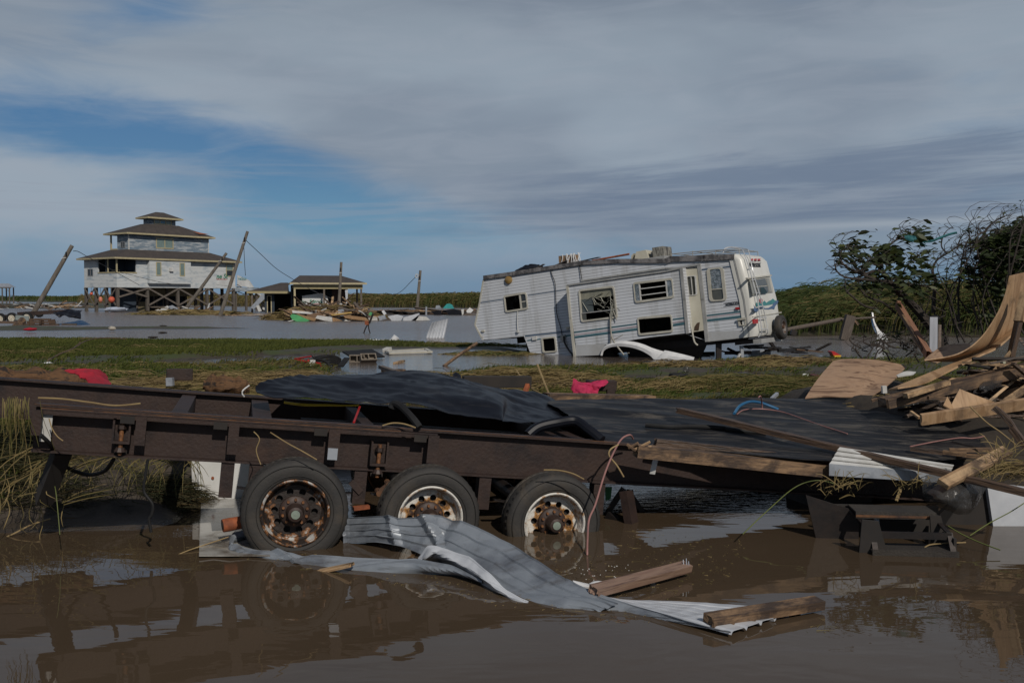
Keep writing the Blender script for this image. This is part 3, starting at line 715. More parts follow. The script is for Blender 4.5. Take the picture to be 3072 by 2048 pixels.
# low green mass inside the thickets, so that no water shows through them
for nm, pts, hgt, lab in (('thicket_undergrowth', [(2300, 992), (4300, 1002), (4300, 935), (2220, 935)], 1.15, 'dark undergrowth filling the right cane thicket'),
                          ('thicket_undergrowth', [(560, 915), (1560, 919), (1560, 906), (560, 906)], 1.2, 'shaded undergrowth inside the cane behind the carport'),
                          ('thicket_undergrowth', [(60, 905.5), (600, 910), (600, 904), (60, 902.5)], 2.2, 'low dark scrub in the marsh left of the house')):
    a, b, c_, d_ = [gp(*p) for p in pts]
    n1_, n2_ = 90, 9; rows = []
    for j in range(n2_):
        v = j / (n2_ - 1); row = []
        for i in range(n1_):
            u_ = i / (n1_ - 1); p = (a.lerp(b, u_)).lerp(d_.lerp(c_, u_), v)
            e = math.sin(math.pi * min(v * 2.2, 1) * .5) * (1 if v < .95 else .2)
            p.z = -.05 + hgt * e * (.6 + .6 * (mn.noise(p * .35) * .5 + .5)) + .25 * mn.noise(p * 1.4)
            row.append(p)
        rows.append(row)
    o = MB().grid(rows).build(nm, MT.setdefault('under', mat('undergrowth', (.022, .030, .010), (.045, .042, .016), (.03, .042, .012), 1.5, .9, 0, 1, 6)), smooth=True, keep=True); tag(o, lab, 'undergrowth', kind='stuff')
def mk(n_, c1, c2=None, c3=None, **k):
    if n_ not in MT: MT[n_] = mat(n_, c1, c2, c3, **k)
    return MT[n_]
# ================================================================== the stilt house
siding = mk('peeling lap siding', (.50, .52, .52), (.30, .35, .39), scale=.55, rough=.75, stretch=(1, 1, 3.2), pos=(.50, .64), detail=10, extra=siding_extra(.20, .06, joint_dark=.5))
siding2 = mk('scoured lap siding', (.36, .39, .41), (.14, .19, .24), scale=.8, rough=.8, stretch=(1, 1, 5.0), pos=(.40, .56), detail=10, extra=siding_extra(.20, .06, joint_dark=.5))
def shingle_extra(t, p, c, mp, rp):
    br = t.nodes.new('ShaderNodeTexBrick'); br.inputs['Scale'].default_value = 2.2; br.inputs['Color1'].default_value = (1, 1, 1, 1); br.inputs['Color2'].default_value = (.78, .78, .78, 1); br.inputs['Mortar'].default_value = (.4, .4, .4, 1)
    br.inputs['Mortar Size'].default_value = .02; t.links.new(c.outputs['Object'], br.inputs['Vector'])
    mx = t.nodes.new('ShaderNodeMix'); mx.data_type = 'RGBA'; mx.blend_type = 'MULTIPLY'; mx.inputs[0].default_value = .5
    t.links.new(p.inputs['Base Color'].links[0].from_socket, mx.inputs[6]); t.links.new(br.outputs[0], mx.inputs[7]); t.links.new(mx.outputs[2], p.inputs['Base Color'])
shingle = mk('dark brown shingles', (.075, .062, .056), (.05, .043, .04), scale=1.2, rough=.9, bump=.4, bscale=8, extra=shingle_extra)
cream = mk('cream trim paint', (.46, .40, .24), (.36, .31, .19), scale=3, rough=.6)
pile = mk('weathered piling', (.135, .115, .095), (.07, .062, .054), scale=2, rough=.9, stretch=(4, 4, .5), bump=.4)
brace = mk('weathered brace', (.16, .135, .11), (.09, .075, .065), scale=2, rough=.9)
glass_g = mk('greenish window glass', (.20, .27, .25), (.14, .19, .18), scale=.6, rough=.12)
glass_d = mk('dark window glass', (.018, .022, .026), (.03, .034, .038), scale=.8, rough=.08)
glass_b = mk('sky blue pane', (.10, .22, .30), (.08, .18, .26), scale=.8, rough=.08)
wrap = mk('white house wrap', (.60, .61, .60), (.44, .44, .43), scale=.9, rough=.5, bump=.3)
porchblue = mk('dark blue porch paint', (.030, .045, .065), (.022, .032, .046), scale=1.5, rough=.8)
A_ = lambda x, y: Z('A', x, y)
hb = gp(*A_(1035, 985)); HF = Frame((hb.x, hb.y, 0), math.atan2(.809, .588))
house = empty('stilt_house', label='three storey grey house on wooden stilts standing in the flood water', cat='house', M=HF.M)
def hz_(x, y, yv=0.0): return HF.hit(*A_(x, y), 1, yv).z
def hx_(x, y, yv=0.0): return HF.hit(*A_(x, y), 1, yv).x
def hy_(x, y, xv=0.0): return HF.hit(*A_(x, y), 0, xv).y
zf = hz_(1025, 752); ze = hz_(1025, 505)          # floor and eave of the main storey
L1 = hx_(2075, 700); L2 = hy_(742, 620)
def rect_r(x0, y0, x1, y1, yv=0.0):
    a = HF.hit(*A_(x0, y0), 1, yv); b = HF.hit(*A_(x1, y1), 1, yv); return (min(a.x, b.x), min(a.z, b.z), max(a.x, b.x), max(a.z, b.z))
def rect_l(x0, y0, x1, y1, xv=0.0):
    a = HF.hit(*A_(x0, y0), 0, xv); b = HF.hit(*A_(x1, y1), 0, xv); return (min(a.y, b.y), min(a.z, b.z), max(a.y, b.y), max(a.z, b.z))
def loop(r): return [(r[0], r[1]), (r[2], r[1]), (r[2], r[3]), (r[0], r[3])]
LM = Matrix.Rotation(math.pi / 2, 4, 'Z')          # maps a prism's x to the left face's depth
def hwall(name, outline, holes, face, off, th, m, parent=house):
    """face 'r': lies in y=off, 'l': lies in x=off"""
    mb = MB()
    if face == 'r': mb.prism(outline, th, Matrix.Translation((0, off, 0)), holes)
    else: mb.prism(outline, th, Matrix(((0, 1, 0, off), (1, 0, 0, 0), (0, 0, 1, 0), (0, 0, 0, 1))), holes)
    return mb.build(name, m, parent)
def window(parent, face, off, r, fm, gm, fw=.12, panes=(1, 1), name='window', gms=None):
    """frame stands 4 cm proud of the wall, panes set back in it"""
    x0, z0, x1, z1 = r; f = MB(); s = -1
    def bx(mb, a, b, c, d, o0, o1):
        if face == 'r': mb.b2((a, off + o0, b), (c, off + o1, d))
        else: mb.b2((off + o0, a, b), (off + o1, c, d))
    bx(f, x0 - fw, z0 - fw, x1 + fw, z0, -.05, .06); bx(f, x0 - fw, z1, x1 + fw, z1 + fw, -.05, .06)
    bx(f, x0 - fw, z0, x0, z1, -.05, .06); bx(f, x1, z0, x1 + fw, z1, -.05, .06)
    n, m = panes
    for i in range(1, n): q = x0 + (x1 - x0) * i / n; bx(f, q - fw * .45, z0, q + fw * .45, z1, -.045, .06)
    for i in range(1, m): q = z0 + (z1 - z0) * i / m; bx(f, x0, q - fw * .25, x1, q + fw * .25, -.042, .06)
    fo = f.build(name, fm, parent)
    k = 0
    for i in range(n):
        for j in range(m):
            g = MB(); bx(g, x0 + (x1 - x0) * i / n, z0 + (z1 - z0) * j / m, x0 + (x1 - x0) * (i + 1) / n, z0 + (z1 - z0) * (j + 1) / m, -.012, .01)
            g.build('pane', (gms[k] if gms else gm), fo); k += 1
    return fo
por = rect_r(1038, 512, 1202, 637); porl = rect_l(862, 522, 1020, 643)
por = (.12, por[1], por[2], por[3]); porl = (.12, por[1], porl[2], por[3])
w_a = rect_r(1380, 553, 1418, 660); w_b = rect_r(1590, 560, 1626, 665); w_c = rect_r(1998, 570, 2052, 670)
hwall('wall', loop((0, zf, L1, ze)), [loop(por), loop(w_c)], 'r', 0, .18, siding)
w_l = rect_l(776, 612, 820, 665)
hwall('wall', loop((.185, zf, L2, ze)), [loop((.185, porl[1], porl[2], porl[3])), loop(w_l)], 'l', 0, .18, siding)
MB().b2((L1 - .18, .185, zf), (L1, L2, ze)).build('wall', siding, house); MB().b2((.185, L2 - .18, zf), (L1 - .19, L2, ze)).build('wall', siding, house)
MB().b2((-.05, -.05, zf - .28), (L1 + .05, L2 + .05, zf - .004)).build('floor_frame', siding, house)
MB().b2((.19, 3.0, zf), (por[2] + .4, 3.1, ze)).b2((por[2] + .3, .19, zf), (por[2] + .4, 3.0, ze)).b2((.19, porl[2] + .3, zf), (3, porl[2] + .4, ze)).build('porch_wall', porchblue, house)
window(house, 'r', 3.0, (1.2, zf + .9, 2.3, zf + 2.2), cream, glass_d, .1, (3, 2)); window(house, 'r', 3.0, (3.3, zf + .1, 4.2, zf + 2.0), cream, glass_d, .1)
# porch post and trims
tr = MB(); tr.b2((-.05, -.05, por[1]), (.12, .12, ze)); tr.b2((-.05, -.06, por[1] - .15), (por[2] + .1, .02, por[1])); tr.b2((-.06, -.055, por[1] - .15), (.02, porl[2], por[1]))
q = HF.hit(*A_(950, 600), 0, 0).y; tr.b2((-.04, q - .08, por[1]), (.1, q + .08, ze)); tr.build('porch_post', cream, house)
# bay
b0 = hx_(1315, 600, -.5); b1 = hx_(1680, 600, -.5); zb = hz_(1400, 736, -.5)
MB().b2((b0, -.6, zb), (b1, -.002, ze - .02)).build('bay_wall', siding, house)
for r in (rect_r(1382, 553, 1416, 660, -.6), rect_r(1590, 560, 1624, 665, -.6)): window(house, 'r', -.6, r, cream, glass_g, .13)
window(house, 'r', 0, w_c, cream, glass_d, .14, (1, 2), gms=[glass_d, glass_g]); window(house, 'l', 0, w_l, mk('grey frame', (.3, .3, .3)), glass_d, .08, (2, 1))
r = rect_r(1490, 597, 1520, 630, -.6); MB().b2((r[0], -.9, r[1]), (r[2], -.6, r[3])).build('wall_vent', MT['white'], house)
# stripped house wrap at the right end with its print
r = rect_r(1905, 625, 2070, 760); MB().prism([(r[0], r[1] + .3), (r[0] + 1, r[1] + .1), (r[2] + .05, r[1] - .1), (r[2] + .05, w_c[1] - .2), (w_c[0] - .2, w_c[1] - .2), (w_c[0] - .2, r[3] - .4), (r[0] + .9, r[3] - .7)], .03, Matrix.Translation((0, -.035, 0))).build('house_wrap', wrap, house)
def text(s, name, m, parent, M, size, ext=.004, shear=0.0, offset=0.0):
    c = bpy.data.curves.new(name, 'FONT'); c.body = s; c.size = size; c.extrude = ext; c.shear = shear; c.offset = offset
    tmp = bpy.data.objects.new(name, c); col.objects.link(tmp); dg = bpy.context.evaluated_depsgraph_get()
    me = bpy.data.meshes.new_from_object(tmp.evaluated_get(dg)); bpy.data.objects.remove(tmp)
    me.materials.clear(); me.materials.append(m); me.name = name
    o = bpy.data.objects.new(name, me); col.objects.link(o)
    if parent is not None: o.parent = parent
    o.matrix_basis = M; return o
green_ink = mk('green ink', (.01, .18, .10)); red_ink = mk('red ink', (.5, .05, .05)); teal_ink = mk('teal ink', (.05, .28, .30))
TX = Matrix.Rotation(math.pi / 2, 4, 'X')
q = HF.hit(*A_(1908, 692), 1, -.05); text('ne St', 'lettering', green_ink, house, Matrix.Translation((q.x, -.05, q.z)) @ TX, 1.05, .01, .2, .02)
q = HF.hit(*A_(1910, 696), 1, -.05); MB().b2((q.x, -.06, q.z - .08), (q.x + 2.0, -.045, q.z)).build('printed_line', red_ink, house)
# roofs: hipped skirts
def hip(name, x0, y0, x1, y1, z, ix0, iy0, ix1, iy1, zi, over, m=shingle, th=.22):
    mb = MB(); a = [(x0 - over, y0 - over, z), (x1 + over, y0 - over, z), (x1 + over, y1 + over, z), (x0 - over, y1 + over, z)]; b = [(ix0, iy0, zi), (ix1, iy0, zi), (ix1, iy1, zi), (ix0, iy1, zi)]
    mb.add(a + b, [(0, 1, 5, 4), (1, 2, 6, 5), (2, 3, 7, 6), (3, 0, 4, 7), (4, 5, 6, 7), (3, 2, 1, 0)])
    ro = mb.build(name, m, house)
    f = MB(); X0, Y0, X1, Y1 = x0 - over, y0 - over, x1 + over, y1 + over
    f.b2((X0 - .03, Y0 - .04, z - th), (X1 + .03, Y0 + .02, z + .02)); f.b2((X0 - .03, Y0 + .025, z - th), (X0 + .02, Y1, z + .02)); f.b2((X1 - .02, Y0 + .025, z - th), (X1 + .03, Y1, z + .02)); f.b2((X0, Y1 - .02, z - th), (X1, Y1 + .03, z + .02))
    f.build('fascia', cream, ro)
    return ro
c2 = HF.solve(A_(1135, 0)[0], (0, 2.0, ze + 1), (1, 0, 0)); s2x0 = c2.x
s2y1 = HF.solve(A_(1035, 0)[0], (s2x0, 2.0, ze + 1), (0, 1, 0)).y; s2x1 = HF.solve(A_(1842, 0)[0], (0, 2.0, ze + 1), (1, 0, 0)).x
z2a = HF.hit(*A_(1135, 438), 1, 2.0).z; z2b = HF.hit(*A_(1135, 288), 1, 2.0).z
hip('roof', 0, 0, L1, L2, ze, s2x0 - .3, 2.0, s2x1 + .2, max(s2y1, L2 - 2.0), z2a + .05, .75)
py1 = HF.solve(A_(975, 0)[0], (s2x0, 2.0, ze + 1), (0, 1, 0)).y
def rr2(x0, y0, x1, y1, yv): return rect_r(x0, y0, x1, y1, yv)
MB().b2((s2x0, 2.0, z2a - .4), (s2x1, s2y1, z2b)).build('upper_wall', siding2, house)
window(house, 'r', 2.0, rr2(1382, 340, 1522, 424, 2.0), cream, glass_g, .16, (2, 1))
rl = rect_l(1068, 372, 1102, 415, s2x0); window(house, 'l', s2x0, rl, mk('grey frame', (.3, .3, .3)), glass_d, .07, (2, 1))
MB().b2((s2x0 - .02, 1.96, z2a), (s2x0 + .12, 2.1, z2b)).b2((s2x1 - .12, 1.96, z2a), (s2x1 + .02, 2.1, z2b)).build('corner_trim', MT['white'], house)
MB().b2((s2x0, py1 - .12, z2a), (s2x0 + .2, py1 + .08, z2b)).b2((s2x0 - .02, s2y1 + .002, z2a - .3), (s2x0 + .1, py1, z2a + .25)).build('balcony_post', cream, house)
c3 = HF.solve(A_(1320, 0)[0], (0, 3.2, z2b + 2), (1, 0, 0)); t3y = HF.solve(A_(1265, 0)[0], (c3.x, 3.2, z2b + 2), (0, 1, 0)).y; t3x = HF.solve(A_(1548, 0)[0], (0, 3.2, z2b + 2), (1, 0, 0)).x
z3a = HF.hit(*A_(1320, 232), 1, 3.2).z; z3b = HF.hit(*A_(1320, 152), 1, 3.2).z
hip('roof', s2x0, 2.0, s2x1, py1, z2b, c3.x - .5, 3.1, t3x + .5, t3y, z3a + .35, .7)
MB().b2((c3.x, 3.2, z3a - .3), (t3x, t3y, z3b)).build('cupola_wall', siding2, house)
window(house, 'r', 3.2, rr2(1362, 176, 1508, 214, 3.2), cream, glass_g, .12, (3, 1), gms=[glass_g, glass_b, glass_g])
zt = HF.hit(*A_(1400, 108), 1, 3.8).z
hip('roof', c3.x, 3.2, t3x, t3y, z3b, c3.x + 1.6, 3.2 + (t3y - 3.2) * .5 - .1, t3x - 1.6, 3.2 + (t3y - 3.2) * .5 + .1, zt, .8)
MB().add([HF.hit(*A_(1700, 277), 1, 1.6), HF.hit(*A_(1850, 303), 1, 1.35), HF.hit(*A_(1760, 300), 1, 1.35)], [(0, 1, 2)]).build('torn_patch', MT['orange_rust'], house)
# pilings with cross braces
def piling(x, y, r=.19, h=None, lean=0): return MB().box((x, y, (zf - .28) / 2 - .3), (r * 2, r * 2, (zf - .28) + .6)).build('piling', pile, house)
px_r = [A_(v, 0)[0] for v in (1038, 1300, 1568, 1825, 2058)]
xs_ = [HF.solve(p, (0, .25, 1.5), (1, 0, 0)).x for p in px_r]
ys_ = [HF.solve(A_(v, 0)[0], (.25, 0, 1.5), (0, 1, 0)).y for v in (940, 850, 762)]
for x_ in xs_:
    piling(x_, .25)
    for y_ in ys_[0:3]: piling(x_ if x_ != xs_[0] else .25, y_)
zt_ = zf - .35; zb_ = .9
def hbar(name, p0, p1, w=.07, t=.24, m=brace): return MB().bar(p0, p1, w, t).build(name, m, house)
for i in range(4):
    hbar('cross_brace', (xs_[i], .02, zt_), (xs_[i + 1], .02, zb_ if i in (1, 2, 3) else zt_ - 1.3)); hbar('cross_brace', (xs_[i], -.06, zb_ if i in (1, 2, 3) else zt_ - 1.3), (xs_[i + 1], -.06, zt_))
yy = [.25] + ys_
for i in range(3):
    hbar('cross_brace', (.02, yy[i], zt_), (.02, yy[i + 1], zb_)); hbar('cross_brace', (-.06, yy[i], zb_), (-.06, yy[i + 1], zt_))
    hbar('cross_brace', (xs_[1], yy[i], zt_), (xs_[1], yy[i + 1], zb_))
# ground floor store under the house
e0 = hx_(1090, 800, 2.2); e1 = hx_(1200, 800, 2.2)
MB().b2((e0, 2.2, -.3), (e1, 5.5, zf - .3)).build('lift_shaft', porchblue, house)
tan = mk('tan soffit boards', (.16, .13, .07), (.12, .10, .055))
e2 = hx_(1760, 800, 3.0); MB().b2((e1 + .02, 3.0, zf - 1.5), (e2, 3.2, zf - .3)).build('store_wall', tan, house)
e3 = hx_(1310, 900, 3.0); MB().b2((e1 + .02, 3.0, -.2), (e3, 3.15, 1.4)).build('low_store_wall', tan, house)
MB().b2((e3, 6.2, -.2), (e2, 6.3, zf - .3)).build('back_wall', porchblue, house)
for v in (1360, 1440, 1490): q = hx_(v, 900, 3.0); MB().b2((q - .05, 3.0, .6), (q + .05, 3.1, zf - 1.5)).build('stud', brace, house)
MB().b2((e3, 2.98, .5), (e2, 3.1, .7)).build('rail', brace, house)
# collapsed rear deck at the right end
dk = empty('broken_deck', label='splintered deck and house wrap hanging off the right end of the stilt house', cat='deck', M=HF.M)
for i in range(10):
    a = Vector((L1 + random.uniform(0, 3.6), 1 + random.uniform(-.5, 3), zf + random.uniform(-.7, .9))); b = a + Vector((random.uniform(.8, 3), random.uniform(-.4, .6), random.uniform(-.8, .4)))
    MB().bar(a, b, .25, .06).build('board', random.choice([brace, MT['white'], wrap, siding]), dk)
MB().b2((L1 + .1, .6, zf - .75), (L1 + 5.2, .75, zf - .1)).build('rim_joist', siding2, dk)
MB().prism([(L1 + 1.2, zf + .1), (L1 + 4.6, zf - .1), (L1 + 3.6, zf + 1.1), (L1 + 1.2, zf + 1.9)], .05, Matrix.Translation((0, 1.0, 0))).build('house_wrap', wrap, dk)
text('neSidr', 'lettering', teal_ink, dk, Matrix.Translation((L1 + 1.3, .96, zf + 1.1)) @ TX, .7, .01)
for i in range(3): MB().b2((L1 + .8 + 2.1 * i, 1.0, -.4), (L1 + 1.1 + 2.1 * i, 1.3, zf - .1)).build('post', pile, dk)
MB().bar((L1 + 3.2, .8, zf + .1), (L1 + 8.2, .8, zf - 2.9), .3, .3).build('stair_stringer', wrap, dk); MB().bar((L1 + 2.6, 1.6, zf - .2), (L1 + 7.4, 1.6, zf - 3.0), .3, .3).build('stair_stringer', MT['void'], dk)
# buoys hung under the house
def buoy(x, y, rx, rz, lab, m, Yd):
    c = HF.solve(A_(x, 0)[0], (0, Yd, 1), (1, 0, 0)); zc = HF.hit(*A_(x, y), 1, Yd).z; s = .34 * 140 / 2987 * 1.0
    t = empty('buoy', HF.W((c.x, Yd, zc - rz)), lab, 'buoy', 'buoys hanging under the house')
    MB().ball((0, 0, rz), (rx, rx, rz), 16, 10).build('float_ball', m, t, smooth=True); MB().tube([(0, 0, 2 * rz - .02), (0, 0, 2 * rz + .16)], .09, 8).build('eyelet', MT['black'], t); MB().tube([(0, 0, 2 * rz + .1), (0, 0, zf - .3 - zc + rz)], .03, 5).build('rope', brace, t)
ob = mk('orange buoy', (.62, .12, .06), (.5, .09, .05)); ob2 = mk('faded orange buoy', (.66, .22, .13), (.5, .16, .1))
buoy(985, 878, .45, .46, 'largest round red orange buoy hanging beside the corner stilt', ob, 1.0)
buoy(888, 877, .27, .42, 'faded oval orange buoy hanging between the left stilts', ob2, 1.0)
buoy(808, 826, .22, .22, 'small red buoy hanging high behind the leftmost stilts', ob, 3.0)

# ================================================================== the carport and its shed
B_ = lambda x, y: Z('B', x, y)
sb = gp(*B_(541, 757)); SF = Frame((sb.x, sb.y, 0), R(14))
shed = empty('carport', label='low open carport with brown hipped roof and cream fascia beside the stilt house', cat='carport', M=SF.M)
S = lambda x, y, yv=0.0: SF.hit(*B_(x, y), 1, yv)
xr = S(1134, 600).x; zs = S(541, 495).z; zsb = S(541, 548).z; bk = 7.5
ridge = S(760, 430, 3.5).z; r0 = S(585, 430, 3.5).x; r1 = S(950, 436, 3.5).x
mb = MB(); ov = .6
mb.add([(-ov, -ov, zs), (xr + ov, -ov, zs), (xr + ov, bk + ov, zs), (-ov, bk + ov, zs), (r0, bk / 2, ridge), (r1, bk / 2, ridge)], [(0, 1, 5, 4), (1, 2, 5), (2, 3, 4, 5), (3, 0, 4), (3, 2, 1, 0)])
ro = mb.build('roof', shingle, shed)
MB().b2((-ov - .03, -ov - .05, zs - .2), (xr + ov + .03, -ov + .02, zs + .03)).b2((-ov - .03, -ov + .025, zs - .2), (-ov + .03, bk, zs + .03)).build('fascia', cream, ro)
hv = mk('header boards', (.34, .29, .15), (.27, .23, .13), scale=2)
MB().b2((-.1, -.1, zsb), (xr + .1, .05, zs - .2)).b2((-.1, .055, zsb), (.05, bk, zs - .2)).build('header', hv, shed)
for v in (541, 800, 1128): q = S(v, 600).x; MB().b2((q - .12, -.08, -.4), (q + .12, .12, zsb)).build('post', brace if v > 541 else cream, shed)
for v in (0, xr / 2, xr): MB().b2((v - .12, bk - .2, -.4), (v + .12, bk, zs - .2)).build('post', pile, shed)
xm = S(1005, 600, 5).x; MB().b2((-.3, bk - .1, .0), (xm, bk + .02, zs - .2)).build('back_wall', porchblue, shed)
brn = mk('brown wall board', (.06, .032, .024), (.045, .025, .02)); x9 = S(870, 600, 4).x; MB().b2((x9, 4, .0), (xm, 4.12, zs - .25)).build('side_wall', brn, shed)
# left wing
wl = S(150, 570, 2.5); wz = S(150, 570, 1.5).z; wt = S(400, 492, 3.5).z; wx0 = S(135, 568, 1.5).x; wxr = S(400, 560, 1.5).x
mb = MB(); mb.add([(wx0 - .2, 1.2, wz), (-.7, 1.2, wz + .02), (-.7, 4.5, wt), (wx0 + 4.3, 4.5, wt), (wx0 - .2, 8, wz), (-.7, 8, wz), (wx0 - .2, 1.2, wz - .12), (-.7, 1.2, wz - .12), (-.7, 8, wz - .12), (wx0 - .2, 8, wz - .12)],
                 [(0, 1, 2, 3), (3, 2, 5, 4), (0, 3, 4), (0, 1, 7, 6), (4, 0, 6, 9), (6, 7, 8, 9), (1, 2, 5, 8, 7)])
rw = mb.build('roof', shingle, shed); MB().b2((wx0 - .25, 1.12, wz - .28), (-.65, 1.19, wz + .03)).build('fascia', hv, rw)
g0 = S(275, 600, 2.5).x; d0, d1 = S(303, 600, 2.5).x, S(330, 600, 2.5).x; g1, g2 = S(362, 600, 2.5).x, S(506, 600, 2.5).x; gt = S(400, 592, 2.5).z; dt = S(310, 612, 2.5).z
mb = MB(); mb.prism(loop((g0, -.1, -.2, wz)), .15, Matrix.Translation((0, 2.5, 0)), [loop((d0, .1, d1, dt)), loop((g1, 0, g2, gt))]); mb.build('shed_wall', porchblue, shed)
MB().b2((g0, 2.66, 0), (g0 + .1, 7, wz)).b2((-.3, 2.66, 0), (-.2, 7, wz)).b2((g0, 7, 0), (-.2, 7.1, wz)).build('shed_wall', MT['void'], shed)
MB().b2((d0 - .12, 2.45, 0), (d0, 2.5, dt + .1)).b2((d1, 2.45, 0), (d1 + .12, 2.5, dt + .1)).b2((d0, 2.45, dt), (d1, 2.5, dt + .1)).build('door_frame', cream, shed)
q = S(165, 600, 1.5).x; MB().b2((q - .12, 1.4, -.4), (q + .12, 1.6, wz - .1)).build('post', brace, shed)
# fallen house wrap inside the carport
fw_ = empty('fallen_wall_panel', label='collapsed wall panel in white house wrap with green print inside the carport', cat='wall panel', M=SF.M)
pp = [S(605, 610, 1.6), S(775, 585, 1.8), S(825, 612, 1.8), S(850, 700, 1.4), S(700, 720, 1.2), S(610, 660, 1.4)]
MB().prism([(p.x, p.z) for p in pp], .1, Matrix.Translation((0, 1.5, 0))).build('house_wrap', wrap, fw_)
q = S(672, 672, 1.48); text('Stine', 'lettering', green_ink, fw_, Matrix.Translation((q.x, 1.47, q.z)) @ TX, .62, .01, .1, .02); q = S(755, 682, 1.48); text('St', 'lettering', green_ink, fw_, Matrix.Translation((q.x, 1.47, q.z)) @ TX, .62, .01, .1, .02)
q = S(600, 672, 1.48); text('ine', 'lettering', green_ink, fw_, Matrix.Translation((q.x, 1.47, q.z)) @ TX, .55, .01, .1)
q = S(675, 676, 1.48); MB().b2((q.x, 1.46, q.z - .09), (q.x + 2.4, 1.48, q.z - .05)).build('printed_line', red_ink, fw_)

# ================================================================== poles and wires
polewood = mk('grey utility pole wood', (.19, .165, .135), (.10, .088, .075), scale=2, rough=.9, stretch=(3, 3, .4), bump=.4)
def pole(z, x0, y0, x1, y1, Y0, Y1, r, lab, base_sub=.4):
    a = ZA(z, x0, y0, Y0); b = ZA(z, x1, y1, Y1); a.z = min(a.z, 0.0) if base_sub else a.z; d = (a - b).normalized()
    t = empty('utility_pole', (a.x, a.y, 0), lab, 'utility pole', 'leaning utility poles'); a2 = a + d * base_sub
    MB().tube([a2 - t.location, (a2 + b) / 2 - t.location, b - t.location], [r * 1.15, r, r * .85], 10).build('pole_shaft', polewood, t, smooth=True)
    k = b - t.location + d * .9
    MB().box(k + Vector((.0, -r, 0)), (.12, .14, .35)).build('bracket', MT['black'], t); MB().tube([k + d * .5 + Vector((-r, -r, 0)), k + d * .5 + Vector((r, -r, .06))], .035, 6).build('bolt', MT['white'], t)
    return a, b
Ybig = 140
p1 = pole('A', 262, 978, 636, 402, 92, 92, .21, 'leaning utility pole standing in the water left of the house')
p2 = pole('A', 1615, 935, 1998, 468, 134, 134, .21, 'bare pole leaning right across the long front of the house')
p3 = pole('A', 1937, 1035, 2184, 276, 107, 107, .19, 'tallest tilted utility pole between the house and the carport')
p4 = pole('B', 928, 740, 952, 312, 124, 124, .19, 'nearly upright pole standing before the carport')
p5 = pole('B', 1616, 740, 1650, 385, 126, 126, .19, 'lone upright pole on the shore left of the camper')
def wire(name, pts, r, m, lab, cat_, group=None, n=24, nn=5):
    o = MB().tube(crs(pts, n), r, nn).build(name, m, smooth=True); return tag(o, lab, cat_, group)
blackw = mk('grey wire', (.03, .03, .034), (.045, .045, .05))
wire('power_line', [p1[1] + Vector((.1, 0, -.5)), ZA('A', 690, 455, 100), ZA('A', 780, 505, 110), ZA('A', 940, 590, 125), ZA('A', 1100, 680, 138), ZA('A', 1230, 750, 140)], .035, blackw, 'slack wire drooping from the left pole past the house porch', 'wire')
wire('power_line', [p3[1] + Vector((-.2, 0, -.95)), ZA('B', 250, 250, 115), ZA('B', 380, 370, 120), ZA('B', 520, 460, 124), ZA('B', 640, 530, 126), ZA('B', 780, 600, 126), ZA('B', 905, 645, 126)], .035, blackw, 'long wire sagging from the tallest tilted pole over the carport roof', 'wire')
wire('power_line', [ZA('B', 93, 185, 107), ZA('B', 100, 330, 108), ZA('B', 107, 430, 109)], .03, blackw, 'wire hanging straight down from the tallest tilted pole', 'wire')
wire('power_line', [ZA('B', 1618, 432, 126), ZA('B', 1560, 492, 130), ZA('B', 1480, 570, 138), ZA('B', 1405, 608, 145)], .035, blackw, 'wire running down left from the lone pole on the shore', 'wire')
wire('power_line', [ZA('A', 1060, 635, 132), ZA('A', 1250, 685, 132), ZA('A', 1420, 725, 132), ZA('A', 1560, 745, 132)], .03, blackw, 'wire slung across the lower front wall of the house', 'wire')
wire('coiled_wire', [ZA('B', 1618 + 12 * math.cos(a / 3), 435 + 16 * math.sin(a / 3), 125.5) for a in range(26)], .05, MT['white'], 'loop of wire hung near the top of the lone pole', 'wire', n=60)

# small pavilion at the left edge
pv = gp(*Z('a', 42, 238)); PF = Frame((pv.x, pv.y, 0), R(12)); P_ = lambda x, y, v=0: PF.hit(*Z('a', x, y), 1, v)
pav = empty('pavilion', label='small open pavilion with grey metal roof at the left edge of the view', cat='pavilion', M=PF.M)
za_ = P_(40, 10).z; x1_ = P_(135, 10).x; zr = A_(50, 735)
zr = PF.hit(*A_(50, 735), 1, 2.0).z; zz_ = PF.hit(*A_(90, 768), 1, 0).z
MB().add([(-9, -.4, zz_), (x1_ + .5, -.4, zz_), (x1_ - 1.0, 2.5, zr), (-9, 2.5, zr), (-9, 5.4, zz_), (x1_ + .5, 5.4, zz_)], [(0, 1, 2, 3), (3, 2, 5, 4), (1, 5, 2), (0, 3, 4), (0, 4, 5, 1)]).build('roof', MT['grey_metal'], pav)
MB().b2((-9, -.35, zz_ - .35), (x1_ + .4, -.2, zz_ - .004)).build('beam', pile, pav)
for x_ in (x1_ - .2, P_(30, 100).x, -6): MB().b2((x_ - .17, -.1, -.3), (x_ + .17, .24, zz_ - .36)).build('post', pile, pav); MB().b2((x_ - .17, 4.6, -.3), (x_ + .17, 4.9, zz_ - .1)).build('post', pile, pav)
MB().bar((x1_ - .2, .05, zz_ - 1.5), (x1_ - 1.4, .05, zz_ - .4), .12).build('knee_brace', brace, pav)
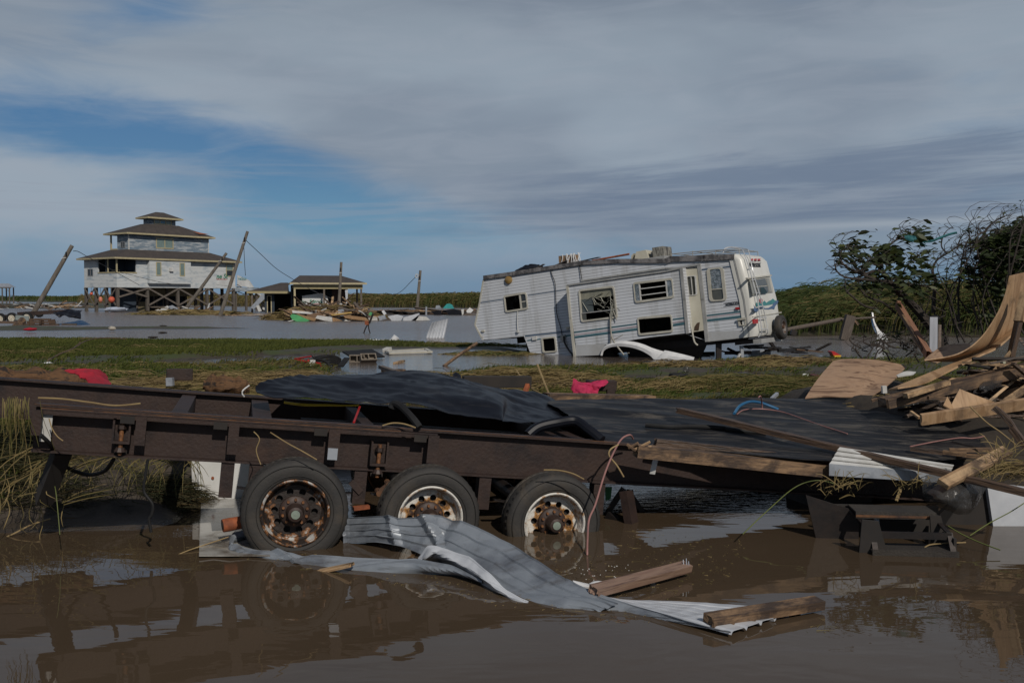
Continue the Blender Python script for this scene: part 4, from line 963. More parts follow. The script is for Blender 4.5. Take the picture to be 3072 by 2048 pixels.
# ================================================================== the camper
C_ = lambda x, y: Z('C', x, y); D_ = lambda x, y: Z('D', x, y)
ro_ = at(2250, 1011, 30.1); RF = Frame(ro_, R(-32), R(7))
RM = RF.M
camper = empty('camper', label='wrecked white fifth wheel camper tilted nose down in the muddy pool', cat='camper', M=RM)
rs = lambda p, y=0.0: RF.hit(p[0], p[1], 1, y)
def P2(pts, y=0.0): return [(lambda q: (q.x, q.z))(rs(p, y)) for p in pts]
rvs = mk('camper ribbed aluminium siding', (.52, .54, .57), (.42, .43, .44), scale=1.0, rough=.42, stretch=(1, 1, .5), pos=(.45, .8), detail=8, extra=siding_extra(.098, .035, joint_dark=.62))
def rv_dirt(t, p, c, mp, rp):
    siding_extra(.098, .035, joint_dark=.62)(t, p, c, mp, rp)
    n = t.nodes.new('ShaderNodeTexNoise'); m2 = t.nodes.new('ShaderNodeMapping'); m2.inputs['Scale'].default_value = (1.6, 1, .16); n.inputs['Scale'].default_value = 1.5; n.inputs['Detail'].default_value = 8; n.inputs['Roughness'].default_value = .65
    t.links.new(c.outputs['Object'], m2.inputs[0]); t.links.new(m2.outputs[0], n.inputs['Vector'])
    r = t.nodes.new('ShaderNodeMapRange'); r.inputs['From Min'].default_value = .52; r.inputs['From Max'].default_value = .74; r.inputs['To Max'].default_value = .7; t.links.new(n.outputs['Fac'], r.inputs[0])
    mx = t.nodes.new('ShaderNodeMix'); mx.data_type = 'RGBA'; mx.blend_type = 'MULTIPLY'; t.links.new(r.outputs[0], mx.inputs[0]); t.links.new(p.inputs['Base Color'].links[0].from_socket, mx.inputs[6]); mx.inputs[7].default_value = (.52, .49, .43, 1)
    t.links.new(mx.outputs[2], p.inputs['Base Color'])
rvd = mk('grimy ribbed camper siding', (.50, .52, .55), (.42, .43, .44), scale=1.0, rough=.42, pos=(.45, .8), detail=8, extra=rv_dirt)
skirt = mk('smooth lower camper panel', (.46, .47, .48), (.38, .38, .37), scale=1.4, rough=.4)
fib = mk('yellowed fibreglass', (.66, .65, .60), (.56, .53, .45), scale=1.1, rough=.35, stretch=(1, 1, .5), pos=(.5, .85))
trim = mk('cream aluminium trim', (.52, .50, .43), (.40, .38, .32), scale=3, rough=.45)
gtrim = mk('grey trim', (.36, .36, .35), (.26, .26, .25), scale=3, rough=.5)
roofm = mk('torn roof membrane', (.20, .19, .19), (.07, .068, .072), scale=3.2, rough=.9, bump=1.0, bscale=9, pos=(.42, .58), detail=9)
door_m = mk('cream door skin', (.60, .57, .47), (.50, .47, .37), scale=1.3, rough=.4)
teal = mk('teal stripe', (.045, .12, .15), (.06, .14, .17), scale=2, rough=.4); blue_s = mk('blue grey stripe', (.06, .10, .17), (.05, .09, .14), scale=2, rough=.4); pinks = mk('faded pink stripe', (.42, .30, .33), (.36, .26, .3), scale=2)
foil = mk('crumpled foil in window', (.42, .45, .47), (.16, .19, .20), scale=9, rough=.25, metal=.6, bump=1.0, bscale=22, pos=(.42, .6))
dglass = mk('dark camper glass', (.03, .034, .036), (.05, .052, .05), scale=2, rough=.06); mglass = mk('murky window glass', (.06, .065, .06), (.10, .10, .085), scale=2, rough=.1)
# outlines on the side wall
wallpx = [C_(215, 500), C_(520, 455), C_(850, 405), C_(1300, 340), C_(1700, 318), C_(2240, 318), D_(300, 225), D_(640, 215), D_(975, 205), D_(1040, 420), D_(1110, 700), D_(1150, 980), D_(1172, 1100), D_(1165, 1142), D_(690, 1196), D_(655, 1180)]
low = [C_(1215, 1380), C_(715, 1345), C_(640, 1150), C_(290, 1188), C_(182, 1190), C_(92, 1025), C_(150, 760), C_(190, 520)]
outline = P2(wallpx) + P2([D_(600, 300)])[:0] + P2([D_(430, 1110), C_(1800, 1200), C_(1500, 1250)]) + P2(low)
def rq(pts, y=0.0): return P2(pts, y)
def rounded(pts, r=.06, n=3):
    """round the corners of a 2D outline"""
    out = []; k = len(pts)
    for i in range(k):
        a, b, c = Vector(pts[i - 1]), Vector(pts[i]), Vector(pts[(i + 1) % k]); u = (a - b).normalized() * r; v = (c - b).normalized() * r
        for j in range(n + 1):
            t = j / n; out.append(tuple((b + u) * (1 - t) ** 2 + b * 2 * t * (1 - t) + (b + v) * t ** 2))
    return out
def inset(pts, d):
    c = Vector((sum(p[0] for p in pts) / len(pts), sum(p[1] for p in pts) / len(pts)))
    out = []; k = len(pts)
    for i in range(k):
        a, b, e = Vector(pts[i - 1]), Vector(pts[i]), Vector(pts[(i + 1) % k]); t = (e - a).normalized(); n = Vector((-t.y, t.x))
        if n.dot(c - b) < 0: n = -n
        out.append(tuple(b + n * d))
    return out
W1 = rq([C_(422, 705), C_(665, 664), C_(686, 840), C_(440, 878)])
W5 = rq([C_(845, 1175), C_(992, 1158), C_(1008, 1320), C_(858, 1330)])
W6 = rq([D_(682, 342), D_(848, 325), D_(890, 704), D_(718, 716)])
DO = rq([D_(385, 340), D_(572, 322), D_(660, 1180), D_(440, 1105)])
H1 = rq([D_(1062, 944), D_(1116, 940), D_(1120, 992), D_(1066, 996)])
SL = rq([C_(1190, 640), C_(2240, 500), D_(350, 380), D_(420, 1060), C_(1900, 1140), C_(1260, 1230)])
def YM(off): return Matrix.Translation((0, off, 0))
mb = MB(); mb.prism(outline, .04, YM(0), [rounded(W1, .07), rounded(W5, .07), rounded(W6, .08), DO, H1, SL]); side = mb.build('side_wall', rvd, camper)
WD = 2.42
tx, bx_ = [p[0] for p in outline], [p[1] for p in outline]
MB().prism(outline, .04, YM(WD - .04)).build('far_wall', rvs, camper)
# roof, floor and nose close the body
top = P2(wallpx[:9]); rows = []
for (x_, z_) in top: rows.append([(x_, y_, z_ + .03 + .05 * math.sin(math.pi * (y_ / WD))) for y_ in (-.02, .3, .8, 1.2, 1.7, 2.2, WD + .02)])
rf = MB().grid(rows, .03).build('roof', roofm, camper, smooth=True)
nose = P2([C_(182, 1190), C_(92, 1025), C_(150, 760), C_(190, 520), C_(215, 500)])
MB().grid([[(x_ - .01, y_, z_) for y_ in (0.002, 1.2, WD - .002)] for x_, z_ in nose], .03).build('front_cap', fib, camper)
flo = P2([D_(1165, 1142), D_(690, 1196), D_(430, 1110), C_(1800, 1205), C_(1215, 1250)])
MB().grid([[(x_, y_, z_ + .02) for y_ in (.045, 1.2, WD - .045)] for x_, z_ in flo], .05).build('floor', MT['void'], camper)
flo = P2([C_(640, 1150), C_(182, 1188)])
MB().grid([[(x_, y_, z_ + .02) for y_ in (.045, 1.2, WD - .045)] for x_, z_ in flo], .05).build('overhang_floor', MT['void'], camper)
# dark interior fittings
ci = MB()
for i in range(9):
    x_ = -.9 - i * 1.02; zb = top[-1][1] - .2
    ci.b2((x_, 1.3 + .1 * (i % 2), .25 + .05 * i), (x_ + .95, 1.4 + .1 * (i % 2), 2.15))
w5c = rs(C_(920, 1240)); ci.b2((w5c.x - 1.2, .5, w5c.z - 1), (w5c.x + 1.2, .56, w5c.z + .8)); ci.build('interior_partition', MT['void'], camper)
# corner mouldings
def strip(name, pts, w, m, y=-.012, th=.03, parent=None):
    o = MB()
    q = [rs(p, 0) for p in pts]
    for a, b in zip(q, q[1:]): o.bar(Vector((a.x, y, a.z)), Vector((b.x, y, b.z)), th, w, up=(0, 1, 0), e=w * .3) if False else o.bar(Vector((a.x, y, a.z)), Vector((b.x, y, b.z)), w, th, up=(0, 1, 0), e=w * .3)
    return o.build(name, m, parent or camper)
strip('nose_moulding', [C_(205, 492), C_(185, 540), C_(148, 770), C_(95, 1025), C_(180, 1188)], .05, trim)
strip('roof_edge_rail', [C_(200, 494), C_(520, 450), C_(850, 398), C_(1300, 330), C_(1700, 308), C_(2240, 308)], .13, roofm, -.03, .06)
strip('roof_edge_rail', [C_(2240, 308), D_(250, 222), D_(640, 212), D_(985, 195)], .17, roofm, -.03, .06)
strip('lower_moulding', [D_(690, 1190), D_(1165, 1136)], .03, gtrim)
strip('awning_rail', [C_(1290, 530), C_(1700, 468), C_(2240, 388), D_(300, 335), D_(595, 285)], .05, gtrim, -.04, .07)
strip('door_jamb', [D_(580, 288), D_(628, 700), D_(676, 1188)], .11, gtrim, -.03, .07)
strip('drain_pipe', [C_(182, 1150), C_(180, 1190)], .06, MT['white'], -.02)
smooth = rq([D_(682, 1085), D_(1160, 1050), D_(1166, 1138), D_(692, 1192)]); MB().prism(smooth, .012, YM(-.014)).build('smooth_panel', skirt, camper)
# painted stripes
def stripe(pts, m, y=-.004, parent=camper, off=0.0): return MB().prism(P2(pts, off), .004, YM(off + y - .002)).build('stripe', m, parent)
def line2(a, b, t0, t1): return [a, b, (b[0], b[1] + t1 * .2678), (a[0], a[1] + t0 * .2678)]
stripe(line2(C_(147, 772), C_(408, 733), 9, 9), blue_s); stripe(line2(C_(688, 690), C_(1116, 626), 8, 8), blue_s)
stripe(line2(D_(600, 345), D_(678, 334), 14, 14), blue_s); stripe(line2(D_(855, 316), D_(1010, 293), 14, 16), blue_s)
stripe(line2(D_(660, 880), D_(1128, 824), 16, 18), teal); stripe(line2(D_(664, 908), D_(1132, 850), 8, 8), pinks); stripe(line2(D_(666, 934), D_(1138, 876), 26, 30), teal)
stripe(line2(C_(655, 1142), C_(1165, 1085), 15, 15), blue_s); stripe(line2(C_(680, 1192), C_(830, 1175), 14, 14), teal); stripe(line2(C_(1020, 1150), C_(1170, 1128), 22, 22), teal)
# side windows
def ring(name, outer, inner, y0, th, m, parent=camper): return MB().prism(outer, th, YM(y0), [inner]).build(name, m, parent)
def rvwin(pts, wd=.07, off=0.0, m=trim, name='window', rr=.09):
    return ring(name, rounded(inset(pts, -wd * .5), rr), rounded(inset(pts, wd * .55), rr * .7), off - .035, .06, m)
def pane(pts, y, m, parent, name='pane'): return MB().prism(pts, .01, YM(y)).build(name, m, parent)
def lerp4(p, u0, v0, u1, v1):
    """sub-rectangle of a quad tl,tr,br,bl"""
    tl, tr, br, bl = [Vector(q) for q in p]; f = lambda u, v: tuple((tl.lerp(tr, u)).lerp(bl.lerp(br, u), v))
    return [f(u0, v0), f(u1, v0), f(u1, v1), f(u0, v1)]
w1 = rvwin(W1); MB().prism(lerp4(W1, .68, 0, .75, 1), .04, YM(-.02)).build('mullion', trim, w1); MB().prism(lerp4(W1, .75, .5, 1, .56), .03, YM(-.015)).build('mullion', trim, w1)
pane(lerp4(W1, .75, 0, 1, .5), .0, dglass, w1); pane(lerp4(W1, .75, .56, 1, 1), .0, mglass, w1)
w5 = rvwin(W5)
w6 = rvwin(W6, .10, rr=.12); pane(lerp4(W6, 0, 0, 1, .63), .0, foil, w6, 'foil_sheet'); MB().prism(lerp4(W6, 0, .63, 1, .66), .04, YM(-.02)).build('mullion', trim, w6); pane(lerp4(W6, 0, .66, 1, 1), .0, mglass, w6)
h1 = ring('vent_frame', rq([D_(1035, 928), D_(1130, 915), D_(1136, 1000), D_(1048, 1010)]), H1, -.05, .05, trim); MB().prism(rq([D_(1032, 922), D_(1134, 908), D_(1134, 932), D_(1034, 946)]), .03, YM(-.08)).build('vent_hood', trim, h1); pane(H1, .3, MT['black'], h1)
# entrance door, sprung from its jamb
DR = rq([D_(385, 346), D_(553, 334), D_(636, 1062), D_(458, 1090)], -.05); DWn = rq([D_(434, 430), D_(532, 422), D_(548, 640), D_(460, 650)], -.05)
dr = MB().prism(DR, .05, YM(-.06), [rounded(inset(DWn, -.01), .05)]).build('door', door_m, camper)
ring('window_frame', rounded(inset(DWn, -.04), .06), rounded(inset(DWn, .015), .04), -.08, .03, MT['white'], dr); MB().prism(lerp4(DWn, .47, 0, .54, 1), .03, YM(-.075)).build('mullion', MT['white'], dr); pane(DWn, -.03, mglass, dr)
MB().prism(rq([D_(520, 1062), D_(524, 1020), D_(552, 975), D_(585, 965), D_(572, 1060)], -.07), .01, YM(-.072)).build('rotten_patch', MT['wood_wet'], dr)
MB().tube(crs([rs(D_(420, 640), -.12), rs(D_(455, 860), -.15), rs(D_(490, 1040), -.2), rs(D_(520, 1190), -.25), rs(D_(560, 1235), -.2)], 14), .028, 6).build('loose_moulding', trim, camper, smooth=True)
MB().prism(rq([D_(572, 330), D_(578, 330), D_(665, 1175), D_(640, 1175)], 0), .03, YM(.3)).build('jamb_inner', MT['void'], camper)
q = rs(C_(472, 522)); MB().lathe([(0, -.10), (.07, -.095), (.13, -.06), (.145, -.02), (.145, 0)], 20, 'Y', (q.x, 0, q.z)).build('porch_light', mk('amber lens', (.30, .19, .06), (.24, .15, .05), rough=.3), camper, smooth=True)
for pts, m in (([D_(1010, 790), D_(1053, 788), D_(1053, 812), D_(1010, 814)], MT['red']), ([C_(172, 1082), C_(200, 1078), C_(203, 1100), C_(175, 1104)], trim), ([C_(1117, 1048), C_(1152, 1044), C_(1154, 1066), C_(1120, 1070)], trim), ([C_(738, 1155), C_(788, 1148), C_(790, 1190), C_(740, 1196)], MT['white']), ([C_(1055, 1140), C_(1108, 1132), C_(1114, 1190), C_(1060, 1198)], gtrim)):
    MB().prism(rq(pts), .05, YM(-.05)).build('marker_light' if m is MT['red'] else 'hatch', m, camper)
hh_ = rq([C_(1030, 1210), C_(1125, 1200), C_(1130, 1280), C_(1036, 1290)]); ring('hatch_frame', hh_, inset(hh_, .025), -.02, .02, skirt)
q = rs(D_(890, 768), -.02); SX = Matrix.Rotation(math.pi / 2, 4, 'X'); ink = mk('black ink', (.02, .025, .035))
text('MOBILE SCOUT', 'lettering', ink, camper, Matrix.Translation((q.x, -.012, q.z)) @ SX, .078, .003, 0, .002)
for y0, y1 in ((738, 744), (775, 780)):
    MB().prism(rq([D_(866, y0 + 4), D_(1078, y0 - 26), D_(1078, y1 - 26), D_(868, y1 + 4)]), .004, YM(-.008)).build('badge_line', ink, camper)
# ---- the slide-out room
SY = -.5
so_px = [C_(1124, 580), C_(2240, 424), D_(358, 330), D_(440, 1092), D_(0, 1142), C_(1800, 1200), C_(1560, 1246), C_(1222, 1250)]
SO = P2(so_px, SY)
W2 = rq([C_(1262, 640), C_(1645, 596), C_(1688, 936), C_(1290, 985)], SY); W3 = rq([C_(1872, 560), D_(258, 455), D_(280, 668), C_(1892, 770)], SY); W4 = rq([C_(1918, 950), D_(250, 885), D_(266, 1070), C_(1932, 1132)], SY)
slide = MB().prism(SO, .035, YM(SY), [rounded(W2, .09), rounded(W3, .09), rounded(W4, .08)]).build('slide_out', rvd, camper)
xs0 = min(p[0] for p in SO); zt0 = SO[0][1]; 
MB().prism([(SO[0][0], SO[0][1]), (SO[1][0], SO[1][1]), (SO[2][0], SO[2][1]), (SO[2][0], SO[2][1] + .03), (SO[1][0], SO[1][1] + .03), (SO[0][0], SO[0][1] + .03)], .5, YM(SY + .002)).build('slide_top', gtrim, slide)
for a, b in ((SO[0], SO[7]), (SO[2], SO[3])): MB().grid([[(a[0], SY + .04, a[1]), (b[0], SY + .04, b[1])], [(a[0], -.002, a[1]), (b[0], -.002, b[1])]], .03).build('slide_side', rvs, slide)
MB().grid([[(p[0], SY + .04, p[1] + .01), (p[0], .5, p[1] + .01)] for p in (SO[7], SO[6], SO[5], SO[4], SO[3])], .03).build('slide_floor', MT['void'], slide)
def sstrip(name, pts, w, m, y, th=.04):
    o = MB(); q = [rs(p, SY) for p in pts]
    for a, b in zip(q, q[1:]): o.bar(Vector((a.x, y, a.z)), Vector((b.x, y, b.z)), w, th, up=(0, 1, 0), e=w * .4)
    return o.build(name, m, slide)
sstrip('slide_moulding', [C_(1130, 585), C_(1165, 950), C_(1212, 1372)], .085, trim, SY - .012)
sstrip('slide_moulding', [C_(1130, 582), C_(1700, 500), C_(2240, 424), D_(358, 332)], .045, gtrim, SY - .02)
sstrip('slide_moulding', [D_(368, 330), D_(405, 700), D_(442, 1092)], .09, gtrim, SY - .012)
for pts, m in ((line2(C_(1205, 1100), C_(1905, 1005), 15, 15), teal), (line2(C_(1208, 1132), C_(1910, 1036), 8, 8), pinks), (line2(C_(1208, 1150), C_(1915, 1058), 25, 26), teal), (line2(D_(268, 925), D_(412, 905), 16, 16), teal), (line2(D_(270, 965), D_(414, 945), 8, 8), pinks), (line2(D_(272, 985), D_(416, 962), 28, 28), teal)):
    MB().prism(P2(pts, SY), .004, YM(SY - .007)).build('stripe', m, slide)
low_p = P2([C_(1218, 1248), C_(1560, 1238), C_(1520, 1290), C_(1500, 1362), C_(1216, 1374)], SY); MB().prism(low_p, .012, YM(SY - .006)).build('smooth_panel', skirt, slide)
def swin(pts, rr=.09, wd=.075): return MB().prism(rounded(inset(pts, -wd * .5), rr), .06, YM(SY - .035), [rounded(inset(pts, wd * .5), rr * .7)]).build('window', trim, slide)
w2 = swin(W2); MB().prism(lerp4(W2, 0, .73, 1, .76), .05, YM(SY - .03)).build('mullion', gtrim, w2)
pane(lerp4(W2, 0, .76, .14, 1), SY - .01, mglass, w2); pane(lerp4(W2, .87, .76, 1, 1), SY - .01, mglass, w2); pane(lerp4(W2, 0, 0, .95, .30), SY + .03, mk('yellowed blind', (.30, .29, .22), (.20, .2, .16), scale=6, rough=.6), w2, 'blind')
pane(lerp4(W2, .0, .30, .35, .73), SY + .025, mk('dusty glass', (.12, .135, .13), (.05, .06, .06), scale=3, rough=.15, pos=(.3, .7)), w2)
# broken blinds dangling
bl = MB()
for i in range(26):
    a = rs((C_(1290 + random.random() * 330, 700 + random.random() * 150)), SY + .02); b = a + Vector((random.uniform(.1, .5), random.uniform(-.02, .05), random.uniform(-.35, .25))); bl.bar((a.x, SY + .02, a.z), (b.x, SY + .0, b.z), .035, .004)
for i in range(14):
    a = rs(C_(1600 + random.random() * 60, 700 + random.random() * 180), SY - .03); b = rs(C_(1600 + random.random() * 30, 900 + random.random() * 130), SY - .06); bl.bar((a.x, SY - .02, a.z), (b.x, SY - .07, b.z), .02, .005)
bl.build('broken_blind', mk('pale blind slats', (.42, .42, .36), (.3, .3, .26), rough=.6), w2)
cb = MB()
cb.tube(crs([rs(C_(1605, 900), SY - .06), rs(C_(1612, 1050), SY - .08), rs(C_(1618, 1150), SY - .1), rs(C_(1612, 1270), SY - .12)], 12), .018, 5); cb.tube(crs([rs(C_(1610, 960), SY - .07), rs(C_(1630, 1170), SY - .1), rs(C_(1760, 1360), SY - .3)], 12), .028, 5); cb.tube([rs(C_(1640, 1195), SY - .12), rs(C_(1750, 1135), SY - .2)], .014, 5); cb.tube([rs(C_(1755, 1360), SY - .3), rs(C_(1820, 1336), SY - .35)], .014, 5)
cb.tube(crs([rs(C_(1640, 870), SY - .05), rs(C_(1668, 930), SY - .07), rs(C_(1680, 970), SY - .07)], 6), .014, 5)
cb.build('dangling_cord', mk('pale cord', (.40, .38, .32), (.28, .26, .22)), w2, smooth=True)
w3 = swin(W3)
for u in (.13, .83): MB().prism(lerp4(W3, u, 0, u + .03, 1), .05, YM(SY - .03)).build('mullion', MT['white'], w3)
for v in (.31, .66): MB().prism(lerp4(W3, .16, v, .83, v + .05), .05, YM(SY - .025)).build('louvre_bar', MT['white'], w3)
pane(lerp4(W3, 0, 0, .13, 1), SY - .01, foil, w3); pane(lerp4(W3, .86, 0, 1, 1), SY - .01, foil, w3)
w4 = swin(W4, .08)
MB().tube(crs([rs(C_(230 + 710, 370), -.03), rs(C_(950, 450), -.03), rs(C_(990, 560), -.05), rs(C_(1000, 760), -.05), rs(C_(1010, 900), -.05), rs(C_(1050, 1040), -.05), rs(C_(1070, 1140), -.05)], 30), .013, 5).build('hanging_cable', MT['black'], camper, smooth=True)
MB().tube(crs([rs(C_(1250, 300), -.03), rs(C_(1270, 400), -.04), rs(C_(1290, 520), -.06)], 10), .013, 5).build('hanging_cable', MT['black'], camper, smooth=True)
MB().tube(crs([rs(C_(1088, 1150), -.06), rs(C_(1095, 1215), -.1), rs(C_(1140, 1300), -.2), rs(C_(1190, 1360), -.3)], 14), .03, 6).build('power_cable', MT['black'], camper, smooth=True)
MB().tube(crs([rs(C_(570, 870), -.02), rs(C_(565, 980), -.04), rs(C_(572, 1080), -.05)], 8), .012, 5).build('hanging_cord', MT['white'], camper); q = rs(C_(572, 1095), -.05); MB().box((q.x, -.05, q.z), (.08, .04, .09)).build('plug', MT['white'], camper)
# wheel arch skirt, fallen out at the bottom and washed to the right
ws = []
for i, (p, w) in enumerate([(C_(1505, 1365), .02), (C_(1530, 1285), .12), (C_(1600, 1240), .17), (C_(1720, 1208), .2), (C_(1860, 1215), .26), (C_(1980, 1245), .30), (C_(2090, 1290), .42), (C_(2240, 1332), .42), (D_(180, 1300), .34), (D_(400, 1350), .24), (D_(522, 1385), .08)]):
    ws.append((p, w))
upper = [rs(p, SY - .06 - .02 * i) for i, (p, w) in enumerate(ws)]
lowpx = [C_(1520, 1366), C_(1540, 1310), C_(1612, 1272), C_(1720, 1262), C_(1840, 1275), C_(1960, 1312), C_(2060, 1370), C_(2100, 1410), D_(120, 1405), D_(320, 1410), D_(520, 1412)]
lower = [rs(p, SY - .10 - .03 * i) for i, p in enumerate(lowpx)]
MB().grid([crs(upper, 30), [a.lerp(b, .5) + Vector((0, -.05, 0)) for a, b in zip(crs(upper, 30), crs(lower, 30))], crs(lower, 30)], .02).build('wheel_arch_skirt', MT['white_clean'], camper, smooth=True)
# frame rails and axles in the dark beneath
MB().bar(rs(D_(1150, 1150), .5), rs(C_(1300, 1340), .5), .09, .22).bar(rs(D_(1150, 1150), 1.9), rs(C_(1300, 1340), 1.9), .09, .22).build('chassis_rail', MT['dark_steel'], camper)
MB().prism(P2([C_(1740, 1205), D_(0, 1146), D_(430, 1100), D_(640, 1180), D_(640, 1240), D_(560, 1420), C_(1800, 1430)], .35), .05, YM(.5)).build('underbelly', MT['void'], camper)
wt = MB(); 
for xx in (-5.0, -5.95): wt.lathe([(.0, -.1), (.2, -.1), (.22, -.12), (.36, -.12), (.38, -.06), (.38, .06), (.36, .12), (.0, .12)], 28, 'Y', (xx, .1, -.25))
wt.build('wheel_tyre', MT['black'], camper, smooth=True)
# rear cap: rounded fibreglass shell
def capsec(z_, sx, w=0):
    """one level of the rear cap, from the near side round the corner to the far side"""
    r = .17; pts = [(-.16, -.03), (0.0, -.035)]
    for k in range(7): th = -math.pi / 2 + k / 6 * math.pi / 2; pts.append((sx - r + r * math.cos(th), -.035 + r + r * math.sin(th)))
    for f in (.2, .4, .6, .8): pts.append((sx + .015 * math.sin(f * math.pi), f * WD))
    for k in range(7): th = k / 6 * math.pi / 2; pts.append((sx - r + r * math.cos(th), WD + .035 - r + r * math.sin(th)))
    pts.append((0, WD + .035)); return pts
ed = [rs(p, 0) for p in (D_(1168, 1140), D_(1172, 1095), D_(1150, 980), D_(1112, 700), D_(1042, 420), D_(1000, 240), D_(975, 195))]
rows = []; topz = ed[-1].z
for (e, sx) in zip(ed, (.22, .26, .27, .27, .26, .25, .20)):
    rows.append([(e.x + x_, y_, e.z) for x_, y_ in capsec(e.z, sx)])
rows.append([(ed[-1].x + x_ - .02, .04 + y_ * .965, topz + .07) for x_, y_ in capsec(0, .15)]); rows.append([(ed[-1].x - .2 + x_ * .6, .12 + y_ * .90, topz + .11) for x_, y_ in capsec(0, .06)])
cap = MB().grid(rows, .0).build('rear_cap', fib, camper, smooth=True, angle=60)
MB().grid([[(e.x - .03, -.045, e.z), (e.x + .02, -.045, e.z)] for e in ed], .02).build('cap_seam', gtrim, cap)
# things on the rear face: hit a plane a little behind the cap
XR = .27
def rear(pts, x=XR): return [RF.hit(*D_(*p), 0, x) for p in pts]
def rx_(z_):    # x of the rear face at height z
    zs_ = [e.z for e in ed]; xs__ = [e.x + s for e, s in zip(ed, (.22, .26, .27, .27, .26, .25, .20))]
    return float(np.interp(z_, zs_, xs__))
def rearp(px, py, out=.0):
    q = RF.hit(*D_(px, py), 0, XR)
    for _ in range(3): q = RF.hit(*D_(px, py), 0, rx_(q.z) + out + .012)
    return q
def rpoly(pts, m, name, out=.004, th=.01, parent=cap):
    q = [rearp(x, y, out) for x, y in pts]; n = len(q); tri = tessellate_polygon([[Vector((p.y, p.z, 0)) for p in q]])
    mb = MB(); mb.add(q + [p + Vector((th, 0, 0)) for p in q], [tuple(t) for t in tri] + [tuple(i + n for i in t) for t in tri] + [(i, (i + 1) % n, n + (i + 1) % n, n + i) for i in range(n)])
    return mb.build(name, m, parent)
fr = rpoly([(1160, 462), (1400, 436), (1418, 470), (1442, 612), (1200, 648)], trim, 'window', .0, .03)
rpoly([(1170, 475), (1222, 468), (1252, 630), (1205, 636)], mk('frosted side pane', (.30, .31, .29), (.22, .23, .22), scale=2), 'pane', .035, .01, fr)
rpoly([(1228, 467), (1352, 450), (1378, 528), (1243, 542)], mglass, 'pane', .035, .01, fr); rpoly([(1248, 552), (1378, 540), (1394, 612), (1262, 628)], mglass, 'pane', .035, .01, fr); rpoly([(1362, 448), (1396, 444), (1432, 606), (1402, 612)], mk('frosted side pane', (.3, .31, .29)), 'pane', .035, .01, fr)
rpoly([(1300, 560), (1335, 556), (1375, 612), (1368, 626), (1305, 630)], mk('dark teal cloth', (.02, .05, .06), (.015, .035, .045)), 'torn_screen', .05, .01, fr)
rpoly([(1120, 445), (1405, 410), (1412, 425), (1126, 462)], trim, 'window_hood', .0, .07)
for x_ in (1190, 1233, 1275): rpoly([(x_ - 12, 222), (x_ + 12, 219), (x_ + 13, 240), (x_ - 11, 243)], MT['red'], 'marker_light', 0, .03)
rpoly([(1202, 932), (1254, 928), (1258, 980), (1206, 984)], MT['red'], 'tail_light', 0, .04)
rpoly([(1200, 900), (1540, 845), (1542, 856), (1206, 912)], trim, 'cap_ledge', .0, .02)
# emblem and scenery print
for pts in ([(1180, 252), (1305, 244), (1306, 249), (1181, 257)], [(1180, 276), (1306, 266), (1306, 270), (1181, 280)], [(1196, 312), (1300, 316), (1300, 320), (1196, 317)]): rpoly(pts, ink, 'badge_line', .004, .003)
q = rearp(1180, 306, .012); RX = Matrix(((0, 0, 1, 0), (1, 0, 0, 0), (0, 1, 0, 0), (0, 0, 0, 1)))
q2 = rearp(1300, 300, .012); slope = math.atan2(q2.z - q.z, q2.y - q.y)
tl = text('MOBILE SCOUT', 'lettering', ink, cap, Matrix.Translation((q.x + .0, q.y, q.z)) @ Matrix.Rotation(-.08, 4, 'Y') @ RX, .30 * (q2.y - q.y) / 2.05 + .0, .004, 0, .004)
lw = max(v.co.x for v in tl.data.vertices); s_ = (q2.y - q.y) / max(lw, .01)
tl.matrix_basis = tl.matrix_basis @ Matrix.Diagonal((s_, s_ * 1.1, 1, 1))
pk = mk('faded pink sun print', (.42, .17, .19)); tg_ = mk('teal hills print', (.05, .20, .22), (.07, .26, .26), scale=6); bl_ = mk('slate blue print', (.07, .13, .24), (.10, .16, .28), scale=6)
rpoly([(1303 + 22 * math.cos(a * .524), 715 + 30 * math.sin(a * .524)) for a in range(12)], pk, 'sun_print', .002, .003)
rpoly([(1245, 768), (1250, 730), (1268, 748), (1288, 726), (1305, 752), (1325, 732), (1345, 712), (1368, 738), (1398, 715), (1420, 708), (1445, 688), (1470, 712), (1490, 706), (1470, 740), (1420, 760), (1340, 772), (1255, 780)], tg_, 'hills_print', .006, .003)
rpoly([(1215, 760), (1235, 785), (1240, 800), (1290, 790), (1330, 782), (1350, 800), (1390, 798), (1440, 770), (1450, 740), (1490, 715), (1508, 705), (1505, 738), (1470, 780), (1462, 812), (1430, 808), (1395, 815), (1340, 812), (1310, 800), (1280, 808), (1265, 840), (1235, 845), (1218, 820), (1225, 790)], bl_, 'river_print', .010, .003)
# ladder and roof rack
lad = empty('ladder', M=None); lad.parent = camper
def rp(px, py, out=.09):
    q = rearp(px + 22, py, out); q.y = max(q.y, .07); return q
alu = mk('polished aluminium', (.62, .63, .64), (.45, .46, .47), scale=4, rough=.3, metal=.2)
def rail(pts, nm='rail'): return MB().tube(crs(pts, 40), .016, 8).build(nm, alu, lad, smooth=True)
rail([rs(D_(862, 150), .3), rs(D_(875, 110), .35), rs(D_(945, 88), .5), rp(1045, 110, -.1), rp(1080, 145, .10), rp(1112, 330), rp(1150, 500), rp(1195, 680), rp(1248, 860), rp(1290, 1050), rp(1285, 1110), rp(1230, 1142, .02)])
rail([rs(D_(855, 160), .8), rs(D_(880, 100), .9), rs(D_(960, 82), 1.0), rp(1105, 105, -.1), rp(1140, 140, .10), rp(1178, 320), rp(1212, 460), rp(1250, 580), rp(1300, 760), rp(1345, 960), rp(1362, 1080), rp(1335, 1118, .02)])
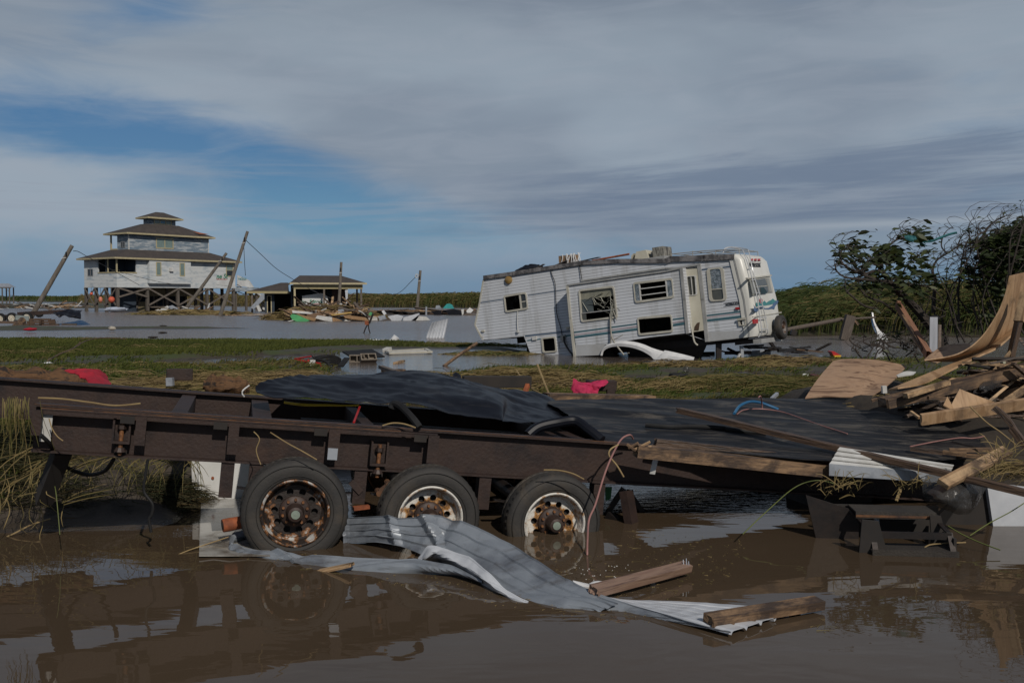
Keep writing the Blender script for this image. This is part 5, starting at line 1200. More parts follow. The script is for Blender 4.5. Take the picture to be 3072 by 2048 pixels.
for (x0, x1, y_) in ((1102, 1186, 314), (1135, 1220, 468), (1186, 1272, 622), (1234, 1318, 778), (1260, 1346, 913), (1285, 1362, 1049)): MB().tube([rp(x0, y_), rp(x1, y_ - 2)], .016, 6).build('rung', alu, lad, smooth=True)
rk = empty('roof_rack'); rk.parent = camper
g = [rs(D_(585, 138), .25), rs(D_(860, 122), .25), rs(D_(1280, 104), 2.0), rs(D_(1060, 118), 1.9), rs(D_(700, 128), 1.6)]
zt = lambda x_: float(np.interp(x_, [p[0] for p in top], [p[1] for p in top])) + .08
for y_ in (.3, 1.1, 2.1): MB().tube([(-2.35, y_, zt(-2.35) + .16), (-1.2, y_, zt(-1.2) + .17), (-.15, y_, zt(-.15) + .17)], .016, 6).build('rack_rail', gtrim, rk)
for x_ in (-2.35, -1.65, -.9, -.15):
    MB().tube([(x_, .3, zt(x_) + .165), (x_, 2.1, zt(x_) + .165)], .014, 6).build('rack_bar', gtrim, rk)
    for y_ in (.3, 2.1): MB().tube([(x_, y_, zt(x_) - .05), (x_, y_, zt(x_) + .16)], .014, 6).build('rack_post', gtrim, rk)
# bumper and spare wheel
MB().b2((.05, .1, -.22), (.30, 2.2, -.08)).build('bumper', gtrim, camper); MB().b2((-.6, .3, -.2), (.05, 2.1, -.05)).build('rear_crossmember', MT['dark_steel'], camper)
sc_ = RF.hit(*D_(1540, 1025), 0, .48); spare = empty('spare_wheel'); spare.parent = camper; spare.location = sc_
def tyre_prof(r, rr, w): h = w / 2; return [(rr, -h * .82), (rr + .02, -h * .98), (rr + (r - rr) * .45, -h * 1.06), (r - .035, -h * .92), (r - .008, -h * .72), (r, -h * .3), (r, h * .3), (r - .008, h * .72), (r - .035, h * .92), (rr + (r - rr) * .45, h * 1.06), (rr + .02, h * .98), (rr, h * .82)]
MB().lathe(tyre_prof(.385, .215, .22), 36, 'X').build('tyre', MT['tyre'], spare, smooth=True, angle=50)
MB().lathe([(.218, .10), (.205, .10), (.19, .02), (.17, .02), (.10, .05), (.0, .05)], 30, 'X').build('rim', mk('rust and chrome rim', (.40, .38, .36), (.12, .06, .035), scale=9, rough=.4, metal=.4), spare, smooth=True)
MB().lathe([(.06, .05), (.06, .10), (.0, .10)], 14, 'X').build('hub', MT['rust_edge'], spare)
for k in range(8): th = k * math.pi / 4; MB().lathe([(.026, .043), (.0, .044)], 10, 'X', (0.006, .14 * math.cos(th), .14 * math.sin(th))).build('hand_hole', MT['black'], spare)
MB().b2((.2, sc_.y - .1, -.1), (sc_.x - .05, sc_.y + .1, .05)).build('spare_carrier', gtrim, camper)
# jacks under the rear
jp = RF.W((-1.1, .25, -.1))
jk = empty('stabilizer_jack', (jp.x, jp.y, 0), 'bent steel stabilizer jack in the mud below the camper tail', 'jack')
MB().bar((0, 0, -.2), (0, .0, jp.z), .16, .16).build('jack_leg', MT['dark_steel'], jk); a = ZA('D', 1075, 1250, jp.y - .3); b = ZA('D', 1085, 1390, jp.y - .35)
MB().bar(a - jk.location, b - jk.location, .09, .14).build('jack_foot', mk('dented galvanised steel', (.30, .32, .34), (.20, .21, .22), rough=.4, metal=.5), jk)
a = ZA('D', 1060, 1335, jp.y - .4); b = ZA('D', 1025, 1395, jp.y - .45); MB().bar(a - jk.location, b - jk.location, .06, .05).build('jack_handle', MT['white'], jk)
# air conditioner on the roof
ac0 = rs(C_(1860, 240), 1.0); ac1 = rs(D_(205, 170), 1.0); zr = zt((ac0.x + ac1.x) / 2)
AC = empty('air_conditioner'); AC.parent = camper
sx = ac1.x - ac0.x; MB().b2((ac0.x, .7, zr - .1), (ac1.x, 1.5, zr + .06)).build('base_pan', gtrim, AC)
q = lambda u: ac0.x + sx * u
MB().prism([(q(.02), zr + .06), (q(.12), zr + .29), (q(.05), zr + .24)], .7, YM(.75)).build('shroud_piece', door_m, AC); MB().prism([(q(.12), zr + .06), (q(.20), zr + .33), (q(.48), zr + .34), (q(.54), zr + .06)], .7, YM(.75)).build('shroud', door_m, AC)
MB().tube([(q(.60), 1.1, zr + .06), (q(.60), 1.1, zr + .30)], .09, 12).build('compressor', MT['black'], AC, smooth=True)
MB().b2((q(.68), .72, zr + .06), (q(.98), 1.45, zr + .37)).build('condenser_coil', mk('dirty condenser fins', (.30, .29, .25), (.06, .055, .05), scale=14, rough=.7, stretch=(1, 1, .3), pos=(.4, .6), detail=9), AC)
# loose things lying on the roof
def on_roof(x, y=.4): return RF.W((x, y, zt(x) + .02))
bxp = rs(C_(1140, 280), .5); t = empty('cardboard_box', RF.W((bxp.x, .5, zt(bxp.x))), 'small brown box tangled with white cords on the camper roof', 'box')
t.rotation_euler = (0, R(-4), R(-32)); MB().box((0, 0, .15), (.62, .3, .34)).build('box_body', mk('soggy cardboard', (.26, .17, .10), (.18, .11, .065)), t)
cc = MB()
for i in range(12): u = random.uniform(-.25, .75); cc.tube(crs([(u, -.17, .36), (u + random.uniform(-.1, .1), -.2, .2), (u + random.uniform(-.15, .15), -.2, -.02), (u + .15, -.1, -.02)], 8), .014, 4)
cc.build('tangled_cord', MT['white_clean'], t)
q0 = on_roof(rs(C_(1440, 260), .5).x); q1 = rs(C_(1820, 232), .5); MB_ = MB().tube([RF.W((rs(C_(1400, 270), .5).x, .5, zt(rs(C_(1400, 270), .5).x) + .03)), RF.W((q1.x, .5, q1.z))], .035, 8); tag(MB_.build('pipe', MT['orange_rust'], smooth=True), 'thin rusty red pipe lying along the camper roof', 'pipe')
bp = rs(C_(700, 372), .3); t = empty('black_bag', RF.W((bp.x, .3, zt(bp.x))), 'crumpled black bag caught on the front of the camper roof', 'bag'); t.rotation_euler = (0, R(-8), R(-32))
rows = [[(-.45 + .9 * i / 12, (j / 6 - .5) * .5, .02 + (.17 * math.sin(math.pi * j / 6)) * (.4 + .6 * math.sin(math.pi * i / 12)) * (1 + .6 * mn.noise(Vector((i * .6, j * .6, 3))))) for j in range(7)] for i in range(13)]
MB().grid(rows, .01).build('bag_skin', MT['tarp'], t, smooth=True)
for x0, x1, y0, y1, dz in ((790, 860, 380, 345, 0), (1000, 1120, 330, 305, 0), (1230, 1480, 290, 265, 0)):
    a = rs(C_(x0, y0), .2); b = rs(C_(x1, y1), .2); o = MB().bar(RF.W((a.x, .2, zt(a.x) + .02)), RF.W((b.x, .25, zt(b.x) + .12)), .25, .015).build('membrane_scrap', roofm); tag(o, {790: 'torn strip of roof skin curling up by the black bag', 1000: 'torn roof skin flap just left of the cardboard box', 1230: 'long torn roof skin strip right of the cardboard box'}[x0], 'roof scrap')
# clutter below and beside the tail
def dbox(name, z, pts, Y, dep, m, lab, cat_, lean=0): 
    q = [ZA(z, x, y, Y) for x, y in pts]; mb = MB(); n = len(q); tri = tessellate_polygon([[Vector((p.x, p.z, 0)) for p in q]])
    bk_ = [p + Vector((lean, dep, 0)) for p in q]; mb.add(q + bk_, [tuple(t) for t in tri] + [tuple(i + n for i in t) for t in tri] + [(i, (i + 1) % n, n + (i + 1) % n, n + i) for i in range(n)])
    return tag(mb.build(name, m), lab, cat_)
dbox('panel', 'D', [(1180, 1310), (1300, 1290), (1420, 1288), (1422, 1358), (1182, 1362)], 33, .3, MT['grey_metal'], 'grey flat panel lying in the mud behind the jack', 'panel')
dbox('black_bin', 'D', [(1405, 1350), (1660, 1370), (1665, 1425), (1410, 1415)], 30, .5, MT['black'], 'long black tray lying on the mud under the spare wheel', 'tray')
o = MB().lathe([(.62, 0), (.66, .02), (.66, .11), (.62, .13), (.58, .11), (.60, .02)], 30, 'Z').build('metal_hoop', mk('bright steel band', (.45, .46, .48), (.2, .2, .2), rough=.3, metal=.8), smooth=True); o.location = gp(*Z('D', 1760, 1400), .12) ; tag(o, 'shiny round metal hoop half sunk in the wet grass', 'hoop')
t = empty('debris_mass', ZA('D', 1300, 1330, 33), 'dark heap of wet wreckage in the water under the camper tail', 'debris heap'); t.location.z = 0
for i in range(26):
    a = Vector((random.uniform(-2.6, 2.2), random.uniform(-.8, .9), random.uniform(0, .3))); b = a + Vector((random.uniform(-1.1, 1.1), random.uniform(-.4, .4), random.uniform(-.1, .28))); MB().bar(a, b, random.uniform(.05, .22), random.uniform(.03, .12)).build('piece', random.choice([MT['void'], MT['dark_steel'], MT['black'], MT['wood_wet']]), t)
dbox('toy_boat', 'E', [(295, 1362), (318, 1358), (385, 1396), (352, 1404), (318, 1402)], 32.5, .4, MT['red'], 'small red plastic object by the water right of the camper', 'toy')
dbox('yellow_scrap', 'E', [(318, 1400), (390, 1398), (380, 1418), (330, 1414)], 32.4, .4, MT['yellow'], 'small yellow piece lying against the red plastic object', 'plastic piece')
o = MB(); 
for i in range(8): o.tube(crs([ZA('D', 1560 + 20 * i, 1350, 31 + .1 * i), ZA('D', 1610 + 22 * i, 1290 + 4 * i, 31.5), ZA('D', 1720 + 20 * i, 1330, 32)], 8), .016, 4)
tag(o.build('wire_basket', MT['dark_steel']), 'sprung wire mesh sprawled on the mud right of the spare wheel', 'wire mesh')
# ================================================================== the rusty trailer frame in the foreground
TO = Vector((-1.6, 7.8, .934)); TF = Frame(TO, R(15), -R(5.7)); TM = TF.M
T = empty('flatbed_trailer', label='rusty steel trailer frame with three wheels standing in the brown water', cat='trailer', M=TM)
th = lambda z, x, y, yv=0.0: TF.hit(*Z(z, x, y), 1, yv)
def beam(y0, x0, x1, name, hgt=.35):
    """an I section lying along x"""
    t = .011; w = .15; mb = MB()
    pr = [(-w / 2, 0), (w / 2, 0), (w / 2, -.016), (t, -.018), (t, -hgt + .018), (w / 2, -hgt + .016), (w / 2, -hgt), (-w / 2, -hgt), (-w / 2, -hgt + .016), (-t, -hgt + .018), (-t, -.018), (-w / 2, -.016)]
    n = len(pr); ns = 40
    for i in range(ns + 1):
        x = x0 + (x1 - x0) * i / ns
        for (a, b) in pr: mb.v.append((x, y0 + a + .003 * mn.noise(Vector((x * 2, b * 9, y0))), b + .004 * mn.noise(Vector((x * 1.3, a * 9, y0 + 4)))))
    for i in range(ns):
        for k in range(n): mb.f.append((i * n + k, i * n + (k + 1) % n, (i + 1) * n + (k + 1) % n, (i + 1) * n + k))
    mb.f.append(tuple(range(n))); mb.f.append(tuple(ns * n + k for k in range(n)))
    return mb.build(name, MT['rust_steel'], T)
FARY = 1.83
beam(0.0, -1.97, 6.4, 'main_beam'); beam(FARY, -3.6, 6.4, 'main_beam')
# rolled edge worn to bare metal along the tops
MB().b2((-1.97, -.078, .002), (2.6, -.070, .006)).build('worn_edge', MT['rust_edge'], T)
# stake pocket rail bolted along the near beam
fy = -.082
rx0 = th('F', 330, 430, fy).x; rx1 = th('G', 1592, 660, fy).x
ra = MB(); ra.b2((rx0, fy - .05, -.155 + .10), (rx1, fy - .002, -.04 + .02)); 
ra.b2((rx0, fy - .055, -.028), (rx1, fy - .004, -.018)); ra.build('pocket_rail', MT['rust_steel'], T)
MB().b2((rx0, fy - .052, -.018), (rx1 - .3, fy - .045, -.012)).build('worn_edge', MT['rust_edge'], T)
for (z, xa, xb, ytop, ybot) in (('F', 262, 322, 385, 640), ('F', 1075, 1135, 465, 720), ('F', 1800, 1858, 530, 790), ('G', 752, 820, 595, 805), ('G', 1528, 1592, 655, 860)):
    a = th(z, xa, ytop, fy - .05); b = th(z, xb, ybot, fy - .05); sw = max(b.x - a.x, .06)
    po = MB().b2((a.x, fy - .075, b.z), (a.x + sw, fy - .056, -.03)).build('stake_pocket', MT['rust_steel'], T)
    MB().b2((a.x + .0, fy - .056, b.z), (a.x + .012, fy + .0, -.05)).build('pocket_web', MT['rust_steel'], po)
    if (z, xa) not in (('F', 262),): MB().b2((a.x - .16 * .7, fy - .054, -.09), (a.x - .012, fy - .0515, -.035)).build('pocket_hole', MT['void'], po)
a = th('F', 325, 475, -.1); MB().b2((a.x, -.09, a.z - .20), (a.x + .075, -.083, a.z)).build('reflector_plate', MT['white'], T)
a = th('G', 742, 760, -.16); MB().b2((a.x, -.165, a.z - .07), (a.x + .075, -.16, a.z + .02)).build('bare_metal_plate', MT['grey_metal'], T)
# screw jacks on the beam
def adjuster(z, x0, y0, x1, y1):
    a = th(z, x0, y0, -.1); b = th(z, x1, y1, -.1); w_ = b.x - a.x; cx = (a.x + b.x) / 2
    ad = empty('screw_jack'); ad.parent = T; ad.location = (cx, -.11, a.z)
    mz = (b.z - a.z) * .60
    MB().b2((-w_ / 2, -.0, mz), (-w_ / 2 + .014, .09, 0)).b2((w_ / 2 - .014, -.0, mz), (w_ / 2, .09, 0)).b2((-w_ / 2, -.012, mz - .02), (w_ / 2, .09, mz)).b2((-w_ / 2, .05, mz), (w_ / 2, .06, -.02)).build('housing', MT['rust_steel'], ad)
    MB().tube([(0, .02, -.02), (0, .02, b.z - a.z)], .016, 8).build('screw', MT['rim_dark'], ad, smooth=True)
    [MB().lathe(p_, n_, 'Z', (0, .02, z_)).build('nut', MT['hub'], ad) for p_, n_, z_ in (([(.0, 0), (.032, 0), (.032, .03), (0, .03)], 6, mz * .45), ([(.0, 0), (.045, 0), (.03, .03), (0, .03)], 10, mz - .08))]
    MB().b2((-w_ / 2 + .02, .055, b.z - a.z), (w_ / 2 - .02, .075, mz)).build('void_plate', MT['void'], ad)
adjuster('F', 890, 512, 1008, 800); adjuster('G', 1085, 690, 1195, 975)
# cross members
for (z, x, w_) in (('F', 1330, .12), ('F', 1990, .15), ('G', 1040, .10), ('H', 770, .07), ('H', 900, .13), ('H', 1600, .14)):
    a = th(z, x, 460 if z == 'F' else 560 if z == 'G' else 690, .07)
    MB().b2((a.x, .016, -.16), (a.x + w_, FARY - .016, -.03)).build('cross_member', MT['rust_steel'], T)
MB().b2((.02, 1.2, -.22), (2.6, 1.32, -.12)).build('inner_stringer', MT['rust_steel'], T)
# hanger brackets, springs, axles
for x_ in (-.58, .44, 1.46, 2.46):
    MB().b2((x_ - .05, -.06, -.62), (x_ + .05, .06, -.34)).build('spring_hanger', MT['rust_steel'], T); MB().b2((x_ - .05, FARY - .06, -.62), (x_ + .05, FARY + .06, -.34)).build('spring_hanger', MT['rust_steel'], T)
WX = (-.06, .98, 2.0)
for x_ in WX:
    MB().tube([(x_, -.2, -.66), (x_, FARY + .2, -.66)], .06, 12).build('axle', MT['dark_steel'], T, smooth=True)
    for y_ in (0, FARY):
        sp = MB()
        for k in range(4):
            l = .44 - .09 * k; sp.grid([[(x_ + l * u, y_ + d, -.60 + .05 * (1 - abs(u)) * -1 - k * .013 + .05) for d in (-.035, .035)] for u in (-1, -.5, 0, .5, 1)], .01)
        sp.build('leaf_spring', MT['dark_steel'], T)
for (zx, zy, ln) in ((1140, 1090, .12), (1215, 1020, .10)):
    a = th('G', zx, zy, -.1); MB().tube([(a.x, -.14, a.z), (a.x, -.02, a.z)], .025, 10).build('shackle_bolt', MT['rust_edge'], T, smooth=True)
a = th('G', 1150, 1080, -.1); b = th('G', 1215, 1030, -.1); MB().bar((a.x, -.12, a.z), (b.x, -.12, b.z), .05, .02, up=(0, 1, 0)).build('shackle_link', MT['rust_edge'], T)
a = th('G', 920, 1000, -.05); b = th('G', 1000, 1085, -.05); MB().bar((a.x, -.06, a.z), (b.x, -.06, b.z), .05, .03, up=(0, 1, 0)).build('shackle_link', MT['hub'], T)
# wheels
def trailer_wheel(x, y, tilt, rimm, deadly=0):
    w = empty('wheel'); w.parent = T; w.location = (x, y, -.66); w.rotation_euler = (0, tilt, 0)
    R_ = .405; rr = .252; h = .11
    prof = [(rr - .008, h * .7), (rr, -h * .86), (rr + .014, -h * 1.0), (rr + .05, -h * 1.10), (rr + .09, -h * 1.09), (R_ - .032, -h * .98), (R_ - .012, -h * .80), (R_ - .008, -h * .70), (R_, -h * .62)]
    for k, yy_ in enumerate((-.46, -.42, -.12, -.08, .08, .12, .42, .46)): prof.append((R_ - (.009 if k % 4 in (1, 2) else 0) if False else R_ - (.008 if k in (1, 2, 5, 6) and k in (1, 6) else 0), h * yy_))
    prof += [(R_, h * .62), (R_ - .012, h * .80), (rr + .05, h * 1.1), (rr, h * .86), (rr - .008, h * .7)]
    mb = MB().lathe(prof, 96)
    n = 96
    # shoulder blocks: nick every other segment of the tread edge
    for ring_, in_ in ((8, .007), (9, .004), (15, .004), (16, .004)):
        for j in range(n):
            if j % 2:
                q = ring_ * n + j; v = Vector(mb.v[q]); r2 = math.hypot(v.x, v.z); s_ = (r2 - in_ * 2) / r2; mb.v[q] = (v.x * s_, v.y, v.z * s_)
    ty = mb.build('tyre', MT['tyre'], w, smooth=True, angle=28)
    # raised sidewall rings
    MB().lathe([(rr + .105, -h * 1.075), (rr + .108, -h * 1.13), (rr + .112, -h * 1.06)], 72).lathe([(rr + .03, -h * 1.04), (rr + .033, -h * 1.12), (rr + .037, -h * 1.07)], 72).build('sidewall_ring', MT['tyre'], ty, smooth=True)
    # rim: bead flange, well and a disc with ten hand holes
    rm = MB().lathe([(.256, -h * .86), (.258, -h * 1.02), (.248, -h * 1.08), (.240, -h * 1.02), (.236, -h * .75), (.226, -h * .62), (.222, -h * .2), (.205, -h * .05), (.198, -h * .10)], 72)
    k = 120; hr = .026; hc = .150; outer = [(.199 * math.cos(2 * math.pi * i / 72), .199 * math.sin(2 * math.pi * i / 72)) for i in range(72)]
    holes = [[(hc * math.cos(a0) + hr * math.cos(b * math.pi / 7), hc * math.sin(a0) + hr * math.sin(b * math.pi / 7)) for b in range(14)] for a0 in [2 * math.pi * i / 10 + .3 for i in range(10)]]
    rm.prism(outer, .012, Matrix.Translation((0, -h * .12, 0)), holes)
    ro = rm.build('rim', rimm, w, smooth=True, angle=40)
    MB().lathe([(0, .0), (.195, .0), (.195, .02), (0, .02)], 40, 'Y', (0, .03, 0)).build('brake_drum', MT['void'], w)
    hb_ = MB().lathe([(.118, -h * .12 - .002), (.116, -h * .32), (.10, -h * .45), (.07, -h * .5), (.062, -h * .6), (.058, -h * 1.25), (.054, -h * 1.45), (.036, -h * 1.5), (.034, -h * 1.42), (0, -h * 1.42)], 40).build('hub', MT['hub'], w, smooth=True, angle=40)
    MB().lathe([(0, 0), (.033, 0), (.033, -.006), (.0, -.009)], 28, 'Y', (0, -h * 1.44, 0)).build('cap', MT['cap'], hb_, smooth=True)
    for i in range(10): a0 = 2 * math.pi * i / 10; MB().lathe([(0, -.022), (.011, -.022), (.012, 0), (0, 0)], 6, 'Y', (.093 * math.cos(a0), -h * .44, .093 * math.sin(a0))).build('lug_nut', MT['rim_dark'], w)
    return w
trailer_wheel(WX[0], -.23, .3, MT['rim_dark2'] if 'rim_dark2' in MT else mk('rim_dark2', (.42, .42, .40), (.022, .015, .012), c3=(.24, .10, .03), scale=10, rough=.65, bump=.6, bscale=30, pos=(.34, .46), detail=9, extra=rusty_centre))
trailer_wheel(WX[1], -.22, 1.4, MT['rim']); trailer_wheel(WX[2], -.23, 2.2, MT['rim'])
for x_ in WX: trailer_wheel(x_ + .03, FARY + .2, x_, MT['rim_dark'])
# support leg right of the wheels
L_ = lambda x, y, yv: th('H', x, y, yv)
a, b = L_(1250, 1075, -.05), L_(1300, 1375, -.12); MB().bar(a, b, .13, .07).build('landing_leg', MT['rust_steel'], T)
a, b = L_(1260, 1080, .25), L_(1390, 1270, .3); MB().bar(a, b, .05, .05).build('leg_brace', MT['dark_steel'], T)
a, b = L_(1230, 1060, .2), L_(1100, 1250, .25); MB().bar(a, b, .09, .05).build('leg_brace', MT['dark_steel'], T)
a, b = L_(1110, 1260, .1), L_(1300, 1420, -.12); MB().bar(a, b, .06, .06).build('leg_foot', MT['dark_steel'], T); a = L_(1300, 1400, -.14); MB().lathe([(0, -.03), (.05, -.03), (.05, .03), (0, .03)], 14, 'Y', a).build('foot_roller', MT['dark_steel'], T)
# rear section right of the timber, dark plates painting its black shadow
q0 = th('I', 795, 1040, .1); q1 = th('I', 1120, 1300, .1)
MB().b2((q0.x, .1, q1.z), (q1.x + .15, .5, -.34)).build('shadow_drop_plate', MT['dark_steel'], T)
MB().b2((q1.x + .15, .25, q1.z), (q1.x + 1.9, .35, -.36)).build('shadow_rear_plate', MT['void'], T)
a = th('F', 490, 770, .05); b = th('F', 340, 1150, .4); MB().bar((a.x, .05, -.34), b, .12, .10).build('tongue_leg', MT['void'], T)
a = th('F', 2010, 880, -.05); MB().b2((a.x - .05, -.06, -.50), (a.x + .055, .05, -.345)).build('drop_bracket', MT['rust_steel'], T)

# ------------------------------------------------------------------ black sheeting over the deck
TPA, TPB, TPC = at(1850, 1330, 8.5), at(1670, 1195, 10.5), at(2947, 1333, 9.3)
tpn = (TPB - TPA).cross(TPC - TPA).normalized()
def tp(px, py, up=0.0):
    """where the view ray meets the covered deck"""
    d = ray(px, py); o = TPA + Vector((0, 0, up)); return CAM + d * ((o - CAM).dot(tpn) / d.dot(tpn))
def Gp(z, x, y, Y): return ZA(z, x, y, Y)
rowsP = [
 [Gp('G', 172, 268, 8.75), Gp('G', 330, 200, 9.0), Gp('G', 640, 178, 9.5), Gp('G', 1000, 160, 9.8), Gp('G', 1400, 152, 10.0), Gp('G', 1720, 192, 10.1), Gp('G', 2090, 275, 10.3), Gp('H', 400, 290, 10.5), Gp('H', 620, 330, 10.6), Gp('H', 720, 385, 10.6)],
 [Gp('G', 175, 285, 8.7), Gp('G', 360, 262, 8.8), Gp('G', 700, 215, 9.2), Gp('G', 1050, 200, 9.4), Gp('G', 1450, 190, 9.6), Gp('G', 1780, 230, 9.7), Gp('G', 2080, 320, 9.8), Gp('H', 380, 350, 9.9), Gp('H', 640, 410, 10.0), Gp('H', 780, 450, 10.0)],
 [Gp('G', 180, 300, 8.6), Gp('G', 380, 310, 8.55), Gp('G', 700, 300, 8.8), Gp('G', 1050, 285, 8.95), Gp('G', 1450, 305, 9.0), Gp('G', 1780, 325, 9.0), Gp('G', 2090, 370, 9.0), Gp('H', 330, 470, 9.15), Gp('H', 650, 520, 9.3), Gp('H', 860, 530, 9.5)],
 [Gp('G', 185, 315, 8.5), Gp('G', 400, 340, 8.4), Gp('G', 700, 352, 8.5), Gp('G', 1050, 372, 8.55), Gp('G', 1400, 405, 8.55), Gp('G', 1700, 470, 8.5), Gp('G', 2080, 500, 8.5), Gp('H', 300, 530, 8.7), Gp('H', 620, 548, 8.9), Gp('H', 860, 522, 9.1)],
]
g1 = loft(rowsP, 110, 36)
def wrinkle(P, amp, sx=1.0):
    for r in P:
        for p in r:
            d = fb((p.x * 1.1 * sx, p.y * 3.2, p.z * 2), 1.0, 4) * amp - abs(mn.noise(Vector((p.x * 4.5 + p.y * 3, p.y * 7, p.z * 5)))) * amp * .9 + abs(mn.noise(Vector((p.x * 2.1, p.y * 5 + p.x * 1.5, 3)))) * amp * .4
            p.z += d; p.y += d * .4
wrinkle(g1, .032)
o = MB().grid(g1, .006).build('black_tarp', MT['tarp'], smooth=True, angle=60); tag(o, 'billowing crumpled black plastic tarp draped over the middle of the rusty frame', 'tarp')
rowsQ = [
 [tp(1640, 1212, .02), tp(1680, 1200, .02), tp(1900, 1198), tp(2200, 1197), tp(2420, 1196), tp(2560, 1194)],
 [tp(1700, 1240, .03), tp(1800, 1238, .02), tp(2000, 1236), tp(2250, 1240), tp(2480, 1240), tp(2690, 1226)],
 [tp(1720, 1268, .03), tp(1850, 1275), tp(2050, 1275), tp(2300, 1285), tp(2560, 1282), tp(2850, 1290)],
 [tp(1760, 1300, .02), tp(1880, 1308), tp(2080, 1318), tp(2330, 1330), tp(2600, 1330), tp(2955, 1334)],
 [tp(1815, 1322, .0), tp(1900, 1335), tp(2120, 1355), tp(2400, 1378), tp(2680, 1385), tp(2920, 1370)],
]
g2 = loft(rowsQ, 110, 44)
for r in g2:
    for p in r: p.z += .016 * fb((p.x * .8, p.y * 4, 1), 1.0, 4) + .03 * max(0, mn.noise(Vector((p.x * .5, p.y * 3.4, 9)))) 
o = MB().grid(g2, .006).build('black_tarp', MT['tarp_dusty'], smooth=True, angle=60); tag(o, 'flat mud streaked black sheet stretched over the right deck of the trailer', 'tarp')
# fold running along the joint of the two sheets
o = MB().tube(crs([Gp('H', 480, 640, 8.45), Gp('H', 560, 580, 8.5), Gp('H', 700, 545, 8.55), Gp('H', 850, 530, 8.6), Gp('H', 960, 600, 8.5), Gp('H', 1060, 680, 8.42)], 40), .045, 10).build('black_hose', MT['tarp'], smooth=True); tag(o, 'thick black hose arching under the tarp above the third wheel', 'hose')
# soft fold lines on the flat sheet
for pts, lab in (([(1400, 560), (1600, 575), (1800, 572), (2090, 590)], 'long black hose lying on the flat sheet left of the long board'),):
    o = MB().tube(crs([tp(*Z('H', x, y), .03) for x, y in pts] + [tp(*Z('I', 200, 550), .03), tp(*Z('I', 480, 580), .03)], 50), .022, 8).build('black_hose', MT['black'], smooth=True); tag(o, lab, 'hose')
def hose(name, pts, r, m, lab, cat_='cord', n=40, nn=8):
    if cat_ in ('stalk', 'wire', 'hook'): r *= .62
    return tag(MB().tube(crs(pts, n), r, nn).build(name, m, smooth=True), lab, cat_)
I2 = lambda x, y, up=.02: tp(*Z('I', x, y), up)
hose('blue_hose', [I2(248, 436), I2(290, 380, .05), I2(360, 350, .09), I2(430, 355, .08), I2(500, 378, .05), I2(568, 405)], .015, MT['blue_hose'], 'bright blue hose arched on the black sheet', 'hose')
hose('pink_wire', [I2(270, 440), I2(310, 412), I2(380, 402), I2(480, 405), I2(600, 425), I2(720, 465), I2(860, 515), I2(1070, 582)], .010, MT['pink_wire'], 'thin pink wire trailing over the black sheet beside the blue hose', 'wire')
hose('pink_wire', [I2(452, 400), I2(448, 350, .1), I2(440, 310, .2), I2(425, 318, .2)], .012, MT['pink_wire'], 'short pink wire stub standing up by the blue hose', 'wire')
hose('pink_wire', [I2(1525, 675), I2(1700, 640), I2(1880, 612), I2(1980, 615), I2(2065, 600)], .009, MT['pink_wire'], 'thin pink wire at the right corner of the black sheet', 'wire')
hose('pink_wire', [ZA('H', 1305, 670, 8.3), ZA('H', 1280, 638, 8.2), ZA('H', 1215, 670, 8.1), ZA('H', 1150, 780, 8.0), ZA('H', 1080, 950, 7.85), ZA('H', 1010, 1180, 7.7), ZA('H', 960, 1300, 7.6), ZA('H', 948, 1450, 7.45), gp(*Z('H', 945, 1580)), gp(*Z('H', 945, 1600), -.1)], .0125, MT['pink_wire'], 'long pink wire hanging past the third wheel into the water', 'wire', 60)
hose('dry_stalk', [ZA('H', 1190, 715, 8.05), ZA('H', 1130, 750, 8.02), ZA('H', 1118, 800, 8.0), ZA('H', 1180, 880, 7.98), ZA('H', 1232, 968, 7.95)], .011, MT['straw_cord'], 'pale bent stalk hanging on the beam end beside the pink wire', 'stalk')
hose('black_hose', [ZA('G', 1240, 430, 8.1), ZA('G', 1260, 395, 8.1), ZA('G', 1310, 410, 8.05), ZA('G', 1400, 500, 7.95), ZA('G', 1460, 580, 7.9)], .030, MT['black'], 'black rubber hose hooked over the frame above the second wheel', 'hose')
for k in range(3): hose('yellow_line', [ZA('G', 400, 380 + 3 * k, 8.9), ZA('G', 560, 398 + 4 * k, 8.8), ZA('G', 740, 402 + 3 * k, 8.75), ZA('G', 900, 408, 8.7), ZA('G', 985, 402 + 2 * k, 8.65)], .008, MT['yellow'], ('yellow cord stretched under the tarp edge, topmost strand', 'yellow cord under the tarp edge, middle strand', 'yellow cord under the tarp edge, lowest strand')[k])
hose('red_rod', [ZA('G', 992, 415, 8.6), ZA('G', 945, 540, 8.1)], .010, MT['red'], 'thin red rod leaning between the frame beams', 'rod', 4)
hose('white_hook', [ZA('G', 125, 250, 8.6), ZA('G', 75, 290, 8.55), ZA('G', 72, 320, 8.55), ZA('G', 85, 335, 8.5)], .011, MT['white'], 'bent white wire hook by the left end of the tarp', 'hook')
hose('black_cable', [ZA('F', 1160, 830, 7.4), ZA('F', 1140, 950, 7.4), ZA('F', 1130, 1080, 7.4), ZA('F', 1195, 1180, 7.4), ZA('F', 1190, 1260, 7.4), ZA('F', 1170, 1300, 7.4), ZA('F', 1185, 1400, 7.4)], .011, MT['black'], 'black cable dangling from the beam into the water at left', 'cable')
hose('black_cable', [ZA('F', 320, 640, 7.1), ZA('F', 390, 710, 7.2), ZA('F', 470, 840, 7.6), ZA('F', 560, 910, 7.9), ZA('F', 700, 950, 8.0), ZA('F', 820, 920, 7.8), ZA('F', 890, 830, 7.5)], .016, MT['black'], 'black cable looping under the left end of the beam', 'cable')
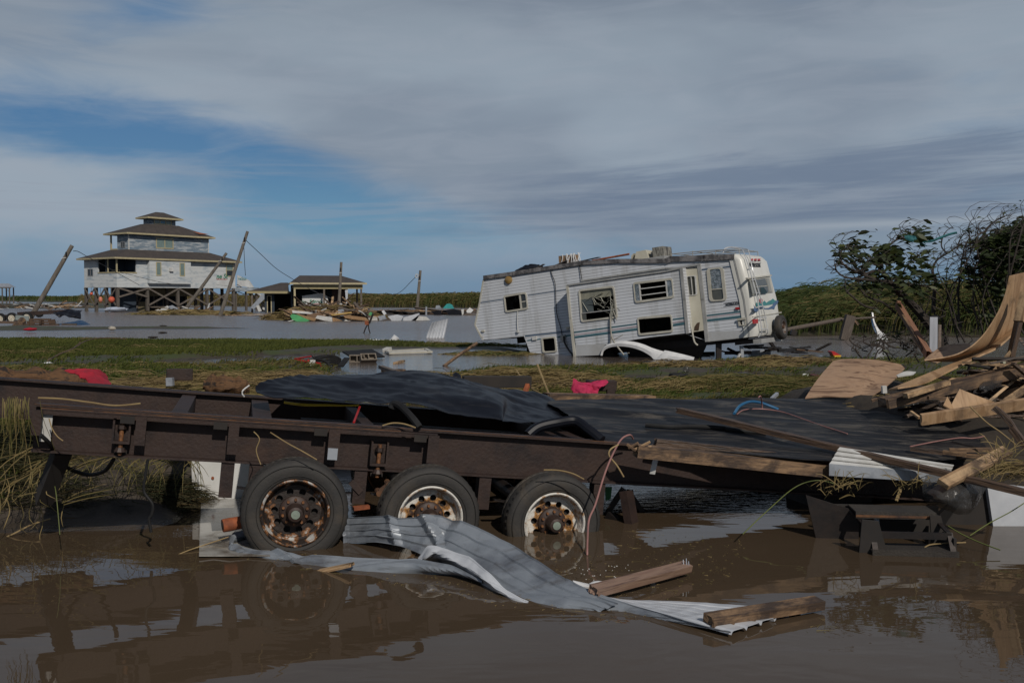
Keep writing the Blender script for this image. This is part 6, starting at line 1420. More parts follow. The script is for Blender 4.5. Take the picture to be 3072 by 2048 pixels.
# ------------------------------------------------------------------ timber on the deck edge
def pk2(name, z, x0, y0, Y0, x1, y1, Y1, w, t, m, lab, cat_='plank', roll=0, rag=0.0, group=None, bend=0.0): return plank(name, ZA(z, x0, y0, Y0), ZA(z, x1, y1, Y1), w, t, m, lab, cat_, group, roll, rag=rag, bend=bend)
plank('timber', at(1900, 1350, 8.12), at(2484, 1412, 8.36), .15, .10, MT['wood_mid'], 'heavy split timber with a broken left end on the trailer edge', 'timber', rag=.10)
plank('timber', at(1960, 1325, 8.35), at(2500, 1385, 8.55), .07, .06, MT['wood_wet'], 'thin dark wet timber behind the heavy split one', 'timber', rag=.08)
for i, (a, b, c, d) in enumerate(((1255, 710, 1330, 760), (1270, 740, 1345, 700), (1300, 760, 1440, 690), (1340, 755, 1450, 730))):
    plank('splinter', ZA('H', a, b, 8.1), ZA('H', c, d, 8.08), .03, .018, MT['wood_mid' if i < 2 else 'wood_new'], ('lowest dark splinter at the broken left end of the heavy timber', 'dark splinter pointing up at the broken left end of the heavy timber', 'longest pale splinter lying across the broken end of the heavy timber', 'short pale splinter beneath the longest one on the heavy timber')[i], 'splinter', 'splinters of the broken timber', rag=.02)
plank('long_board', tp(2028, 1228, .14), at(3120, 1488, 7.55), .085, .05, MT['wood_wet'], 'very long dark board lying diagonally over the right side of the trailer', 'board', rag=.05)
# white siding strip
q = [at(2488, 1390, 8.2), at(2848, 1422, 8.2)]
sdg = empty('siding_strip', q[0], 'dirty white vinyl siding strips stacked at the deck edge', 'siding')
s0, s1 = q[0] - q[0], q[1] - q[0]
bk_ = [at(2520, 1352, 8.42) - q[0], None, at(2862, 1406, 8.32) - q[0]]
for k in range(4):
    f0 = k / 4; f1 = (k + .9) / 4; e = Vector((0, 0, .012 * k))
    a0 = s0.lerp(bk_[0], f0) + e; a1 = s0.lerp(bk_[0], f1) + e; b0 = s1.lerp(bk_[2], f0) + e; b1 = s1.lerp(bk_[2], f1) + e
    MB().grid([[a0, b0], [a1, b1]], .012).build('siding_board', MT['white'], sdg)
MB().add([s0, s1, s1 + Vector((0, .0, -.075)), s0 + Vector((0, 0, -.10)), s0 + Vector((0, .01, 0)), s1 + Vector((0, .01, 0)), s1 + Vector((0, .01, -.075)), s0 + Vector((0, .01, -.10))], [(0, 1, 2, 3), (7, 6, 5, 4), (0, 4, 5, 1), (3, 2, 6, 7), (0, 3, 7, 4), (1, 5, 6, 2)]).build('siding_face', MT['grey_metal'], sdg)
plank('white_strap', ZA('H', 1490, 795, 8.25), ZA('H', 1455, 945, 8.2), .05, .004, MT['white'], 'pale strip of tape hanging below the heavy timber', 'strap')
plank('lumber', at(2828, 1452, 7.75), at(3020, 1352, 8.25), .10, .045, MT['wood_new'], 'short fresh yellow two by four propped at the right edge', 'lumber', roll=.5)
pk2('dry_stalk', 'I', 1425, 1070, 8.2, 1525, 800, 8.4, .02, .02, MT['straw_cord'], 'thick dry cane stalk leaning on the white siding', 'stalk')
# folding camper step
fs = gp(*Z('I', 1560, 1470)); ST = Frame((fs.x, fs.y, 0), R(-6)); st = empty('folding_step', label='black metal folding camper step sunk in the water at right', cat='step', M=ST.M)
sth = lambda x, y, yv: ST.hit(*Z('I', x, y), 1, yv)
ps = MT['dark_steel']; tread = mk('gritty brown step tread', (.042, .035, .028), (.025, .021, .018), scale=6, rough=.8, bump=.6, bscale=60)
a = sth(1130, 1155, .35); b = sth(1715, 1140, .35)
MB().b2((a.x, .35, a.z - .0), (b.x, .62, a.z + .012)).b2((a.x, .34, a.z - .04), (b.x, .355, a.z + .01)).build('upper_tread', tread, st); bevel(st.children[0] if st.children else st, .01) if False else None
MB().b2((a.x + .0, .335, a.z - .03), (b.x, .338, a.z - .012)).build('tread_edge', MT['rust_edge'], st)
c = sth(1250, 1440, .0); d = sth(1880, 1420, .0)
MB().b2((c.x, .0, c.z), (d.x, .24, c.z + .014)).b2((c.x, -.012, c.z - .05), (d.x, -.002, c.z + .02)).build('lower_tread', tread, st)
e = sth(1250, 1320, .1); MB().b2((c.x + .01, .1, e.z - .02), (d.x - .02, .125, e.z + .03)).build('middle_rail', ps, st)
for x_, dx in ((c.x + .01, 1), (d.x - .05, -1)):
    MB().bar((x_ + .02, .02, c.z), (x_ + .02 - (.0 if dx > 0 else -.0), .12, e.z + .03), .04, .01).bar((x_ + .02, .12, e.z + .02), ((a.x if dx > 0 else b.x), .5, a.z - .02), .035, .012).build('side_arm', ps, st)
MB().prism([(a.x - .02, a.z + .01), (a.x + .10, a.z), (c.x + .12, c.z), (c.x - .02, c.z - .2), (a.x - .05, c.z - .2)], .02, Matrix.Translation((0, .06, 0))).build('side_panel', MT['void'], st)
MB().prism([(b.x + .02, a.z), (b.x - .06, a.z), (d.x - .10, c.z), (d.x + .02, c.z)], .02, Matrix.Translation((0, .3, 0))).build('side_panel', MT['void'], st)
MB().prism([(a.x - .02, a.z), (c.x + .02, e.z), (c.x + .02, c.z - .2), (a.x - .25, c.z - .1), (a.x - .35, a.z + .1)], .02, Matrix.Translation((0, .5, 0))).build('side_plate', ps, st)
MB().b2((a.x - .1, .64, c.z - .2), (d.x + .05, .68, a.z)).b2((d.x - .02, .05, c.z - .2), (d.x + .0, .6, c.z + .1)).build('back_plate', MT['void'], st)
MB().tube([sth(1275, 1150, .45), sth(1290, 1290, .4)], .02, 8).build('tread_strut', MT['grey_metal'], st)
# plastic film and the panels at the right edge
rowsF = [[ZA('I', 1640, 880, 8.0), ZA('I', 1780, 870, 8.0), ZA('I', 1950, 900, 8.0), ZA('I', 2090, 930, 8.1)], [ZA('I', 1620, 980, 7.9), ZA('I', 1750, 980, 7.8), ZA('I', 1900, 1000, 7.8), ZA('I', 2060, 1010, 8.0)], [ZA('I', 1640, 1070, 7.9), ZA('I', 1780, 1090, 7.75), ZA('I', 1900, 1110, 7.8), ZA('I', 2010, 1090, 8.0)], [ZA('I', 1660, 1100, 8.0), ZA('I', 1800, 1140, 7.9), ZA('I', 1890, 1170, 7.9), ZA('I', 1960, 1160, 8.1)]]
g3 = loft(rowsF, 40, 34)
for r in g3:
    for p in r: dd = fb((p.x * 9, p.z * 6, 2), 1.0, 5) * .02 + abs(mn.noise(Vector((p.x * 14, p.z * 9, 5)))) * .02; p.y += dd
o = MB().grid(g3, .002).build('plastic_film', MT['clear'], smooth=True, angle=60); tag(o, 'crumpled cloudy plastic film hanging below the deck at right', 'plastic film')
o = dbox('black_board', 'I', [(1740, 1165), (1990, 950), (2072, 940), (2146, 1372), (1740, 1300)], 8.3, .06, MT['void'], 'black board standing in the water beneath the plastic film', 'board')
o = dbox('white_sheet', 'I', [(2082, 935), (2480, 985), (2480, 1400), (2146, 1372)], 8.25, .05, MT['white_metal'], 'white sheet metal panel standing in the water at the right edge', 'metal panel')
# ------------------------------------------------------------------ twisted roofing sheet in the water
Lq = lambda r: [at(660 + x * .56122, 1470 + y * .56122, Y) for x, y, Y in r]
wy = lambda x, y, d=.02: (x, y, 5675 / (575 + y * .56122) - d)      # a point lying just above the water
rsh = empty('roofing_sheet', gp(1400, 1700), 'long grey ribbed metal roofing sheet twisted through the water before the wheels', 'metal sheet')
def lin(P, n):
    """even samples along a polyline, corners kept sharp"""
    P = [Vector(p) for p in P]; L = [0.0]
    for q, r in zip(P, P[1:]): L.append(L[-1] + (r - q).length)
    out = []
    for i in range(n):
        t = L[-1] * i / (n - 1); j = max(0, min(len(P) - 2, int(np.searchsorted(L, t, 'right')) - 1)); f = (t - L[j]) / max(L[j + 1] - L[j], 1e-9); out.append(P[j].lerp(P[j + 1], f))
    return out
def ribbed(name, rows, m, nu=160, nv=40, ribs=4, amp=.016, cr=.05, sharp=.6, seed=0.0, kink=0.0):
    R1 = [[a_.lerp(b_, sharp) for a_, b_ in zip(crs(Lq(r), nu), lin(Lq(r), nu))] for r in rows]
    cols_ = [lin([r[i] for r in R1], nv) for i in range(nu)]; G = []
    for j in range(nv):
        v = j / (nv - 1); row = []
        for i in range(nu):
            f = i / (nu - 1); p = cols_[i][j].copy(); tg_ = cols_[min(i + 1, nu - 1)][j] - cols_[max(i - 1, 0)][j]; cr_ = cols_[i][min(j + 1, nv - 1)] - cols_[i][max(j - 1, 0)]
            n_ = tg_.cross(cr_); n_ = n_.normalized() if n_.length > 1e-9 else Vector((0, -1, 0))
            if n_.y > 0: n_ = -n_
            rb = min(1, max(0, 1.7 - abs(((v * ribs + .5) % 1) - .5) * 18)) * amp
            q = Vector((f * 7 + seed + v * 1.5, v * 1.1, seed)); k = abs(mn.noise(q)) * 1.6 + .3 * abs(mn.noise(q * 2.7)); row.append(p + n_ * (rb + (k - .25) * cr * (.4 + math.sin(math.pi * v)) + kink * (max(0, 1 - abs(f - .33 - .07 * v) / .022) - .8 * max(0, 1 - abs(f - .40 + .05 * v) / .03) + .6 * max(0, 1 - abs(f - .20 - .04 * v) / .025))))
        G.append(row)
    return MB().grid([[p - rsh.location for p in r] for r in G], .003).build(name, m, rsh, smooth=True, angle=12)
gm = MT['sheet_metal']
ribbed('back_panel', [
 [(640, 150, 7.82), (720, 146, 7.78), (920, 138, 7.5), (960, 152, 7.44), (1195, 132, 7.34), (1395, 210, 7.15), (1560, 297, 6.95), (1700, 382, 6.65), (1850, 482, 6.38), (1990, 562, 6.15), (2130, 612, 5.98)],
 [(650, 210, 7.76), (720, 215, 7.74), (900, 212, 7.46), (1010, 250, 7.38), (1210, 250, 7.18), (1370, 315, 7.0), (1500, 400, 6.72), (1620, 480, 6.48), (1780, 555, 6.24), (1920, 602, 6.08), (2060, 632, 5.97)],
 [wy(660, 292), wy(690, 285), wy(870, 278, .28), wy(1000, 312, .24), wy(1190, 392, .08), wy(1330, 470), wy(1460, 535), wy(1590, 592), wy(1760, 648), wy(1880, 652), wy(2010, 652)]], gm, 190, 40, 4, .010, .026, seed=1.3, kink=.055)
ribbed('front_strip', [
 [(175, 205, 7.8), (60, 235, 7.62), (58, 300, 7.42), (250, 328, 7.30), (480, 345, 7.14), (700, 362, 7.02), (850, 368, 6.98), (960, 372, 6.92), (1060, 370, 6.9), (1250, 405, 6.72), (1400, 486, 6.5)],
 [(175, 235, 7.78), (75, 262, 7.56), (66, 318, 7.36), (250, 352, 7.22), (480, 385, 7.06), (700, 415, 6.92), (850, 405, 6.88), (960, 410, 6.84), (1060, 412, 6.82), (1250, 432, 6.68), (1400, 490, 6.48)],
 [wy(175, 262), wy(80, 290), wy(70, 330), wy(240, 372), wy(500, 414), wy(710, 442), wy(850, 448), wy(960, 452), wy(1060, 455), wy(1250, 458), wy(1405, 494)]], gm, 150, 16, 2, .005, .018, seed=4.1, kink=.03)
ribbed('rolled_fold', [
 [(1062, 366, 7.02), (1122, 294, 7.0), (1240, 330, 6.86), (1345, 362, 6.70), (1430, 440, 6.5), (1530, 540, 6.32), (1660, 606, 6.16)],
 [(1070, 376, 6.96), (1150, 330, 6.9), (1270, 390, 6.7), (1350, 430, 6.56), (1440, 500, 6.38), (1540, 566, 6.24), (1670, 618, 6.12)],
 [wy(1085, 380, .1), wy(1200, 385, .14), wy(1310, 450, .10), wy(1390, 492, .05), wy(1480, 545, .04), wy(1590, 598, .03), wy(1680, 628, .03)]], MT['white_metal'], 90, 20, 1, .006, .012, seed=7.7)  # lighter metal paints the lit fold onto the same grey sheet
kq = lambda x, y, Y: ((x - 660) / .56122, (y - 1470) / .56122, Y)
ribbed('flat_end', [
 [kq(1846, 1798, 6.24), kq(1951, 1800, 6.2), kq(2080, 1804, 6.15), kq(2220, 1813, 6.08), kq(2405, 1826, 5.97)],
 [kq(1800, 1786, 6.12), kq(1923, 1822, 5.95), kq(2050, 1853, 5.74), kq(2120, 1873, 5.62), kq(2194, 1893, 5.5)]], MT['white_metal'], 90, 60, 5, .020, .006, seed=2.2)  # flat end of the same sheet, also paled as if lit
ribbed('turned_underside', [
 [kq(1700, 1738, 6.38), kq(1784, 1778, 6.15), kq(1923, 1822, 5.95), kq(2050, 1855, 5.72), kq(2190, 1896, 5.5)],
 [wy(1790, 655), wy(1900, 656), wy(2060, 658), wy(2250, 668), kq(2192, 1898, 5.49)]], gm, 80, 12, 2, .006, .01, seed=5.2)
# wood stuck on and beside the sheet
plank('lumber', ZA('K', 490, 392, 6.12), ZA('K', 905, 284, 6.75), .085, .05, MT['wood_wet2'] if 'wood_wet2' in MT else mk('wood_wet2', (.20, .12, .085), (.10, .055, .04), c3=(.26, .17, .12), scale=4, rough=.45, bump=.3, bscale=14, stretch=(.6, 9, 9)), 'reddish wet plank with nails sticking up, lying on the sheet', 'plank', roll=.25, rag=.03)
for i, (x_, y_) in enumerate(((882, 255), (895, 250), (905, 262))): hose('nail', [ZA('K', x_ + 3, 300, 6.7), ZA('K', x_, y_, 6.72)], .0035, MT['grey_metal'], ('bent nail standing in the reddish plank, nearest the tip', 'middle nail standing in the reddish plank', 'nail standing in the reddish plank, farthest right')[i], 'nail', 3, 5)
plank('lumber', ZA('K', 985, 518, 5.62), ZA('K', 1475, 440, 6.0), .10, .055, MT['wood_mid'], 'brown plank lying across the right end of the roofing sheet', 'plank', roll=.1, rag=.02)
plank('wood_piece', ZA('J', 1140, 335, 7.0), ZA('J', 1285, 322, 7.0), .06, .03, MT['wood_new'], 'short pale wood block floating below the first wheel', 'wood piece', rag=.02)
plank('wood_piece', ZA('J', 1365, 345, 6.95), ZA('J', 1625, 292, 6.85), .05, .02, MT['wood_new'], 'pale split lath floating just right of the first wheel', 'wood piece', rag=.05)
plank('wood_piece', ZA('J', 1450, 335, 6.9), ZA('J', 1610, 300, 6.8), .025, .02, MT['wood_new'], 'thin splinter beside the pale split lath', 'wood piece', rag=.03)
o = MB().ball(ZA('K', 515, 362, 6.4), (.06, .04, .022), 8, 5).build('foam_scrap', MT['white_clean'], smooth=True); tag(o, 'small white foam scrap beside the reddish plank', 'foam')
o = MB().grid([[ZA('K', 405, 350, 6.45), ZA('K', 482, 368, 6.42)], [ZA('K', 420, 378, 6.38), ZA('K', 490, 380, 6.36)]], .01).build('foam_scrap', MT['white_clean']); tag(o, 'flat white scrap tucked beneath the reddish plank', 'foam')
a, b = ZA('F', 1745, 1350, 7.55), ZA('F', 1960, 1310, 7.65)
o = MB().tube([a, a.lerp(b, .25), a.lerp(b, .5), b, b + (b - a) * .6], [.050, .052, .05, .048, .048], 16).build('rusty_pipe', MT['orange_rust'], smooth=True); tag(o, 'orange rusty pipe end poking out left of the first wheel', 'pipe')
x_ = (b - a).normalized(); o = MB().tube([a - x_ * .004, a + x_ * .03], .030, 12).build('pipe_bore', MT['void'], o); o.matrix_parent_inverse = o.parent.matrix_basis.inverted()
plank('red_lath', ZA('G', 940, 1215, 7.75), ZA('G', 1065, 1200, 7.8), .05, .03, MT['orange_rust'], 'short red piece of wood between the first and second wheel', 'wood piece')
# white enamel panel standing behind the first wheel
wp = [ZA('F', 1552, 825, 9.35), ZA('F', 2400, 850, 9.6), ZA('F', 2400, 1140, 9.6), ZA('F', 1572, 1137, 9.36)]
pn = empty('appliance_panel', (wp[3].x, wp[3].y, 0), 'white enamelled appliance panel standing behind the first wheel', 'panel')
mb = MB(); lw_ = [gp(*Z('F', 1572, 1290)), gp(*Z('F', 2400, 1300))]
q = [wp[0], wp[1], Vector((wp[2].x, wp[2].y, -.2)), Vector((wp[3].x, wp[3].y - .02, -.2))]
mb.grid([[p - pn.location for p in crs([q[0], q[0].lerp(q[1], .5), q[1]], 12)], [p - pn.location for p in crs([q[3], q[3].lerp(q[2], .5), q[2]], 12)]], .03); mb.build('panel_face', mk('glossy white enamel', (.66, .66, .64), (.55, .55, .52), scale=2, rough=.16), pn)
MB().bar(q[0] - pn.location + Vector((-.03, .02, 0)), q[3] - pn.location + Vector((-.03, .02, 0)), .07, .03).build('panel_edge', MT['white'], pn)
fl_ = [[gp(x_, y_, .010 + .006 * ((i + j) % 2)) - pn.location for j, x_ in enumerate((604 - .04 * (y_ - 1496), 640, 690, 740, 810))] for i, y_ in enumerate((1498, 1530, 1570, 1610, 1640, 1668))]
MB().grid(fl_, .008).build('panel_flap', mk('wet muddy enamel', (.42, .41, .38), (.14, .12, .10), scale=3, rough=.12, pos=(.45, .68), detail=9, extra=grime((.10, .08, .06), 3.5, .5, .66, .8)), pn, smooth=True)
for k in range(7): f = .08 + k * .13; p = q[0].lerp(q[3], f) - pn.location + Vector((.035, -.006, 0)); MB().lathe([(0, 0), (.006, 0), (.006, -.003), (0, -.003)], 8, 'Y', p).build('screw_hole', MT['void'], pn)
p = q[0] - pn.location + Vector((.14, -.008, -.18)); MB().lathe([(0, 0), (.014, 0), (.014, -.004), (0, -.004)], 12, 'Y', p).build('screw_hole', MT['orange_rust'], pn)
MB().tube([p_ + Vector((0, -.02, 0)) for p_ in (q[0].lerp(q[3], .48) - pn.location, q[1].lerp(q[2], .48) - pn.location)], .008, 6).build('panel_crease', MT['white'], pn)
# green scrap behind the third wheel and the dark leaf between wheels
dbox('green_scrap', 'H', [(1085, 1050), (1140, 1048), (1130, 1140), (1090, 1155)], 8.9, .03, MT['green_sheet'], 'dark green scrap under the beam right of the third wheel', 'scrap')
# ================================================================== wreckage pile at the right
mound = MB(); rows = []
for j in range(30):
    yy = 8.9 + j * .22; row = []
    for i in range(50):
        xx = 2.5 + i * .14
        h = .85 * ss((xx - 2.55) / 1.5) * ss((yy - 8.9) / .8) * ss((15.2 - yy) / 2.0) * (.75 + .35 * (mn.noise(Vector((xx * 1.3, yy * 1.3, 0))) + 1) / 2) + .05 * mn.noise(Vector((xx * 5, yy * 5, 0)))
        h -= .25 * ss((11.0 - yy) / 1.8) * ss((xx - 2.5) / 1.5)
        row.append((xx, yy, -.25 + h + (.2 if h > .1 else 0)))
    rows.append(row)
o = mound.grid(rows).build('debris_mound', mat('black void mound', (.022, .017, .013), (.04, .03, .02), None, 5, .9, 0, 1, 12), smooth=True, keep=True); tag(o, 'dark mound coloured for the black shade under the lumber pile at right', 'debris mound', kind='stuff')  # mound coloured near black to stand for the void beneath the pile
def sheetpx(name, rows, m, lab, cat_, th=.012, nu=30, nv=16, group=None, wr=0.0):
    g = loft([[at(x, y, Y) for x, y, Y in r] for r in rows], nu, nv)
    if cat_ in ('cloth', 'clothing', 'rag', 'plastic film'):
        for r in g:
            for p in r: p.y += .07 * fb(p, 6, 4); p.z += .03 * abs(mn.noise(p * 11))
    o = MB().grid(g, th).build(name, m, smooth=True, angle=50); return tag(o, lab, cat_, group)
def zr(k, pts): return [(*Z(k, x, y), Y) for x, y, Y in pts]
# flat bowed plywood on the left of the pile
sheetpx('plywood_sheet', [zr('I', [(965, 62, 12.6), (1060, 45, 12.7), (1250, 50, 12.8), (1400, 72, 12.8), (1498, 98, 12.7)]), zr('I', [(900, 135, 12.2), (1040, 112, 12.3), (1220, 118, 12.3), (1350, 145, 12.3), (1440, 165, 12.2)]), zr('I', [(830, 225, 11.7), (980, 205, 11.8), (1150, 210, 11.8), (1280, 228, 11.8), (1350, 245, 11.7)]), zr('I', [(762, 330, 11.2), (900, 318, 11.3), (1060, 320, 11.3), (1170, 322, 11.3), (1230, 325, 11.2)])], MT['ply'], 'bowed bare plywood sheet leaning behind the black sheeting', 'plywood')
# tall curled plywood at the right edge
sheetpx('curled_plywood', [zr('q', [(1055, 62, 10.8), (1025, 190, 10.78), (965, 330, 10.75), (850, 490, 10.7), (700, 590, 10.6), (480, 632, 10.6)]), zr('q', [(1120, 46, 11.08), (1086, 212, 11.04), (1024, 366, 10.97), (928, 492, 10.9), (790, 580, 10.85), (590, 638, 10.78)]), zr('q', [(1190, 32, 11.35), (1150, 230, 11.3), (1088, 405, 11.2), (1000, 490, 11.1), (880, 565, 11.1), (700, 640, 10.95)])], mk('golden plywood', (.36, .225, .115), (.27, .16, .08), (.42, .27, .15), scale=3, rough=.65, stretch=(3, .5, .5), dist=1.0, extra=grime((.08, .05, .03), 4.0, .50, .70, .8)), 'tall plywood sheet curling upward at the right edge like a wave', 'plywood', nu=40, nv=12)
sheetpx('curled_plywood', [zr('q', [(240, 835, 10.4), (420, 760, 10.5), (640, 670, 10.7), (860, 590, 10.9), (960, 520, 11.0), (1080, 415, 11.1)]), zr('q', [(300, 822, 10.3), (470, 790, 10.35), (640, 710, 10.5), (840, 610, 10.7), (970, 550, 10.8), (1085, 450, 10.95)])], mk('golden plywood', (.36, .22, .11)), 'long narrow curved plywood strip sweeping up to the right', 'plywood', .02, 40, 6)
sheetpx('plywood_scrap', [zr('q', [(475, 630, 11.6), (600, 540, 11.7), (780, 520, 11.8)]), zr('q', [(560, 650, 11.4), (690, 600, 11.5), (800, 590, 11.6)])], MT['ply'], 'shadowed plywood scrap at the foot of the tall curled sheet', 'plywood')
sheetpx('plywood_scrap', [zr('q', [(710, 822, 9.9), (830, 870, 9.9), (945, 915, 9.9)]), zr('q', [(640, 960, 9.8), (760, 955, 9.8), (900, 925, 9.8)])], mk('golden plywood', (.3, .2, .1)), 'triangular plywood scrap standing in the middle of the lumber', 'plywood')
sheetpx('plywood_scrap', [zr('q', [(625, 875, 9.85), (668, 955, 9.8)]), zr('q', [(600, 935, 9.7), (650, 962, 9.7)])], mk('golden plywood', (.3, .2, .1)), 'little upright wood shard left of the triangular scrap', 'plywood', nu=6, nv=4)
def pq(name, x0, y0, Y0, x1, y1, Y1, w, t, m, lab, cat_='board', roll=0, rag=.03, bend=0.0): return plank(name, ZA('q', x0, y0, Y0), ZA('q', x1, y1, Y1), w, t, MT[m] if isinstance(m, str) else m, lab, cat_, None, roll, rag=rag, bend=bend)
pq('lumber', 190, 918, 10.2, 1240, 668, 10.4, .22, .10, 'wood_mid', 'wide grey brown joist crossing the lumber pile from lower left to the right edge')
pq('lumber', 345, 868, 10.0, 640, 775, 10.2, .07, .05, 'wood_new', 'short pale lath on the wide joist', 'lath')
pq('lumber', 445, 1028, 9.5, 1260, 905, 9.5, .05, .105, mk('golden plywood', (.3, .2, .1)), 'wide clean plank lying level across the lower lumber pile', 'plank', .25)
pq('lumber', 500, 880, 10.0, 660, 886, 10.0, .05, .03, 'wood_mid', 'small board end poking from the middle of the pile')
pq('lumber', 385, 972, 9.7, 445, 1015, 9.6, .03, .02, 'wood_new', 'small pale splinter left of the level plank')
pq('lumber', 470, 1000, 9.6, 650, 962, 9.6, .05, .03, 'wood_mid', 'broken board end above the level plank')
pq('lumber', 985, 620, 10.6, 1040, 725, 10.5, .04, .06, mk('pale green board', (.30, .30, .22), (.24, .24, .17)), 'pale greenish board standing at the right of the curved plywood')
pq('lumber', 1110, 370, 10.6, 1050, 640, 10.6, .05, .09, 'wood_wet', 'dark upright stud against the tall curled plywood')
pq('lumber', 1160, 170, 10.7, 1110, 370, 10.6, .10, .04, 'wood_new', 'pale stud at the right edge over the dark upright')
pq('lumber', 120, 900, 10.5, 420, 820, 10.4, .06, .03, 'wood_mid', 'narrow dark board running under the curved plywood strip')
pq('lumber', 295, 250, 14.0, 510, 600, 12.2, .06, .11, mk('reddish split post', (.20, .09, .055), (.10, .05, .035), (.28, .14, .08), scale=4, rough=.8, stretch=(.5, 9, 9), bump=.5), 'reddish splintered post leaning left of the white stub', 'post', rag=.12)
pq('lumber', 330, 330, 13.4, 470, 560, 12.4, .03, .05, 'wood_mid', 'thin split strip along the reddish leaning post', 'strip', rag=.08)
pq('post_stub', 540, 352, 12.6, 538, 590, 12.4, .09, .15, mk('grey white painted post', (.36, .37, .40), (.24, .25, .27), scale=3, rough=.7, stretch=(.6, 6, 6)), 'pale grey painted post standing upright among the branches', 'post', 0, .05)
pq('post_stub', 575, 390, 12.7, 572, 580, 12.6, .04, .06, 'wood_wet', 'dark strip of post beside the pale grey post', 'post', 0, .03)
o = MB().ball(ZA('q', 545, 345, 12.6), (.075, .06, .04), 8, 5).build('black_cloth', MT['black'], smooth=True); tag(o, 'black scrap snagged on top of the pale grey post', 'cloth')
pq('branch', 940, 945, 8.9, 1085, 1100, 8.8, .05, .05, 'wood_wet', 'thick dark driftwood branch at the right edge', 'branch', rag=.05, bend=.02)
pq('branch', 1060, 1080, 8.8, 1180, 1230, 8.7, .06, .06, 'wood_wet', 'lower dark driftwood branch at the right edge', 'branch', rag=.05)
for i, (a, b, c, d, l) in enumerate(((600, 1245, 760, 1262, 'reddish stick ends lying on the right end of the sheeting, nearest'), (640, 1232, 980, 1228, 'long reddish stick on the right end of the sheeting'), (690, 1262, 900, 1275, 'short reddish stick beneath the long one'), (380, 1222, 600, 1250, 'dark wet stick along the lower edge of the sheeting'))):
    pq('stick', a, b, 8.7, c, d, 8.6, .045, .035, 'wood_mid' if i < 3 else 'wood_wet', l, 'stick')
sheetpx('metal_scrap', [zr('q', [(290, 735, 11.4), (350, 708, 11.5), (420, 712, 11.5)]), zr('q', [(300, 742, 11.3), (380, 732, 11.4), (400, 728, 11.4)])], MT['white'], 'white painted strip beneath the right edge of the bowed plywood', 'scrap', nu=8, nv=4)
sheetpx('metal_scrap', [zr('q', [(440, 905, 10.3), (560, 895, 10.3), (600, 920, 10.3)]), zr('q', [(330, 945, 10.1), (520, 915, 10.0), (585, 945, 10.0)])], MT['clear'], 'crumpled grey film deep in the pile left of the triangular scrap', 'plastic film')
sheetpx('metal_scrap', [zr('q', [(830, 815, 10.1), (900, 780, 10.2), (1000, 775, 10.2)]), zr('q', [(840, 832, 10.0), (920, 835, 10.0), (1000, 800, 10.0)])], MT['clear'], 'crumpled grey film on the wide joist near the right edge', 'plastic film')
pq('white_stub', 205, 800, 11.0, 208, 850, 11.0, .05, .05, 'white', 'short white stub under the right edge of the bowed plywood', 'post', rag=0)
lh = empty('lumber_heap', ZA('q', 760, 1000, 10.4), 'tangle of dark splintered boards and lath filling the pile at right', 'lumber heap')
for i in range(190):
    x_, y_ = random.uniform(380, 1250), random.uniform(600, 1130); lim = np.interp(x_, [380, 700, 1000, 1250], [900, 780, 620, 520])
    if y_ < lim: continue
    c = ZA('q', x_, y_, random.uniform(10.1, 11.6)); l = random.uniform(.12, .55); an = random.gauss(.15, .35); d = Vector((math.cos(an) * .9, random.uniform(-.5, .5), math.sin(an))) * l
    MB().bar(c - d - lh.location, c + d - lh.location, random.uniform(.02, .10), random.uniform(.008, .03), up=(random.uniform(-.3, .3), random.uniform(-.8, .8), 1)).build('board', random.choice([MT['wood_wet'], MT['wood_wet'], MT['wood_mid'], MT['wood_old'], MT['void'], MT['wood_new']]), lh)
# ------------------------------------------------------------------ windblown tree and bush at the right
def E_(x, y, Y): return ZA('E', x, y, Y)
def limb(mb, pts, r0, r1, n=16):
    c = crs(pts, n); mb.tube(c, [r0 + (r1 - r0) * i / (n - 1) for i in range(n)], 6); return c
leafP = []; leafT = []; leafW = []
def leaves_at(p, n, spread=.10, L=.09, t0=.4):
    for _ in range(n):
        b = Vector(p) + Vector((random.gauss(.3, 1), random.gauss(0, 1), random.gauss(0, .7))) * spread
        l = L * random.uniform(.6, 1.3); d = Vector((1, random.gauss(0, .5), random.gauss(-.1, .45))).normalized()
        leafP.append([b, b + d * l * .35 + Vector((0, 0, .012)), b + d * l * .7 + Vector((0, 0, .008)), b + d * l]); leafT.append(min(max(random.gauss(t0, .22), 0), 1)); leafW.append(l * .36)
def twigs(mb, c, n, L=.45, lf=5, r=.006, frm=.35, spread=.07, updir=.35, t0=.4):
    """side shoots bent downwind, each ending in a rag of leaves"""
    for _ in range(n):
        i = int(random.uniform(frm, .999) * len(c)); p = c[min(i, len(c) - 1)]
        l = L * random.uniform(.4, 1.2); s = Vector((random.uniform(-.9, .5), random.uniform(-.7, .7), random.uniform(-.2, 1.0)))
        q1 = p + s * l * .45; q2 = q1 + Vector((.35, random.uniform(-.15, .15), random.uniform(.0, updir))) * l; q3 = q2 + Vector((.5, random.uniform(-.1, .1), random.uniform(-.22, .1))) * l
        k = crs([p, q1, q2, q3], 7); mb.tube(k, [r * (1 - .7 * j / 6) for j in range(7)], 4, cap=False)
        for j in (3, 4, 5, 6): 
            if random.random() < .8: leaves_at(k[j], 1 if random.random() < lf / 26 else 0, spread * .6, .075, t0)
tree = empty('windblown_tree', label='ragged leafless looking tree bent over by the wind behind the plywood', cat='tree'); tr_ = MB()
base = E_(1420, 1420, 14.5)
main1 = limb(tr_, [base, E_(1250, 1150, 14.3), E_(1080, 950, 14.2), E_(930, 800, 14.0), E_(830, 690, 13.9), E_(770, 600, 13.8)], .085, .03)
